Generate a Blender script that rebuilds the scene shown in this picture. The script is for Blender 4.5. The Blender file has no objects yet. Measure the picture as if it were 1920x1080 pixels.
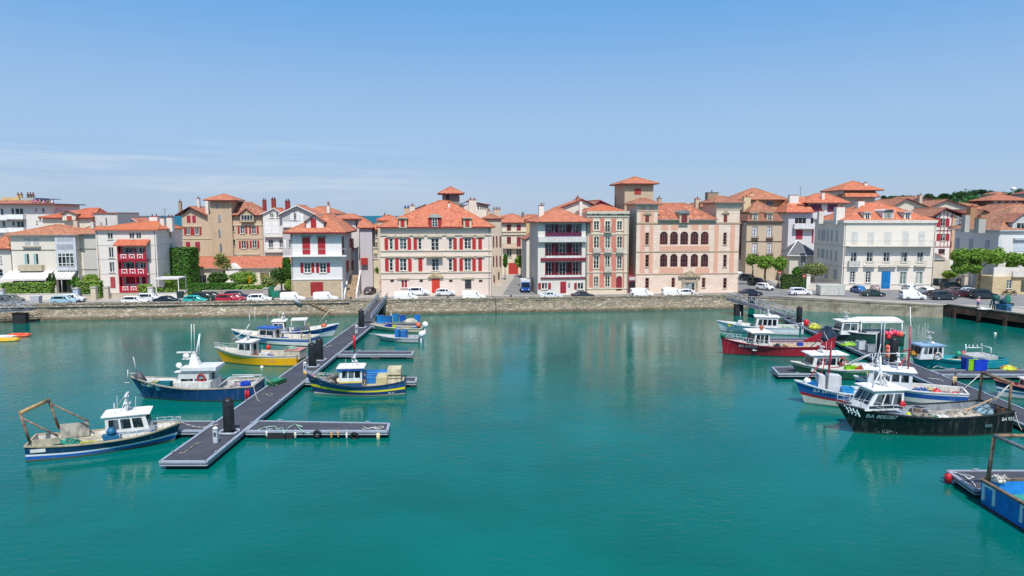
import bpy, math, random
from mathutils import Vector, Matrix
random.seed(7)
R = math.radians
# ---------------------------------------------------------------- camera, sky, sun, exposure
CH = 18.5; FPX = 1280.0; TH = R(6.07)
scn = bpy.context.scene
cd = bpy.data.cameras.new('camera'); cam = bpy.data.objects.new('camera', cd); scn.collection.objects.link(cam)
cam.location = (0, 0, CH); cam.rotation_euler = (math.pi/2 - TH, 0, 0)
cd.lens = 24.0; cd.sensor_width = 36.0; cd.clip_end = 60000; cd.clip_start = 0.5
scn.camera = cam
SUN_EL = R(58); SUN_AZ = R(172)          # azimuth measured clockwise from +Y: behind the camera, a little to the right
w = bpy.data.worlds.new('World'); scn.world = w; w.use_nodes = True
nt = w.node_tree; nt.nodes.clear()
wo = nt.nodes.new('ShaderNodeOutputWorld'); bg = nt.nodes.new('ShaderNodeBackground')
sk = nt.nodes.new('ShaderNodeTexSky'); sk.sky_type = 'NISHITA'; sk.sun_disc = False
sk.sun_elevation = SUN_EL; sk.sun_rotation = SUN_AZ; sk.altitude = 0; sk.air_density = 1.25; sk.dust_density = 0.9; sk.ozone_density = 2.6
tc = nt.nodes.new('ShaderNodeTexCoord')
# thin streaky high cloud, low over the horizon on the left
sep = nt.nodes.new('ShaderNodeSeparateXYZ'); nt.links.new(tc.outputs['Generated'], sep.inputs[0])
mp = nt.nodes.new('ShaderNodeMapping'); mp.inputs['Scale'].default_value = (2.2, 2.2, 34); nt.links.new(tc.outputs['Generated'], mp.inputs[0])
no = nt.nodes.new('ShaderNodeTexNoise'); no.inputs['Scale'].default_value = 1.6; no.inputs['Detail'].default_value = 6; no.inputs['Roughness'].default_value = .6
no.inputs['Distortion'].default_value = .6
nt.links.new(mp.outputs[0], no.inputs[0])
def mr(src, a, b, c=0, d=1):
    n = nt.nodes.new('ShaderNodeMapRange'); n.interpolation_type = 'SMOOTHSTEP'
    for i, v in zip((1, 2, 3, 4), (a, b, c, d)): n.inputs[i].default_value = v
    nt.links.new(src, n.inputs[0]); return n.outputs[0]
def mul(a, b):
    n = nt.nodes.new('ShaderNodeMath'); n.operation = 'MULTIPLY'
    for i, v in enumerate((a, b)):
        if isinstance(v, (int, float)): n.inputs[i].default_value = v
        else: nt.links.new(v, n.inputs[i])
    return n.outputs[0]
cl = mul(mul(mr(no.outputs[0], .42, .68), mul(mr(sep.outputs[2], .0, .03), mr(sep.outputs[2], .12, .07))), mr(sep.outputs[0], .06, -.3))
grad = nt.nodes.new('ShaderNodeValToRGB'); grad.color_ramp.interpolation = 'EASE'
grad.color_ramp.elements[0].position = .0; grad.color_ramp.elements[0].color = (.335, .44, .575, 1); grad.color_ramp.elements[1].position = .32; grad.color_ramp.elements[1].color = (.105, .30, .60, 1)
e_ = grad.color_ramp.elements.new(.10); e_.color = (.26, .405, .62, 1)
nt.links.new(sep.outputs[2], grad.inputs[0]); g10 = nt.nodes.new('ShaderNodeVectorMath'); g10.operation = 'SCALE'; g10.inputs['Scale'].default_value = 10; nt.links.new(grad.outputs[0], g10.inputs[0])
mx0 = nt.nodes.new('ShaderNodeMix'); mx0.data_type = 'RGBA'; nt.links.new(mr(sep.outputs[2], .55, .25, .15, .9), mx0.inputs[0]); nt.links.new(sk.outputs[0], mx0.inputs[6]); nt.links.new(g10.outputs[0], mx0.inputs[7])
mx = nt.nodes.new('ShaderNodeMix'); mx.data_type = 'RGBA'
nt.links.new(mul(cl, .26), mx.inputs[0]); nt.links.new(mx0.outputs[2], mx.inputs[6]); mx.inputs[7].default_value = (6.2, 6.6, 7.0, 1)
nt.links.new(mx.outputs[2], bg.inputs[0]); bg.inputs[1].default_value = 0.10
nt.links.new(bg.outputs[0], wo.inputs[0])
sl = bpy.data.lights.new('sun', 'SUN'); sl.energy = 3.4; sl.angle = R(0.53); sl.color = (1, .965, .915)
so = bpy.data.objects.new('sun', sl); scn.collection.objects.link(so)
sdir = Vector((math.sin(SUN_AZ)*math.cos(SUN_EL), math.cos(SUN_AZ)*math.cos(SUN_EL), math.sin(SUN_EL)))
so.rotation_euler = sdir.to_track_quat('Z', 'Y').to_euler()
scn.view_settings.view_transform = 'Standard'; scn.view_settings.look = 'None'; scn.view_settings.exposure = 0.4; scn.view_settings.gamma = 1
scn.view_settings.use_curve_mapping = False
scn.render.engine = 'CYCLES'; scn.cycles.max_bounces = 5; scn.cycles.diffuse_bounces = 2; scn.cycles.glossy_bounces = 3; scn.cycles.caustics_reflective = False
# ---------------------------------------------------------------- pixel to place
ST, CT = math.sin(TH), math.cos(TH)
def ray(px, py):
    u = (px-960)/FPX; v = (540-py)/FPX
    return Vector((u, CT + v*ST, -ST + v*CT))
def onz(px, py, z=0.0):
    d = ray(px, py); t = (z-CH)/d.z; return Vector((d.x*t, d.y*t, z))
def ony(px, py, Y):
    d = ray(px, py); t = Y/d.y; return Vector((d.x*t, Y, CH + d.z*t))
RG = dict(P=(0,0,1), R1=(0,330,3.725), R2=(300,330,3.724), R3=(680,330,4.0), R4=(980,320,3.857), R5=(1360,320,3.857), R6=(1640,320,3.6),
 BR1=(0,600,3.6), BR2=(200,620,4.8), BR3=(380,560,4.3636), BR4=(280,700,4.0), BR5=(1330,540,5.818), BR6=(1460,640,4.174), BR7=(1640,540,6), BR8=(1740,780,4.5),
 C1=(0,490,8.31), C2=(180,490,9.6), C3=(340,460,7.714), C4=(540,490,8.31), C5=(720,490,9.6), C6=(900,460,7.714), C7=(1360,460,8.31), C8=(1540,500,8.727),
 D1=(1740,440,6), D2=(1440,340,7.385), D3=(1680,340,7.714), D4=(0,350,8), D5=(680,340,6.857), D6=(940,340,6.4), D7=(320,350,4.8), D8=(1230,340,6.748),
 E1=(420,580,8), E2=(620,560,7.715), E3=(560,650,8), E4=(1460,560,6.75), E5=(1480,640,7.7125), E6=(1700,600,7.714), E7=(1690,680,6.748), E8=(400,780,5.647))
def zp(rg, x, y):
    o = RG[rg]; return (o[0]+x/o[2], o[1]+y/o[2])
# ---------------------------------------------------------------- materials
MC = {}
def lin(c):
    if isinstance(c, str):
        c = [int(c[i:i+2], 16)/255 for i in (0, 2, 4)]
        c = [x/12.92 if x <= .04045 else ((x+.055)/1.055)**2.4 for x in c]
    return (c[0], c[1], c[2], 1)
class MN:
    def __init__(s, name):
        s.m = bpy.data.materials.new(name); s.m.use_nodes = True; s.t = s.m.node_tree
        s.b = s.t.nodes['Principled BSDF']; s.tc = s.t.nodes.new('ShaderNodeTexCoord')
    def n(s, k, **kw):
        x = s.t.nodes.new('ShaderNode'+k)
        for a, b in kw.items(): setattr(x, a, b)
        return x
    def l(s, a, b): s.t.links.new(a, b)
    def noise(s, scale, detail=4, vec=None, sc=None, rough=.55, dist=0):
        v = vec or s.tc.outputs['Object']
        if sc:
            m = s.n('Mapping'); m.inputs['Scale'].default_value = sc; s.l(v, m.inputs[0]); v = m.outputs[0]
        x = s.n('TexNoise'); x.inputs['Scale'].default_value = scale; x.inputs['Detail'].default_value = detail
        x.inputs['Roughness'].default_value = rough; x.inputs['Distortion'].default_value = dist; s.l(v, x.inputs[0]); return x.outputs[0]
    def rng(s, src, a, b, c=0., d=1.):
        x = s.n('MapRange')
        for i, v in zip((1, 2, 3, 4), (a, b, c, d)): x.inputs[i].default_value = v
        s.l(src, x.inputs[0]); return x.outputs[0]
    def mix(s, f, a, b, mode='MIX'):
        x = s.n('Mix', data_type='RGBA', blend_type=mode)
        for i, v in zip((0, 6, 7), (f, a, b)):
            if hasattr(v, 'links'): s.l(v, x.inputs[i])
            elif i == 0: x.inputs[0].default_value = v
            else: x.inputs[i].default_value = lin(v)
        return x.outputs[2]
    def bump(s, h, strength=.3, dist=.05):
        x = s.n('Bump'); x.inputs['Strength'].default_value = strength; x.inputs['Distance'].default_value = dist
        s.l(h, x.inputs['Height']); s.l(x.outputs[0], s.b.inputs['Normal'])
    def col(s, c):
        if hasattr(c, 'links'): s.l(c, s.b.inputs['Base Color'])
        else: s.b.inputs['Base Color'].default_value = lin(c)
    def ro(s, r, m=0.): s.b.inputs['Roughness'].default_value = r; s.b.inputs['Metallic'].default_value = m
def paint(c, rough=.45, var=.12, metal=0.):
    k = ('paint', c, rough, var, metal)
    if k not in MC:
        a = MN('paint_%s' % (c if isinstance(c, str) else len(MC))); L = lin(c)
        d = [x*(1-var*2.2) for x in L[:3]]
        a.col(a.mix(a.rng(a.noise(2.3, 5, sc=(1, 1, .5)), .42, .75), L[:3], d)); a.ro(rough, metal)
        MC[k] = a.m
    return MC[k]
def stucco(c, dirt='7a6f60', amt=.35):
    k = ('stucco', c, dirt, amt)
    if k not in MC:
        a = MN('stucco_'+c); L_ = lin(c); c = (L_[0]*.90, L_[1]*.88, L_[2]*.85)
        f1 = a.rng(a.noise(.55, 6, sc=(1, 1, .35), rough=.65), .50, .82, 0, amt)
        f2 = a.rng(a.noise(3.5, 4, sc=(2.2, 2.2, .18)), .56, .85, 0, amt*.9)
        x = a.mix(f1, c, dirt); x = a.mix(f2, x, dirt)
        a.col(x); a.ro(.9); a.bump(a.noise(14, 3), .15, .02); MC[k] = a.m
    return MC[k]
def brick(name, c1, c2, mo, bw, bh, ms=.012, var=.5, bstr=.4, rough=.9, vc='8a7a66', dist=.03, sq=1.0, off=.5):
    if name not in MC:
        a = MN(name); br = a.n('TexBrick'); br.offset = off
        br.inputs['Color1'].default_value = lin(c1); br.inputs['Color2'].default_value = lin(c2); br.inputs['Mortar'].default_value = lin(mo)
        br.inputs['Scale'].default_value = 1; br.inputs['Brick Width'].default_value = bw; br.inputs['Row Height'].default_value = bh
        br.inputs['Mortar Size'].default_value = ms; br.inputs['Bias'].default_value = 0; br.inputs['Mortar Smooth'].default_value = .3
        a.l(a.tc.outputs['UV'], br.inputs[0])
        f = a.rng(a.noise(.7, 6, vec=a.tc.outputs['UV'], rough=.7), .45, .8, 0, var)
        a.col(a.mix(f, br.outputs[0], vc)); a.ro(rough)
        inv = a.n('Math', operation='SUBTRACT'); inv.inputs[0].default_value = 1; a.l(br.outputs['Fac'], inv.inputs[1])
        a.bump(inv.outputs[0], bstr, dist); MC[name] = a.m
    return MC[name]
def tiles(c='d07a58', c2='b5573b', name=None, light='e0a080', lf=.35):
    c, c2 = ['%02x%02x%02x' % tuple(int(int(h[i:i+2], 16)*.72+q*.28) for i, q in ((0, 228), (2, 176), (4, 152))) for h in (c, c2)]
    k = ('tile', c, c2)
    if k not in MC:
        a = MN('roof_tiles_'+c)
        br = a.n('TexBrick'); br.offset = 0.5
        br.inputs['Color1'].default_value = lin(c); br.inputs['Color2'].default_value = lin(c2)
        m = [x*.55 for x in lin(c2)[:3]]
        br.inputs['Mortar'].default_value = (*m, 1); br.inputs['Scale'].default_value = 1
        br.inputs['Brick Width'].default_value = .36; br.inputs['Row Height'].default_value = .42; br.inputs['Mortar Size'].default_value = .035; br.inputs['Mortar Smooth'].default_value = .6
        a.l(a.tc.outputs['UV'], br.inputs[0])
        n1 = a.noise(1.3, 6, vec=a.tc.outputs['UV'], rough=.75)
        n2 = a.n('TexVoronoi'); n2.inputs['Scale'].default_value = 2.2; a.l(a.tc.outputs['UV'], n2.inputs[0])
        sp = a.n('SeparateColor'); a.l(n2.outputs['Color'], sp.inputs[0])
        x = a.mix(a.rng(sp.outputs[0], .80, .92, 0, lf*1.3), br.outputs[0], light)
        x = a.mix(a.rng(sp.outputs[1], .86, .95, 0, .4), x, '5a3a2c')
        x = a.mix(a.rng(n1, .5, .75, 0, lf), x, light)
        x = a.mix(a.rng(a.noise(.5, 5, vec=a.tc.outputs['UV'], rough=.7), .55, .75, 0, .30), x, '7a4634')
        a.col(x); a.ro(.85)
        wv = a.n('TexWave'); wv.inputs['Scale'].default_value = 1.4; wv.inputs['Distortion'].default_value = .4; a.l(a.tc.outputs['UV'], wv.inputs[0])
        a.bump(wv.outputs[1], .8, .08); MC[k] = a.m
    return MC[k]
def glassm(c='0c1418', curtain='8f9696', amt=.0, rough=.06):
    k = ('glass', c, curtain, amt)
    if k not in MC:
        a = MN('window_glass_%d' % len(MC))
        a.col(a.mix(a.rng(a.noise(1.1, 2, sc=(1, 1, .3)), .52, .6, 0, amt), c, curtain)); a.ro(rough); a.b.inputs['Specular IOR Level'].default_value = .6; MC[k] = a.m
    return MC[k]
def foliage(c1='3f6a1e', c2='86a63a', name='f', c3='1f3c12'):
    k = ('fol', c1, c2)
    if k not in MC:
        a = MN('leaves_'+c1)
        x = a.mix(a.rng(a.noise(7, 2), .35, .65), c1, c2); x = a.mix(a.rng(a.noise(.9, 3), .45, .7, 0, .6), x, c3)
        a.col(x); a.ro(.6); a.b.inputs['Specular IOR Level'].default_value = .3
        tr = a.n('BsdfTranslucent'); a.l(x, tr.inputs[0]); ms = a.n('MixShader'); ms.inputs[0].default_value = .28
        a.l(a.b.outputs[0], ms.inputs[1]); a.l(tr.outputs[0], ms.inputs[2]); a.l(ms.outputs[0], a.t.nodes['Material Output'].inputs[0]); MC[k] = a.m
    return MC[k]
# ---------------------------------------------------------------- mesh building
col = scn.collection
class MB:
    def __init__(s): s.v = []; s.f = []; s.mi = []; s.sm = []
    def vs(s, pts): n = len(s.v); s.v += [tuple(p) for p in pts]; return n
    def poly(s, pts, mi=0, sm=False): n = s.vs(pts); s.f.append(tuple(range(n, n+len(pts)))); s.mi.append(mi); s.sm.append(sm); return s
    def fi(s, idx, mi=0, sm=False): s.f.append(tuple(idx)); s.mi.append(mi); s.sm.append(sm)
    def box(s, x0, x1, y0, y1, z0, z1, mi=0):
        if x0 > x1: x0, x1 = x1, x0
        if y0 > y1: y0, y1 = y1, y0
        if z0 > z1: z0, z1 = z1, z0
        n = s.vs([(x0,y0,z0),(x1,y0,z0),(x1,y1,z0),(x0,y1,z0),(x0,y0,z1),(x1,y0,z1),(x1,y1,z1),(x0,y1,z1)])
        for q in ((0,3,2,1),(4,5,6,7),(0,1,5,4),(1,2,6,5),(2,3,7,6),(3,0,4,7)): s.fi([n+i for i in q], mi)
        return s
    def hexa(s, b, t, mi=0):       # bottom ring, top ring (same count)
        n = s.vs(list(b)+list(t)); k = len(b)
        s.fi([n+i for i in reversed(range(k))], mi); s.fi([n+k+i for i in range(k)], mi)
        for i in range(k): j = (i+1) % k; s.fi([n+i, n+j, n+k+j, n+k+i], mi)
        return s
    def prism(s, pts, vec, mi=0):
        v = Vector(vec); return s.hexa([Vector(p) for p in pts], [Vector(p)+v for p in pts], mi)
    def tube(s, a, b, r, n=6, r2=None, mi=0, cap=True):
        a = Vector(a); b = Vector(b); d = (b-a)
        if d.length < 1e-6: return s
        q = d.to_track_quat('Z', 'Y'); r2 = r if r2 is None else r2
        def ring(c, rr): return [c + q @ Vector((rr*math.cos(2*math.pi*i/n), rr*math.sin(2*math.pi*i/n), 0)) for i in range(n)]
        k = s.vs(ring(a, r)+ring(b, r2))
        for i in range(n): j = (i+1) % n; s.fi([k+i, k+j, k+n+j, k+n+i], mi, True)
        if cap: s.fi([k+i for i in reversed(range(n))], mi); s.fi([k+n+i for i in range(n)], mi)
        return s
    def path(s, pts, r, n=5, mi=0):
        for a, b in zip(pts, pts[1:]): s.tube(a, b, r, n, mi=mi)
        return s
    def lathe(s, c, prof, n=12, mi=0, axis='Z', sm=True):
        c = Vector(c); rings = []
        for (r, h) in prof:
            ring = []
            for i in range(n):
                a = 2*math.pi*i/n; p = Vector((r*math.cos(a), r*math.sin(a), h))
                if axis == 'X': p = Vector((p.z, p.x, p.y))
                if axis == 'Y': p = Vector((p.x, p.z, p.y))
                ring.append(c+p)
            rings.append(s.vs(ring))
        for a, b in zip(rings, rings[1:]):
            for i in range(n): j = (i+1) % n; s.fi([a+i, a+j, b+j, b+i], mi, sm)
        s.fi([rings[0]+i for i in reversed(range(n))], mi); s.fi([rings[-1]+i for i in range(n)], mi)
        return s
    def sphere(s, c, r, n=10, m=6, sc=(1,1,1), mi=0):
        prof = [(r*math.sin(math.pi*(i+.001)/(m+.002)), -r*math.cos(math.pi*(i+.001)/(m+.002))) for i in range(m+1)]
        k = len(s.v); s.lathe((0,0,0), prof, n, mi); c = Vector(c)
        for i in range(k, len(s.v)): v = s.v[i]; s.v[i] = (c.x+v[0]*sc[0], c.y+v[1]*sc[1], c.z+v[2]*sc[2])
        return s
    def torus(s, c, R0, r0, n=16, m=6, axis='Y', mi=0, alt=None):
        c = Vector(c); ks = []
        for i in range(n):
            a = 2*math.pi*i/n; ring = []
            for j in range(m):
                b = 2*math.pi*j/m; rr = R0+r0*math.cos(b); p = Vector((rr*math.cos(a), rr*math.sin(a), r0*math.sin(b)))
                if axis == 'Y': p = Vector((p.x, p.z, p.y))
                if axis == 'X': p = Vector((p.z, p.x, p.y))
                ring.append(c+p)
            ks.append(s.vs(ring))
        for i in range(n):
            a, b = ks[i], ks[(i+1) % n]; q = alt if (alt is not None and (i//2) % 4 == 0) else mi
            for j in range(m): k = (j+1) % m; s.fi([a+j, b+j, b+k, a+k], q, True)
        return s
    def build(s, name, mats, parent=None, loc=None):
        me = bpy.data.meshes.new(name); me.from_pydata(s.v, [], s.f)
        for m in (mats if isinstance(mats, (list, tuple)) else [mats]): me.materials.append(m)
        me.polygons.foreach_set('material_index', s.mi); me.polygons.foreach_set('use_smooth', s.sm)
        uv = me.uv_layers.new(name='UVMap'); Z = Vector((0,0,1)); dat = uv.data; vv = me.vertices
        for p in me.polygons:
            n = p.normal; u = Z.cross(n)
            if u.length < .05: u = Vector((1,0,0))
            u.normalize(); v = n.cross(u)
            for li in p.loop_indices: co = vv[me.loops[li].vertex_index].co; dat[li].uv = (co.dot(u), co.dot(v))
        me.update()
        o = bpy.data.objects.new(name, me); col.objects.link(o)
        if parent: o.parent = parent
        if loc is not None: o.location = loc
        return o
def tag(o, label=None, cat=None, group=None, kind=None):
    if label: o['label'] = label
    if cat: o['category'] = cat
    if group: o['group'] = group
    if kind: o['kind'] = kind
    return o
def thing(name, label, cat, loc=(0,0,0), rz=0, group=None):
    o = bpy.data.objects.new(name, None); col.objects.link(o); o.location = loc; o.rotation_euler = (0, 0, rz); o.empty_display_size = .2
    return tag(o, label, cat, group)
def copy_tree(o, parent=None):
    c = o.copy(); col.objects.link(c)
    if parent: c.parent = parent
    for ch in [x for x in KIDS.get(o.name, ())]: 
        d = copy_tree(ch, c)
    return c
KIDS = {}
def reg(root):                    # remember the children of a source thing before copying it
    for o in bpy.data.objects:
        if o.parent: KIDS.setdefault(o.parent.name, [])
        if o.parent and o not in KIDS[o.parent.name]: KIDS[o.parent.name].append(o)
def struct(name, mb, m): return tag(mb.build(name, m), kind='structure')
# frequently used
WHITE = 'e9e6df'; RED = '9c2430'; CREAM = 'd8cbb4'
GZ = 2.3
# ---------------------------------------------------------------- water and ground
Q0 = onz(60, 602, 0); Q1 = onz(1370, 580, 0)
QD = (Q1-Q0).normalized(); QN = Vector((-QD.y, QD.x, 0)); QANG = math.atan2(QD.y, QD.x)
def qpt(x, off=0, z=0):            # point on the quay line at world x, shifted inland
    t = (x-Q0.x)/QD.x; p = Q0+QD*t+QN*off; return Vector((p.x, p.y, z))
def coly(px, off):                 # depth where picture column px meets the line `off` metres behind the quay
    u = (px-960)/FPX/1.0; p = Q0+QN*off; t = (p.x-u*p.y)/(u*QD.y-QD.x); return (p+QD*t).y
a = MN('harbour_water')
n0 = a.noise(.05, 3, sc=(1, 1, 1)); n1 = a.noise(2.1, 4, sc=(.55, 1.0, 1), rough=.55, dist=.5); n2 = a.noise(.16, 3, sc=(.6, 1, 1))
x = a.mix(a.rng(n0, .35, .65), (0.0, .104, .084), (0.0, .140, .118)); x = a.mix(a.rng(n2, .5, .8, 0, .5), x, (.0, .072, .052))
a.col(x); a.ro(.02); a.b.inputs['Specular Tint'].default_value = (.25, .92, .98, 1); a.b.inputs['IOR'].default_value = 1.33; a.b.inputs['Specular IOR Level'].default_value = .5
ad = a.n('Math', operation='MULTIPLY_ADD'); a.l(n2, ad.inputs[0]); ad.inputs[1].default_value = 1.0; a.l(n1, ad.inputs[2])
pm_ = a.n('Math', operation='MULTIPLY'); a.l(ad.outputs[0], pm_.inputs[0]); a.l(a.rng(a.noise(.045, 3, sc=(1, .6, 1)), .38, .62, .45, 1.25), pm_.inputs[1]); a.bump(pm_.outputs[0], .5, .088)
WATER = a.m
wm = MB().poly([(-700, -60, 0), (700, -60, 0), (700, 175, 0), (-700, 175, 0)]); struct('water', wm, WATER)
a = MN('open_sea'); a.col(a.mix(a.rng(a.noise(.01, 3, sc=(.3, 1, 1)), .4, .6), (.012, .115, .18), (.018, .15, .21))); a.ro(.9); a.b.inputs['Specular IOR Level'].default_value = .1
struct('sea', MB().poly([(-30000, 520, 1.2), (30000, 520, 1.2), (30000, 26000, 1.2), (-30000, 26000, 1.2)]), a.m)
a = MN('asphalt'); a.col(a.mix(a.rng(a.noise(.4, 6), .35, .7), '77777a', '8d8a86')); a.ro(.9); ASPH = a.m
a = MN('pavement'); a.col(a.mix(a.rng(a.noise(.5, 6), .35, .7), 'b5aea3', '9a9389')); a.ro(.9); PAVE = a.m
C1p = onz(1456, 578.5, 0); C2p = onz(1772, 597, 0)
def gq(p, z=GZ): return (p.x, p.y, z)
e0 = qpt(-260); e1 = Vector(C1p)
PIER0 = gq(onz(1778, 571, GZ)); PIER1 = gq(onz(2250, 634, GZ))
g = MB(); g.poly([gq(e0+QN*1.45), gq(e1+QN*1.3), gq(C2p+Vector((0,1.2,0))), PIER0, PIER1, (300, PIER1[1], GZ), (700, 300, GZ), (700, 522, GZ), (-700, 522, GZ), (-700, 110, GZ)])
struct('ground', g, PAVE)
rd = MB(); rd.poly([gq(qpt(-200, .8), GZ+.004), gq(qpt(58, .8), GZ+.004), gq(qpt(58, 8.4), GZ+.004), gq(qpt(-200, 8.4), GZ+.004)]); struct('road', rd, ASPH)
s0 = onz(942, 553, GZ); s1 = onz(1008, 553, GZ); s2 = onz(1008, 514, GZ); s3 = onz(968, 514, GZ)
struct('street', MB().poly([gq(s0, GZ+.008), gq(s1, GZ+.008), gq(s2, GZ+.008), gq(s3, GZ+.008)]), ASPH)
pts = [onz(1384, 553, GZ), onz(1490, 553, GZ), onz(1450, 530, GZ), onz(1400, 500, GZ), onz(1384, 500, GZ)]
struct('street', MB().poly([gq(p, GZ+.008) for p in pts]), ASPH)
pts = [onz(1492, 552, GZ), onz(1772, 570, GZ), onz(2100, 580, GZ), onz(2100, 540, GZ), onz(1790, 541, GZ), onz(1492, 545.5, GZ)]
struct('parking_area', MB().poly([gq(p, GZ+.008) for p in pts]), ASPH)
# quay walls
RUB = MN('rubble_stone')
vo = RUB.n('TexVoronoi'); vo.inputs['Scale'].default_value = 1.9; mpn = RUB.n('Mapping'); mpn.inputs['Scale'].default_value = (1, 1.9, 1); RUB.l(RUB.tc.outputs['UV'], mpn.inputs[0]); RUB.l(mpn.outputs[0], vo.inputs[0])
vd = RUB.n('TexVoronoi', feature='DISTANCE_TO_EDGE'); vd.inputs['Scale'].default_value = 1.9; RUB.l(mpn.outputs[0], vd.inputs[0])
sp = RUB.n('SeparateColor'); RUB.l(vo.outputs['Color'], sp.inputs[0])
x = RUB.mix(sp.outputs[0], 'b3a28a', '8d8170'); x = RUB.mix(RUB.rng(sp.outputs[1], .75, .95, 0, .8), x, 'd4c8b4')
x = RUB.mix(RUB.rng(vd.outputs[0], .0, .07, .6, 0), x, '574e42'); x = RUB.mix(RUB.rng(RUB.noise(.25, 5, vec=RUB.tc.outputs['UV']), .45, .75, 0, .5), x, '6f6648')
sepn = RUB.n('SeparateXYZ'); RUB.l(RUB.tc.outputs['Object'], sepn.inputs[0])
x = RUB.mix(RUB.rng(sepn.outputs[2], .75, .25, 0, .75), x, '3c3a28')   # weed and wet line left by the tide
RUB.col(x); RUB.ro(.95); RUB.bump(vd.outputs[0], 1., .25)
def wallseg(A, Bp, top, batter=1.1, thick=.55, name='quay_wall', label=None, m=None, n=24):
    d = (Bp-A).normalized(); nn = Vector((-d.y, d.x, 0)); mb = MB(); rows = [(-.8, batter*-1.0), (.0, -batter*.85), (.9, -batter*.35), (1.7, -.12), (top-.25, .0), (top-.25, -.08), (top, -.08), (top, thick), (GZ-.6, thick)]
    rnd = random.Random(3); ks = []
    for i in range(n+1):
        p = A+(Bp-A)*(i/n); ks.append(mb.vs([p+nn*(o+(rnd.uniform(-.1, .1) if 1 <= j <= 3 and 0 < i < n else 0))+Vector((0,0,z)) for j, (z, o) in enumerate(rows)]))
    for i in range(n):
        for j in range(len(rows)-1): mb.fi([ks[i]+j, ks[i+1]+j, ks[i+1]+j+1, ks[i]+j+1])
    mb.fi([ks[0]+j for j in range(len(rows))]); mb.fi([ks[n]+j for j in reversed(range(len(rows)))])
    return tag(mb.build(name, m or RUB.m), label, 'quay wall')
wallseg(qpt(-250, 1.1)-QN*0, qpt(-30.2, 1.1), 2.95, label='rough rubble stone quay wall left of the gangway foot in front of the bungalow', n=90)
wallseg(qpt(-30.2, .9), qpt(47.2, .9), 2.85, batter=.8, label='coursed rubble stone quay wall in front of the pink and cream palaces', n=60)
LEDGE = stucco('9c9484', '4a4232', 1.2)
wallseg(Vector(C1p)+Vector((-4.15, .6, 0)), Vector(C2p)+Vector((0, .8, 0)), 2.3, batter=.5, label='low smooth stone quay wall before the white corner building and parking', m=LEDGE, n=30)
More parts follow.
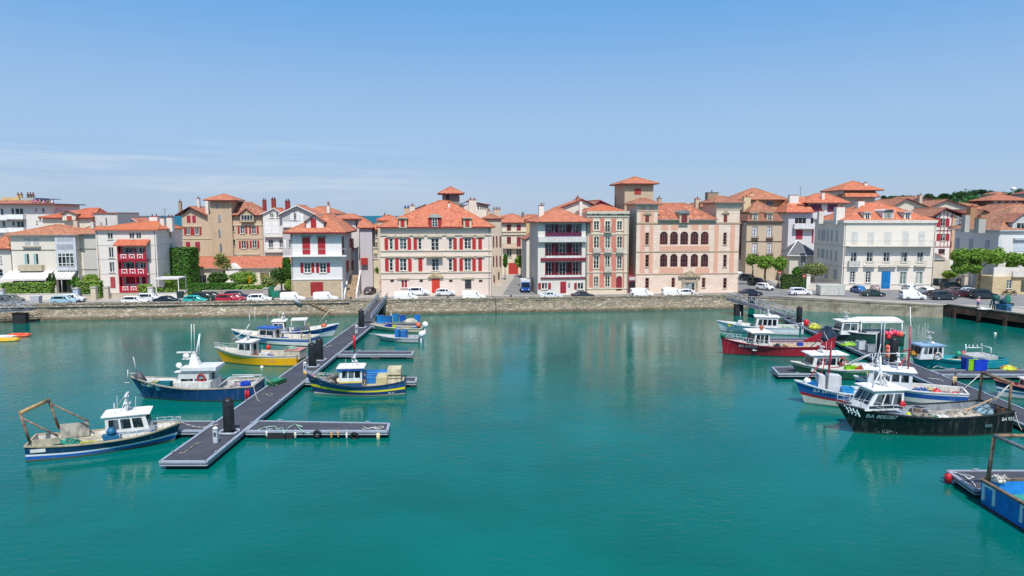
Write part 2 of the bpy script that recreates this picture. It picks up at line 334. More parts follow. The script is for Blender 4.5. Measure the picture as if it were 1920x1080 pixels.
# ---------------------------------------------------------------- buildings
TILE = tiles(); TILEB = tiles('a8694c', '87503a'); TILED = tiles('d8643c', 'b8502e', lf=.15)
SL = {}
class Bld:
    def __init__(s, name, label, pL, pR, off, ytop, depth, wall, cat='house', rg='P', ang=None, Y=None, group=None, row=480, base=GZ):
        s.rg = rg; s.ang = QANG if ang is None else R(ang)
        o = RG[rg]; pl = o[0]+pL/o[2]; pr = o[0]+pR/o[2]; yt = o[1]+ytop/o[2]
        Yd = coly(pl, off) if Y is None else Y
        A = ony(pl, row, Yd); s.A = Vector((A.x, A.y, base)); s.c, s.s_ = math.cos(s.ang), math.sin(s.ang)
        s.W = 0; s.D = depth; s.W = s.fx(pr, row, P=True)[0]; s.H = s.fx((pl+pr)/2, yt, P=True)[1]; s.wm = wall
        s.t = thing(name, label, cat, s.A, s.ang, group); s.holes = dict(F=[], R=[], L=[]); s.xtra = MB(); s.done = False
    def loc(s, v): return Vector((v.x*s.c+v.y*s.s_, -v.x*s.s_+v.y*s.c, v.z))
    def px(s, x, y, P=False):
        if P: return x, y
        o = RG[s.rg]; return o[0]+x/o[2], o[1]+y/o[2]
    def lr(s, x, y, P=False):
        x, y = s.px(x, y, P); return s.loc(Vector((0,0,CH))-s.A), s.loc(ray(x, y))
    def fx(s, x, y, yy=0, P=False):
        o, d = s.lr(x, y, P); t = (yy-o.y)/d.y; p = o+d*t; return p.x, p.z
    def sx(s, x, y, xx, P=False):
        o, d = s.lr(x, y, P); t = (xx-o.x)/d.x; p = o+d*t; return p.y, p.z
    def uz(s, face, x, y):
        return s.fx(x, y) if face == 'F' else s.sx(x, y, s.W if face == 'R' else 0)
    def rect(s, face, x0, y0, x1, y1):
        a = s.uz(face, x0, y0); b = s.uz(face, x1, y1); c = s.uz(face, x0, y1); d = s.uz(face, x1, y0)
        u0, u1 = sorted(((a[0]+c[0])/2, (b[0]+d[0])/2)); z0, z1 = sorted(((a[1]+d[1])/2, (b[1]+c[1])/2)); return u0, u1, z0, z1
    def pt(s, face, u, z, out):
        return (u, -out, z) if face == 'F' else ((s.W+out, u, z) if face == 'R' else (-out, u, z))
    def fbox(s, mb, face, u0, u1, z0, z1, o0, o1, mi=0):
        a = s.pt(face, u0, z0, o0); b = s.pt(face, u1, z1, o1); mb.box(a[0], b[0], a[1], b[1], a[2], b[2], mi); return mb
    # features (given by where they show on the face)
    def win(s, x0, y0, x1, y1, face='F', fc=WHITE, cols=2, rows=3, arch=False, gl=None, dz=.16, sill=True, surround=None, hole=True, raw=None):
        u0, u1, z0, z1 = raw or s.rect(face, x0, y0, x1, y1)
        if hole: s.holes[face].append((u0, u1, z0, z1, arch))
        fr = MB(); t = min(.09, (u1-u0)*.12); o0, o1 = (-dz+.0, -dz+.07) if hole else (.0, .06)
        s.fbox(fr, face, u0, u0+t, z0, z1, o0, o1); s.fbox(fr, face, u1-t, u1, z0, z1, o0, o1)
        s.fbox(fr, face, u0+t, u1-t, z1-t, z1, o0, o1); s.fbox(fr, face, u0+t, u1-t, z0, z0+t, o0, o1)
        for i in range(1, cols):
            c = u0+(u1-u0)*i/cols; k = .06 if i*2 == cols else .03; s.fbox(fr, face, c-k, c+k, z0+t, z1-t, o0+.003, o1-.01)
        for i in range(1, rows):
            c = z0+(z1-z0)*i/rows; s.fbox(fr, face, u0+t, u1-t, c-.025, c+.025, o0+.005, o1-.02)
        if arch: s.archfill(face, u0, u1, z0, z1)
        f = fr.build('window', paint(fc, .5, .05), s.t)
        pm = MB(); s.fbox(pm, face, u0, u1, z0, z1, o0-.03, o0+.02); pm.build('pane', gl or GL, f)
        if sill and hole:
            sm = MB(); s.fbox(sm, face, u0-.12, u1+.12, z0-.12, z0-.003, 0.003, .14); sm.build('sill', surround and paint(surround) or paint('c9c0b0'), f)
        if surround:
            b = MB(); w_ = .2; s.fbox(b, face, u0-w_, u0-.003, z0, z1+w_, .003, .06); s.fbox(b, face, u1+.003, u1+w_, z0, z1+w_, .003, .06); s.fbox(b, face, u0-.003, u1+.003, z1+.003, z1+w_, .003, .06)
            b.build('surround', paint(surround, .8), f)
        return f
    def archfill(s, face, u0, u1, z0, z1):
        r = (u1-u0)/2; c = (u0+u1)/2; zc = z1-r; n = 8
        for sg in (-1, 1):
            pts = [(c+sg*r, z1)]+[(c+sg*r*math.cos(math.pi/2*i/n), zc+r*math.sin(math.pi/2*i/n)) for i in range(n+1)]
            if sg < 0: pts = pts[::-1]
            P3 = [Vector(s.pt(face, u, z, -.001)) for u, z in pts]; q = [Vector(s.pt(face, u, z, -.14)) for u, z in pts]
            s.xtra.hexa(P3, q)
    def pan(s, x0, y0, x1, y1, name='shutter', c=RED, face='F', o=(.004, .06), slats=True, m=None, label=None, raw=None, rough=.6):
        u0, u1, z0, z1 = raw or s.rect(face, x0, y0, x1, y1); mb = MB(); s.fbox(mb, face, u0, u1, z0, z1, *o)
        if name == 'shutter' and slats:
            s.fbox(mb, face, u0+.05, u1-.05, z0+(z1-z0)*.30, z0+(z1-z0)*.33, o[1]-.01, o[1]+.03); s.fbox(mb, face, u0+.05, u1-.05, z0+(z1-z0)*.68, z0+(z1-z0)*.71, o[1]-.01, o[1]+.03)
        if name == 'door':
            w_ = u1-u0
            for k in (0, 1):
                for (a, b) in ((.08, .38), (.44, .92)):
                    s.fbox(mb, face, u0+w_*(.07+.47*k), u0+w_*(.46+.47*k), z0+(z1-z0)*a, z0+(z1-z0)*b, o[1]-.01, o[1]+.04)
        f = mb.build(name, m or paint(c, rough), s.t)
        if label: f['label'] = label
        return f
    def ws(s, x0, y0, x1, y1, sw=.45, sides='LR', c=RED, **k):      # window with open shutters
        u0, u1, z0, z1 = s.rect(k.get('face', 'F'), x0, y0, x1, y1); s.win(x0, y0, x1, y1, **k); f = k.get('face', 'F'); g_ = .02
        w_ = (u1-u0)*sw
        if 'L' in sides: s.pan(0,0,0,0, c=c, face=f, raw=(u0-w_-.1-g_, u0-.1-g_, z0, z1))
        if 'R' in sides: s.pan(0,0,0,0, c=c, face=f, raw=(u1+.1+g_, u1+.1+w_+g_, z0, z1))
    def band(s, y0, y1, x0=None, x1=None, out=.12, name='cornice', c='cfc5b3', face='F', m=None, o0=.003):
        if face == 'F':
            a = s.fx(x0, (y0+y1)/2) if x0 is not None else (0, 0); b = s.fx(x1, (y0+y1)/2) if x1 is not None else (s.W, 0)
            xm = x0 if x0 is not None else s.cx(); z1 = s.fx(xm, y0)[1]; z0 = s.fx(xm, y1)[1]; u0 = a[0] if x0 is not None else -.0; u1 = b[0] if x1 is not None else s.W
        else: u0, u1, z0, z1 = s.rect(face, x0, y0, x1, y1)
        mb = MB(); s.fbox(mb, face, u0, u1, z0, z1, o0, out); return mb.build(name, m or paint(c, .8), s.t)
    def cx(s):                        # picture column (region units) of the facade's middle
        p = s.A+Vector((s.c*s.W/2, s.s_*s.W/2, 0)); d = p-Vector((0,0,CH)); k = d.x/(d.y*CT - d.z*ST); o = RG[s.rg]; return (960+k*FPX-o[0])*o[2]
    def zz(s, y): return s.fx(s.cx(), y)[1]
    def allbands(s, ys, h=.22, out=.12, c='cfc5b3', name='string_course', sides=''):
        for y in ys:
            z = s.zz(y); mb = MB(); mb.box(-(out if 'L' in sides else 0), s.W+(out if 'R' in sides else 0), -out, -.003, z-h/2, z+h/2)
            if 'R' in sides: mb.box(s.W+.003, s.W+out, 0, s.D, z-h/2, z+h/2)
            if 'L' in sides: mb.box(-out, -.003, 0, s.D, z-h/2, z+h/2)
            mb.build(name, paint(c, .8), s.t)
    def balc(s, x0, x1, ytop, ybot, out=.9, face='F', slabc='b9b0a0', railc='2a2a2c', solid=False, bars=True, name='balcony', raw=None):
        u0, u1, z0, z1 = raw or s.rect(face, x0, ytop, x1, ybot)
        mb = MB(); s.fbox(mb, face, u0, u1, z0-.16, z0, .003, out); f = mb.build(name, paint(slabc, .8), s.t); r = MB()
        if solid: s.fbox(r, face, u0, u1, z0, z1, out-.12, out-.003); s.fbox(r, face, u0, u0+.1, z0, z1, .01, out-.13); s.fbox(r, face, u1-.1, u1, z0, z1, .01, out-.13)
        else:
            for z in (z1-.05, z0+.08): s.fbox(r, face, u0+.02, u1-.02, z, z+.05, out-.08, out-.03)
            for uu in (u0+.02, u1-.07): s.fbox(r, face, uu, uu+.05, z1-.05, z1, .01, out-.09)
            if bars:
                n = max(2, int((u1-u0)/.28))
                for i in range(n+1): uu = u0+.03+(u1-u0-.1)*i/n; s.fbox(r, face, uu, uu+.035, z0+.002, z1-.06, out-.075, out-.04)
        r.build('railing', paint(railc, .5), f); return f
    def chim(s, x0, y0, x1, y1, yy, c='ddd6c8', dp=.9, pots=1, capc='a65a40', cm=None):
        a = s.fx(x0, y0, yy); b = s.fx(x1, y1, yy); mb = MB(); mb.box(a[0], b[0], yy, yy+dp, b[1]-1.0, a[1])
        f = mb.build('chimney', cm or stucco(c), s.t); k = MB(); w_ = b[0]-a[0]
        k.box(a[0]-.06, b[0]+.06, yy-.06, yy+dp+.06, a[1]+.002, a[1]+.12)
        for i in range(pots): xx = a[0]+w_*(i+.5)/pots; k.lathe((xx, yy+dp/2, a[1]+.12), [(.13, 0), (.10, .45), (.14, .5)], 8)
        k.build('chimney_pot', paint(capc, .8), f); return f
    def roof(s, x0, x1, y0, y1, z0, ra, rb, mat=None, fas='6b2323', th=.2, gable=(), name='roof', ridge=True):
        """eave rectangle in the building's own axes, ridge from ra to rb (x, y, z)"""
        mat = mat or TILE; c = [(x0,y0,z0),(x1,y0,z0),(x1,y1,z0),(x0,y1,z0)]; mb = MB()
        if abs(ra[0]-rb[0]) >= abs(ra[1]-rb[1]): F = dict(F=[c[0],c[1],rb,ra], R=[c[1],c[2],rb], B=[c[2],c[3],ra,rb], L=[c[3],c[0],ra])
        else: F = dict(F=[c[0],c[1],ra], R=[c[1],c[2],rb,ra], B=[c[2],c[3],rb], L=[c[3],c[0],ra,rb])
        if ra == rb: F = dict(F=[c[0],c[1],ra], R=[c[1],c[2],ra], B=[c[2],c[3],ra], L=[c[3],c[0],ra])
        for k, q in F.items():
            if k in gable: continue
            top = [Vector(p) for p in q]; bot = [p-Vector((0,0,th)) for p in top]; n = mb.vs(top+bot); m_ = len(q)
            mb.fi([n+i for i in range(m_)], 0); mb.fi([n+m_+i for i in reversed(range(m_))], 1)
            for i in range(m_):
                j = (i+1) % m_
                outer = i == 0 or (gable and (i in (1, m_-1)))
                if outer: mb.fi([n+i, n+m_+i, n+m_+j, n+j], 1)
        if ridge:
            E = []
            if ra != rb: E.append((ra, rb))
            for cc, g_ in zip(c, ('FL', 'FR', 'BR', 'BL')):
                if any(k in gable for k in g_): continue
                E.append((cc, min((ra, rb), key=lambda r_: (Vector(r_)-Vector(cc)).length)))
            for p, q in E: mb.tube(Vector(p)+Vector((0,0,.02)), Vector(q)+Vector((0,0,.02)), .13, 5, mi=2)
        return mb.build(name, [mat, paint(fas, .7), paint('c98a6a', .9, .25)], s.t)
    def hip(s, yr, oh=.7, mat=None, fas='6b2323', x0=None, x1=None, y0=0, y1=None, z0=None, ins=None, xr=None, **k):
        """hip roof over the block, its ridge shown at picture row yr"""
        x0 = 0 if x0 is None else x0; x1 = s.W if x1 is None else x1; y1 = s.D if y1 is None else y1; z0 = s.H if z0 is None else z0
        ym = (y0+y1)/2; zr = s.fx(s.cx(), yr, ym)[1]; w_ = x1-x0; d = y1-y0
        if w_ >= d:
            i_ = d/2 if ins is None else ins; ra, rb = (x0+i_, ym, zr), (x1-i_, ym, zr)
        else:
            i_ = w_/2 if ins is None else ins; xm = (x0+x1)/2; zr = s.fx(s.cx(), yr, y0+i_)[1]; ra, rb = (xm, y0+i_, zr), (xm, y1-i_, zr)
        if xr: ra = (xr[0], ym, zr); rb = (xr[1], ym, zr)
        if (Vector(ra)-Vector(rb)).length < .2: rb = ra
        return s.roof(x0-oh, x1+oh, y0-oh, y1+oh, z0, ra, rb, mat, fas, **k)
    def gab(s, xa, ya, oh=.7, mat=None, fas='6b2323', x0=None, x1=None, y0=0, y1=None, z0=None, tri=True, inf=True, **k):
        """gable to the front, its apex shown at (xa, ya)"""
        x0 = 0 if x0 is None else x0; x1 = s.W if x1 is None else x1; y1 = s.D if y1 is None else y1; z0 = s.H if z0 is None else z0
        ax, az = s.fx(xa, ya, y0); th = .2; sl_ = (az-z0)/max(.1, (x1-x0)/2+oh)
        if tri:
            s.xtra.hexa([(x0, y0+.002, z0), (x1, y0+.002, z0), (ax, y0+.002, az-.25)], [(x0, y1, z0), (x1, y1, z0), (ax, y1, az-.25)])
        return s.roof(x0-oh, x1+oh, y0-oh, y1+(oh if inf else 0), z0-.12, (ax, y0-oh, az), (ax, y1+(oh if inf else 0), az), mat, fas, gable='FB', **k)
    def dorm(s, x0, x1, yt, yb, yy, dp=3., ya=None, wall=WHITE, kind='gable', fas='6b2323', mat=None, winr=None, shut=None, wc=2, wr=2, lab=None, fcz=WHITE):
        """dormer whose front stands yy behind the facade"""
        a = s.fx(x0, yt, yy); b = s.fx(x1, yb, yy); u0, u1, z1, z0 = a[0], b[0], a[1], b[1]; mb = MB(); mb.box(u0, u1, yy, yy+dp, z0-.1, z1)
        f = MB(); uc = (u0+u1)/2
        if kind == 'gable':
            az = s.fx((x0+x1)/2, ya, yy)[1]; mb.prism([(u0, yy, z1), (u1, yy, z1), (uc, yy, az-.12)], (0, dp, 0)); o = mb.build('dormer', stucco(wall), s.t)
            e = .35
            for q in ([(u0-e, z1-.1), (uc, az)], [(uc, az), (u1+e, z1-.1)]):
                P3 = [Vector((q[0][0], yy-.4, q[0][1])), Vector((q[1][0], yy-.4, q[1][1])), Vector((q[1][0], yy+dp, q[1][1])), Vector((q[0][0], yy+dp, q[0][1]))]
                n = f.vs(P3+[p-Vector((0,0,.14)) for p in P3]); f.fi([n, n+1, n+2, n+3], 0); f.fi([n+7, n+6, n+5, n+4], 1)
                for i in range(4): j = (i+1) % 4; f.fi([n+i, n+4+i, n+4+j, n+j], 1)
        elif kind == 'curve':
            o = mb.build('dormer', stucco(wall), s.t); az = s.fx((x0+x1)/2, ya, yy)[1]; n_ = 8; e = .15
            pts = [(uc-(u1-u0+2*e)/2*math.cos(math.pi*i/n_), yy-.3, z1+(az-z1)*math.sin(math.pi*i/n_)) for i in range(n_+1)]
            f.prism(pts, (0, dp, 0), 0)
        else:
            o = mb.build('dormer', stucco(wall), s.t); f.prism([(u0-.25, yy-.35, z1+.003), (u1+.25, yy-.35, z1+.003), (u1+.25, yy-.35, z1+.16), (u0-.25, yy-.35, z1+.16)], (0, dp, 0), 0)
        f.build('dormer_roof', [mat or TILE, paint(fas, .7)], o)
        q = winr or (x0+(x1-x0)*.22, yt+(yb-yt)*.12, x0+(x1-x0)*.78, yb-(yb-yt)*.08)
        a = s.fx(q[0], q[1], yy); b = s.fx(q[2], q[3], yy); ww = MB(); wu0, wu1, wz1, wz0 = a[0], b[0], a[1], b[1]
        if shut: ww.box(wu0, wu1, yy-.07, yy-.003, wz0, wz1); ww.build('shutter', paint(shut, .6), o)
        else:
            ww.box(wu0, wu1, yy-.04, yy-.003, wz0, wz1, 1)
            for i in range(wc+1): c = wu0+(wu1-wu0)*i/wc; ww.box(c-.045, c+.045, yy-.08, yy-.041, wz0, wz1, 0)
            for i in range(wr+1): c = wz0+(wz1-wz0)*i/wr; ww.box(wu0, wu1, yy-.075, yy-.042, c-.035, c+.035, 0)
            ww.build('window', [paint(fcz, .5, .05), GL], o)
        return o
    def pipe(s, u, face='F'):
        mb = MB(); a = s.pt(face, u, -.1, .09); b = s.pt(face, u, s.H-.1, .09); mb.tube(a, b, .06, 6); return mb.build('downpipe', paint('8c8a84', .5), s.t)
    def finish(s, faces='FRLB', top=True, z0=-.3):
        mb = s.xtra
        for face, U in (('F', s.W), ('R', s.D), ('L', s.D)):
            us = sorted({0., U} | {min(max(h[i], 0), U) for h in s.holes[face] for i in (0, 1)}); zs = sorted({z0, s.H} | {min(max(h[i], z0), s.H) for h in s.holes[face] for i in (2, 3)})
            for i in range(len(us)-1):
                if us[i+1]-us[i] < 1e-4: continue
                for j in range(len(zs)-1):
                    if zs[j+1]-zs[j] < 1e-4: continue
                    uc, zc = (us[i]+us[i+1])/2, (zs[j]+zs[j+1])/2
                    if any(h[0] < uc < h[1] and h[2] < zc < h[3] for h in s.holes[face]): continue
                    q = [s.pt(face, us[i], zs[j], 0), s.pt(face, us[i+1], zs[j], 0), s.pt(face, us[i+1], zs[j+1], 0), s.pt(face, us[i], zs[j+1], 0)]
                    mb.poly(q if face != 'L' else q[::-1])
            for h in s.holes[face]:
                k = [(h[0], h[2]), (h[1], h[2]), (h[1], h[3]), (h[0], h[3])]
                for i in range(4):
                    a, b = k[i], k[(i+1) % 4]; mb.poly([s.pt(face, *a, 0), s.pt(face, *b, 0), s.pt(face, *b, -.2), s.pt(face, *a, -.2)])
        mb.poly([(s.W, s.D, z0), (0, s.D, z0), (0, s.D, s.H), (s.W, s.D, s.H)])
        if top: mb.poly([(0,0,s.H), (s.W,0,s.H), (s.W,s.D,s.H), (0,s.D,s.H)])
        mb.build('wall', s.wm, s.t); s.done = True; return s
GL = glassm('1a2228', '76868c', .55); GLC = glassm('131c22', 'aab2b4', .8); GLR = glassm('2a1016', '5a2028', .8)
# ================================================================ the pink stone palace (right of centre)
PINKB = brick('pink_brick', 'e0a48c', 'd49478', 'e0c0aa', .42, .16, .02, .35, .2, vc='d9b09a', dist=.01)
STONE = brick('pale_ashlar', 'ecd6c4', 'e2c8b2', 'bda88f', 1.1, .55, .014, .3, .25, vc='b8a48c', dist=.01)
b = Bld('palace', 'long pink brick and stone palace with two corner towers and two rows of round arches', 820, 1560, 9.5, 352, 15, STONE, 'palace', 'R4')
DW = 'a98c74'
for i in range(5):
    x = 992+74*i; b.win(x, 440, x+57, 535, arch=True, gl=GLR, fc='8c5a50', cols=3, rows=4, sill=False)
    b.win(x+1, 602, x+54, 696, arch=True, gl=GLR, fc='8c5a50', cols=3, rows=3, sill=False)
for (x0, x1) in ((886, 914), (1450, 1476)):
    b.win(x0, 448, x1, 536, fc=DW, gl=GLR, cols=1, rows=4); b.win(x0, 608, x1, 696, fc=DW, gl=GLR, cols=1, rows=3); b.win(x0, 776, x1, 850, fc=DW, gl=GLR, cols=1, rows=3)
for x0 in (1076, 1296): b.win(x0, 774, x0+26, 845, fc=DW, gl=GLR, cols=1, rows=3)
b.win(1168, 772, 1246, 866, arch=True, fc='b8c0b8', cols=3, rows=4, gl=GLC, sill=False)
for (x0, y0, x1, y1) in ((850,262,884,740),(916,262,944,740),(1384,390,1414,740),(1498,390,1530,740)): b.pan(x0, y0, x1, y1, 'brick_panel', m=PINKB, o=(.003,.03))
for (x0, y0, x1, y1) in ((1000,388,1050,428),(1074,388,1122,428),(1222,388,1270,428),(1295,388,1345,428),(990,545,1350,580),(990,700,1160,740),(1250,700,1350,740)): b.pan(x0, y0, x1, y1, 'brick_panel', m=PINKB, o=(.003,.03))
b.allbands([585, 745], .2, .1, 'c2ab92'); b.allbands([378], .3, .14, 'c2ab92')
mb = MB(); u0, u1, z0, z1 = b.rect('F', 1128, 738, 1282, 770); mb.prism([(u0, -.35, z0+.3), (u1, -.35, z0+.3), ((u0+u1)/2, -.35, z1+.5)], (0, .34, 0)); mb.box(u0-.1, u1+.1, -.45, -.003, z0, z0+.295)
mb.build('pediment', paint('b9a78c', .85, .3), b.t)
for x0 in (1150, 1252): u0, u1, z0, z1 = b.rect('F', x0, 772, x0+14, 872); MB().box(u0, u1, -.25, -.003, z0-.2, z1).build('door_column', paint('b9a78c', .85, .3), b.t)
b.band(776, 810, 1160, 1254, .05, 'fanlight', 'bfae97')
SH = b.H; ux = lambda x, y=300: b.fx(x, y)[0]
# towers rise above the main wall
for (x0, x1, yt, yr, w0, w1, lab) in ((820, 978, 240, 200, 887, 914, 0), (1402, 1560, 230, 186, 1454, 1478, 1)):
    u0, u1 = ux(x0, 300), ux(x1, 300); u1 = b.W if lab else u1; u0 = 0 if not lab else u0; zt = b.fx((x0+x1)/2, yt)[1]; zm = zt-1.4
    mb = MB(); mb.box(u0, u1, 0, 7.5, SH+.001, zt); mb.build('tower', STONE, b.t)
    mb = MB(); a0 = b.fx(w0, 325 if not lab else 318); a1 = b.fx(w1, 380 if not lab else 372); mb.box(a0[0], a1[0], -.04, -.003, a1[1], a0[1]); mb.build('shutter', paint('7c3a34'), b.t)
    mb = MB(); c = (a0[0]+a1[0])/2; mb.prism([(c-.8, -.2, a0[1]+.35), (c+.8, -.2, a0[1]+.35), (c, -.2, a0[1]+1.0)], (0, .19, 0)); mb.box(c-.85, c+.85, -.22, -.003, a0[1]+.22, a0[1]+.345); mb.build('pediment', paint('b9a78c', .85), b.t)
    mb = MB(); mb.box(u0-.06, u1+.06, -.07, -.003, zm-.15, zm); mb.build('string_course', paint('c2ab92'), b.t)
    zr = b.fx((x0+x1)/2, yr, 3.7)[1]; o = .7; cxx = (u0+u1)/2
    b.roof(u0-o, u1+o, -o, 7.5+o, zt, (cxx-.6, 3.75, zr), (cxx+.6, 3.75, zr), TILEB, '6f6a66', name='tower_roof')
u0, u1 = ux(978, 300), ux(1402, 300); zr = b.fx(1180, 236, 6)[1]
b.roof(u0-.0, u1+.0, -.6, 13, SH, (u0+.02, 6.2, zr), (u1-4.5, 6.2, zr), tiles('c06a4a', '96492f', lf=.5), '8f8a82', gable='L')
b.dorm(1136, 1202, 308, 374, -.65, 4, kind='curve', ya=284, wall='d3bfa6', mat=paint('8a8a88'), winr=(1149, 318, 1189, 373), shut='7c2f34')
b.chim(1252, 205, 1285, 240, 8, 'd3bfa6'); b.chim(1340, 160, 1412, 300, 9, 'a8927a', 1.6, 1, '555555'); b.chim(980, 200, 1004, 240, 9, 'c2ab92', .9, 1, '777777')
b.finish()
# belvedere tower behind it
t = Bld('lookout_tower', 'square stone lookout tower with red shutter and overhanging tiled roof behind the pink palace', 730, 935, 21, 92, 8.5, stucco('cbb99f'), 'tower', 'R4')
t.pan(808, 128, 856, 172, c='b04038'); t.band(100, 112, 730, 935, .08, 'string_course', 'b0a08a'); t.hip(45, oh=1.0, fas='8a4a40'); t.finish()
# ================================================================ red brick town house
SALM = brick('salmon_brick', 'd07a68', 'c06a58', 'd29a88', .3, .1, .01, .3, .15, vc='dcb0a0', dist=.01)
b = Bld('town_house', 'narrow salmon brick town house with cream window surrounds and small iron balconies', 460, 765, 9.5, 300, 12, stucco('e2d5bf', '8a7a66', .2), 'house', 'R4')
for (y0, y1) in ((342, 448), (470, 592), (605, 730), (742, 845)):
    for (x0, x1) in ((480, 508), (556, 590), (640, 676), (722, 734)): b.pan(x0, y0, x1, y1, 'brick_panel', m=SALM, o=(.003, .03))
for i, (x0, x1) in enumerate(((514, 554), (596, 634), (682, 720))):
    b.win(x0, 366, x1, 430 if i != 1 else 440, fc='e9e2d0', surround='eee3cc', gl=GL, cols=2, rows=3)
    b.win(x0, 474, x1, 560, fc='e9e2d0', arch=True, cols=2, rows=3); b.win(x0-1, 618, x1-2, 708, fc='e9e2d0', arch=(i != 1), cols=2, rows=3)
    b.balc(x0-8, x1+8, 560, 590, .5, slabc='b0a290', railc='c9c0b0', solid=True)
    if i == 1: b.balc(x0-8, x1+8, 408, 445, .5, slabc='b0a290', railc='26262a'); b.balc(x0-10, x1+8, 690, 730, .5, slabc='b0a290', railc='c9c0b0', solid=True)
for x0 in (513, 596): b.win(x0, 764, x0+35, 842, fc='e9e2d0', arch=x0 < 550, cols=2, rows=3)
b.win(676, 762, 718, 868, arch=True, fc='7c2a30', gl=paint('8c2c36'), cols=2, rows=1, sill=False)
b.allbands([302], .55, .35, 'cfc6b4'); b.allbands([332], .2, .15, 'cfc6b4'); b.allbands([458, 598, 733, 852], .2, .12, 'dccfb8')
for x in (505, 540, 612, 625, 690, 705, 722): b.band(312, 322, x, x+10, .03, 'attic_vent', '3a2a2a')
b.finish(); z = b.H
b.roof(.3, b.W-.3, 1.2, 11.5, z+.15, (b.W*.42, 5, b.fx(580, 248, 5)[1]), (b.W*.55, 5, b.fx(580, 248, 5)[1]), TILED, 'cfc6b4')
b.pipe(.15); b.pipe(b.W-.15)
# shop passage between the town house and the palace
p = Bld('passage_building', 'low dark red passage front squeezed between salmon town house and pink palace', 766, 819, 9.9, 760, 9, paint('8f3a40', .7), 'building', 'R4')
p.pan(768, 802, 818, 886, 'doorway', '1c1a1c'); p.pan(770, 768, 816, 792, 'sign_board', 'c9c4c0', o=(.004, .08)); p.finish()
# ================================================================ house with galleries
b = Bld('gallery_house', 'white house with dark red timber galleries on three floors and a hipped tile roof', 110, 455, 9.0, 368, 12, stucco('e6e2da', '8f8a80', .25), 'house', 'R4')
DR = '7c2030'
for (y0, y1, rl, sb) in ((384, 478, 448, 1), (520, 630, 594, 2), (658, 770, 742, 3)):
    u0, u1, z0, z1 = b.rect('F', 165, y0, 424, y1); b.holes['F'].append((u0, u1, z0, z1, False)); b.holes['F'][-1]
    mb = MB(); mb.box(u0-.1, u1+.1, 1.5, 1.6, z0-.1, z1+.1); mb.box(u0-.1, u1+.1, .21, 1.5, z0-.1, z0); mb.box(u0-.1, u1+.1, .21, 1.5, z1, z1+.1); mb.box(u0-.1, u0, .21, 1.5, z0, z1); mb.box(u1, u1+.1, .21, 1.5, z0, z1)
    mb.build('gallery', [paint('cfc8c4')], b.t)
    w_ = u1-u0
    for (f0, f1) in ((.03, .19), (.41, .60), (.79, .96)):
        f = MB(); a0, a1 = u0+w_*f0, u0+w_*f1; f.box(a0, a1, 1.36, 1.49, z0+.05, z1-.25, 1)
        for k in range(3): cc = a0+(a1-a0)*k/2; f.box(cc-.05, cc+.05, 1.31, 1.355, z0+.05, z1-.25, 0)
        for k in range(4): zz = z0+.05+(z1-z0-.3)*k/3; f.box(a0, a1, 1.315, 1.35, zz-.03, zz+.03, 0)
        f.build('window', [paint(WHITE), GL], b.t)
        for e in (-.10, .115):
            c = (f0+e) if e < 0 else (f1+.015); s_ = MB(); s_.box(u0+w_*c, u0+w_*(c+.085), 1.28, 1.36, z0+.05, z1-.25)
            if 0 <= c < .93: s_.build('shutter', paint('6a1c2c'), b.t)
    for k in (0, .235, .74, 1): 
        mb = MB(); c = u0+w_*k; mb.box(c-.08, c+.08, -.06, .12, z0, z1); mb.build('post', paint(DR if sb > 1 else '8a7a98'), b.t)
    rr = MB(); zr0, zr1 = b.rect('F', 165, rl, 424, y1)[2:]; zr0 = z0+.02
    for zq in (zr0+.45, zr1-.03): rr.box(u0, u1, -.14, -.08, zq, zq+.07)
    for k in range(37): c = u0+(u1-u0)*k/36; rr.box(c-.02, c+.02, -.13, -.09, zr0+.05, zr1)
    if sb > 1: rr.box(u0, u1, -.15, -.07, zr0-.1, zr0+.42, 1)
    else: rr.box(u0, u1, -.07, -.03, zr0, zr1-.1, 2)
    rr.build('railing', [paint(DR), paint('e6e2da'), paint('5a3f6a')], b.t)
b.band(478, 516, 110, 455, .75, 'balcony', 'd8d5cf'); b.band(632, 654, 130, 455, .25, 'beam', DR); b.band(772, 782, 130, 455, .25, 'beam', DR)
for x0 in (136, 396): b.ws(x0, 812, x0+44, 858, sides='LR' if x0 < 200 else 'L', cols=2, rows=1, gl=GL)
b.pan(272, 802, 314, 884, 'door', 'a02838'); b.pan(330, 812, 342, 845, 'hatch', '77777a')
b.hip(266, oh=1.1, fas='6b1f2a', z0=b.H); b.chim(118, 254, 154, 332, 4, 'f0ede6'); b.chim(412, 222, 430, 332, 5, 'f0ede6', .6); b.finish()
# houses behind these two
c = Bld('gabled_house', 'white gabled house with brick chimney peeking above the roof of the gallery house', 272, 440, 24, 262, 9, stucco('e4e0d8'), 'house', 'R4'); 
c.roof(-.5, c.W+4, -.5, 9, c.H-.2, (c.W*.92, -.5, c.fx(410, 205, 0)[1]), (c.W*.92, 9, c.fx(410, 205, 0)[1]), TILE, '7a2b2b', gable='FB')
c.xtra.hexa([(0,.01,c.H-.3),(c.W+3,.01,c.H-.3),(c.W*.92,.01,c.fx(410, 212, 0)[1])], [(0,8,c.H-.3),(c.W+3,8,c.H-.3),(c.W*.92,8,c.fx(410, 212, 0)[1])])
c.chim(390, 195, 410, 300, 1, 'b07a66', .8); c.finish()
c = Bld('gabled_house', 'magenta gabled house with tile roof rising behind the salmon brick town house', 482, 690, 25, 275, 12, stucco('8c3050'), 'house', 'R4'); c.gab(560, 212, oh=.3, fas='8a2a44', mat=TILEB); c.chim(676, 210, 690, 275, 3, '34404a', .6); c.finish()
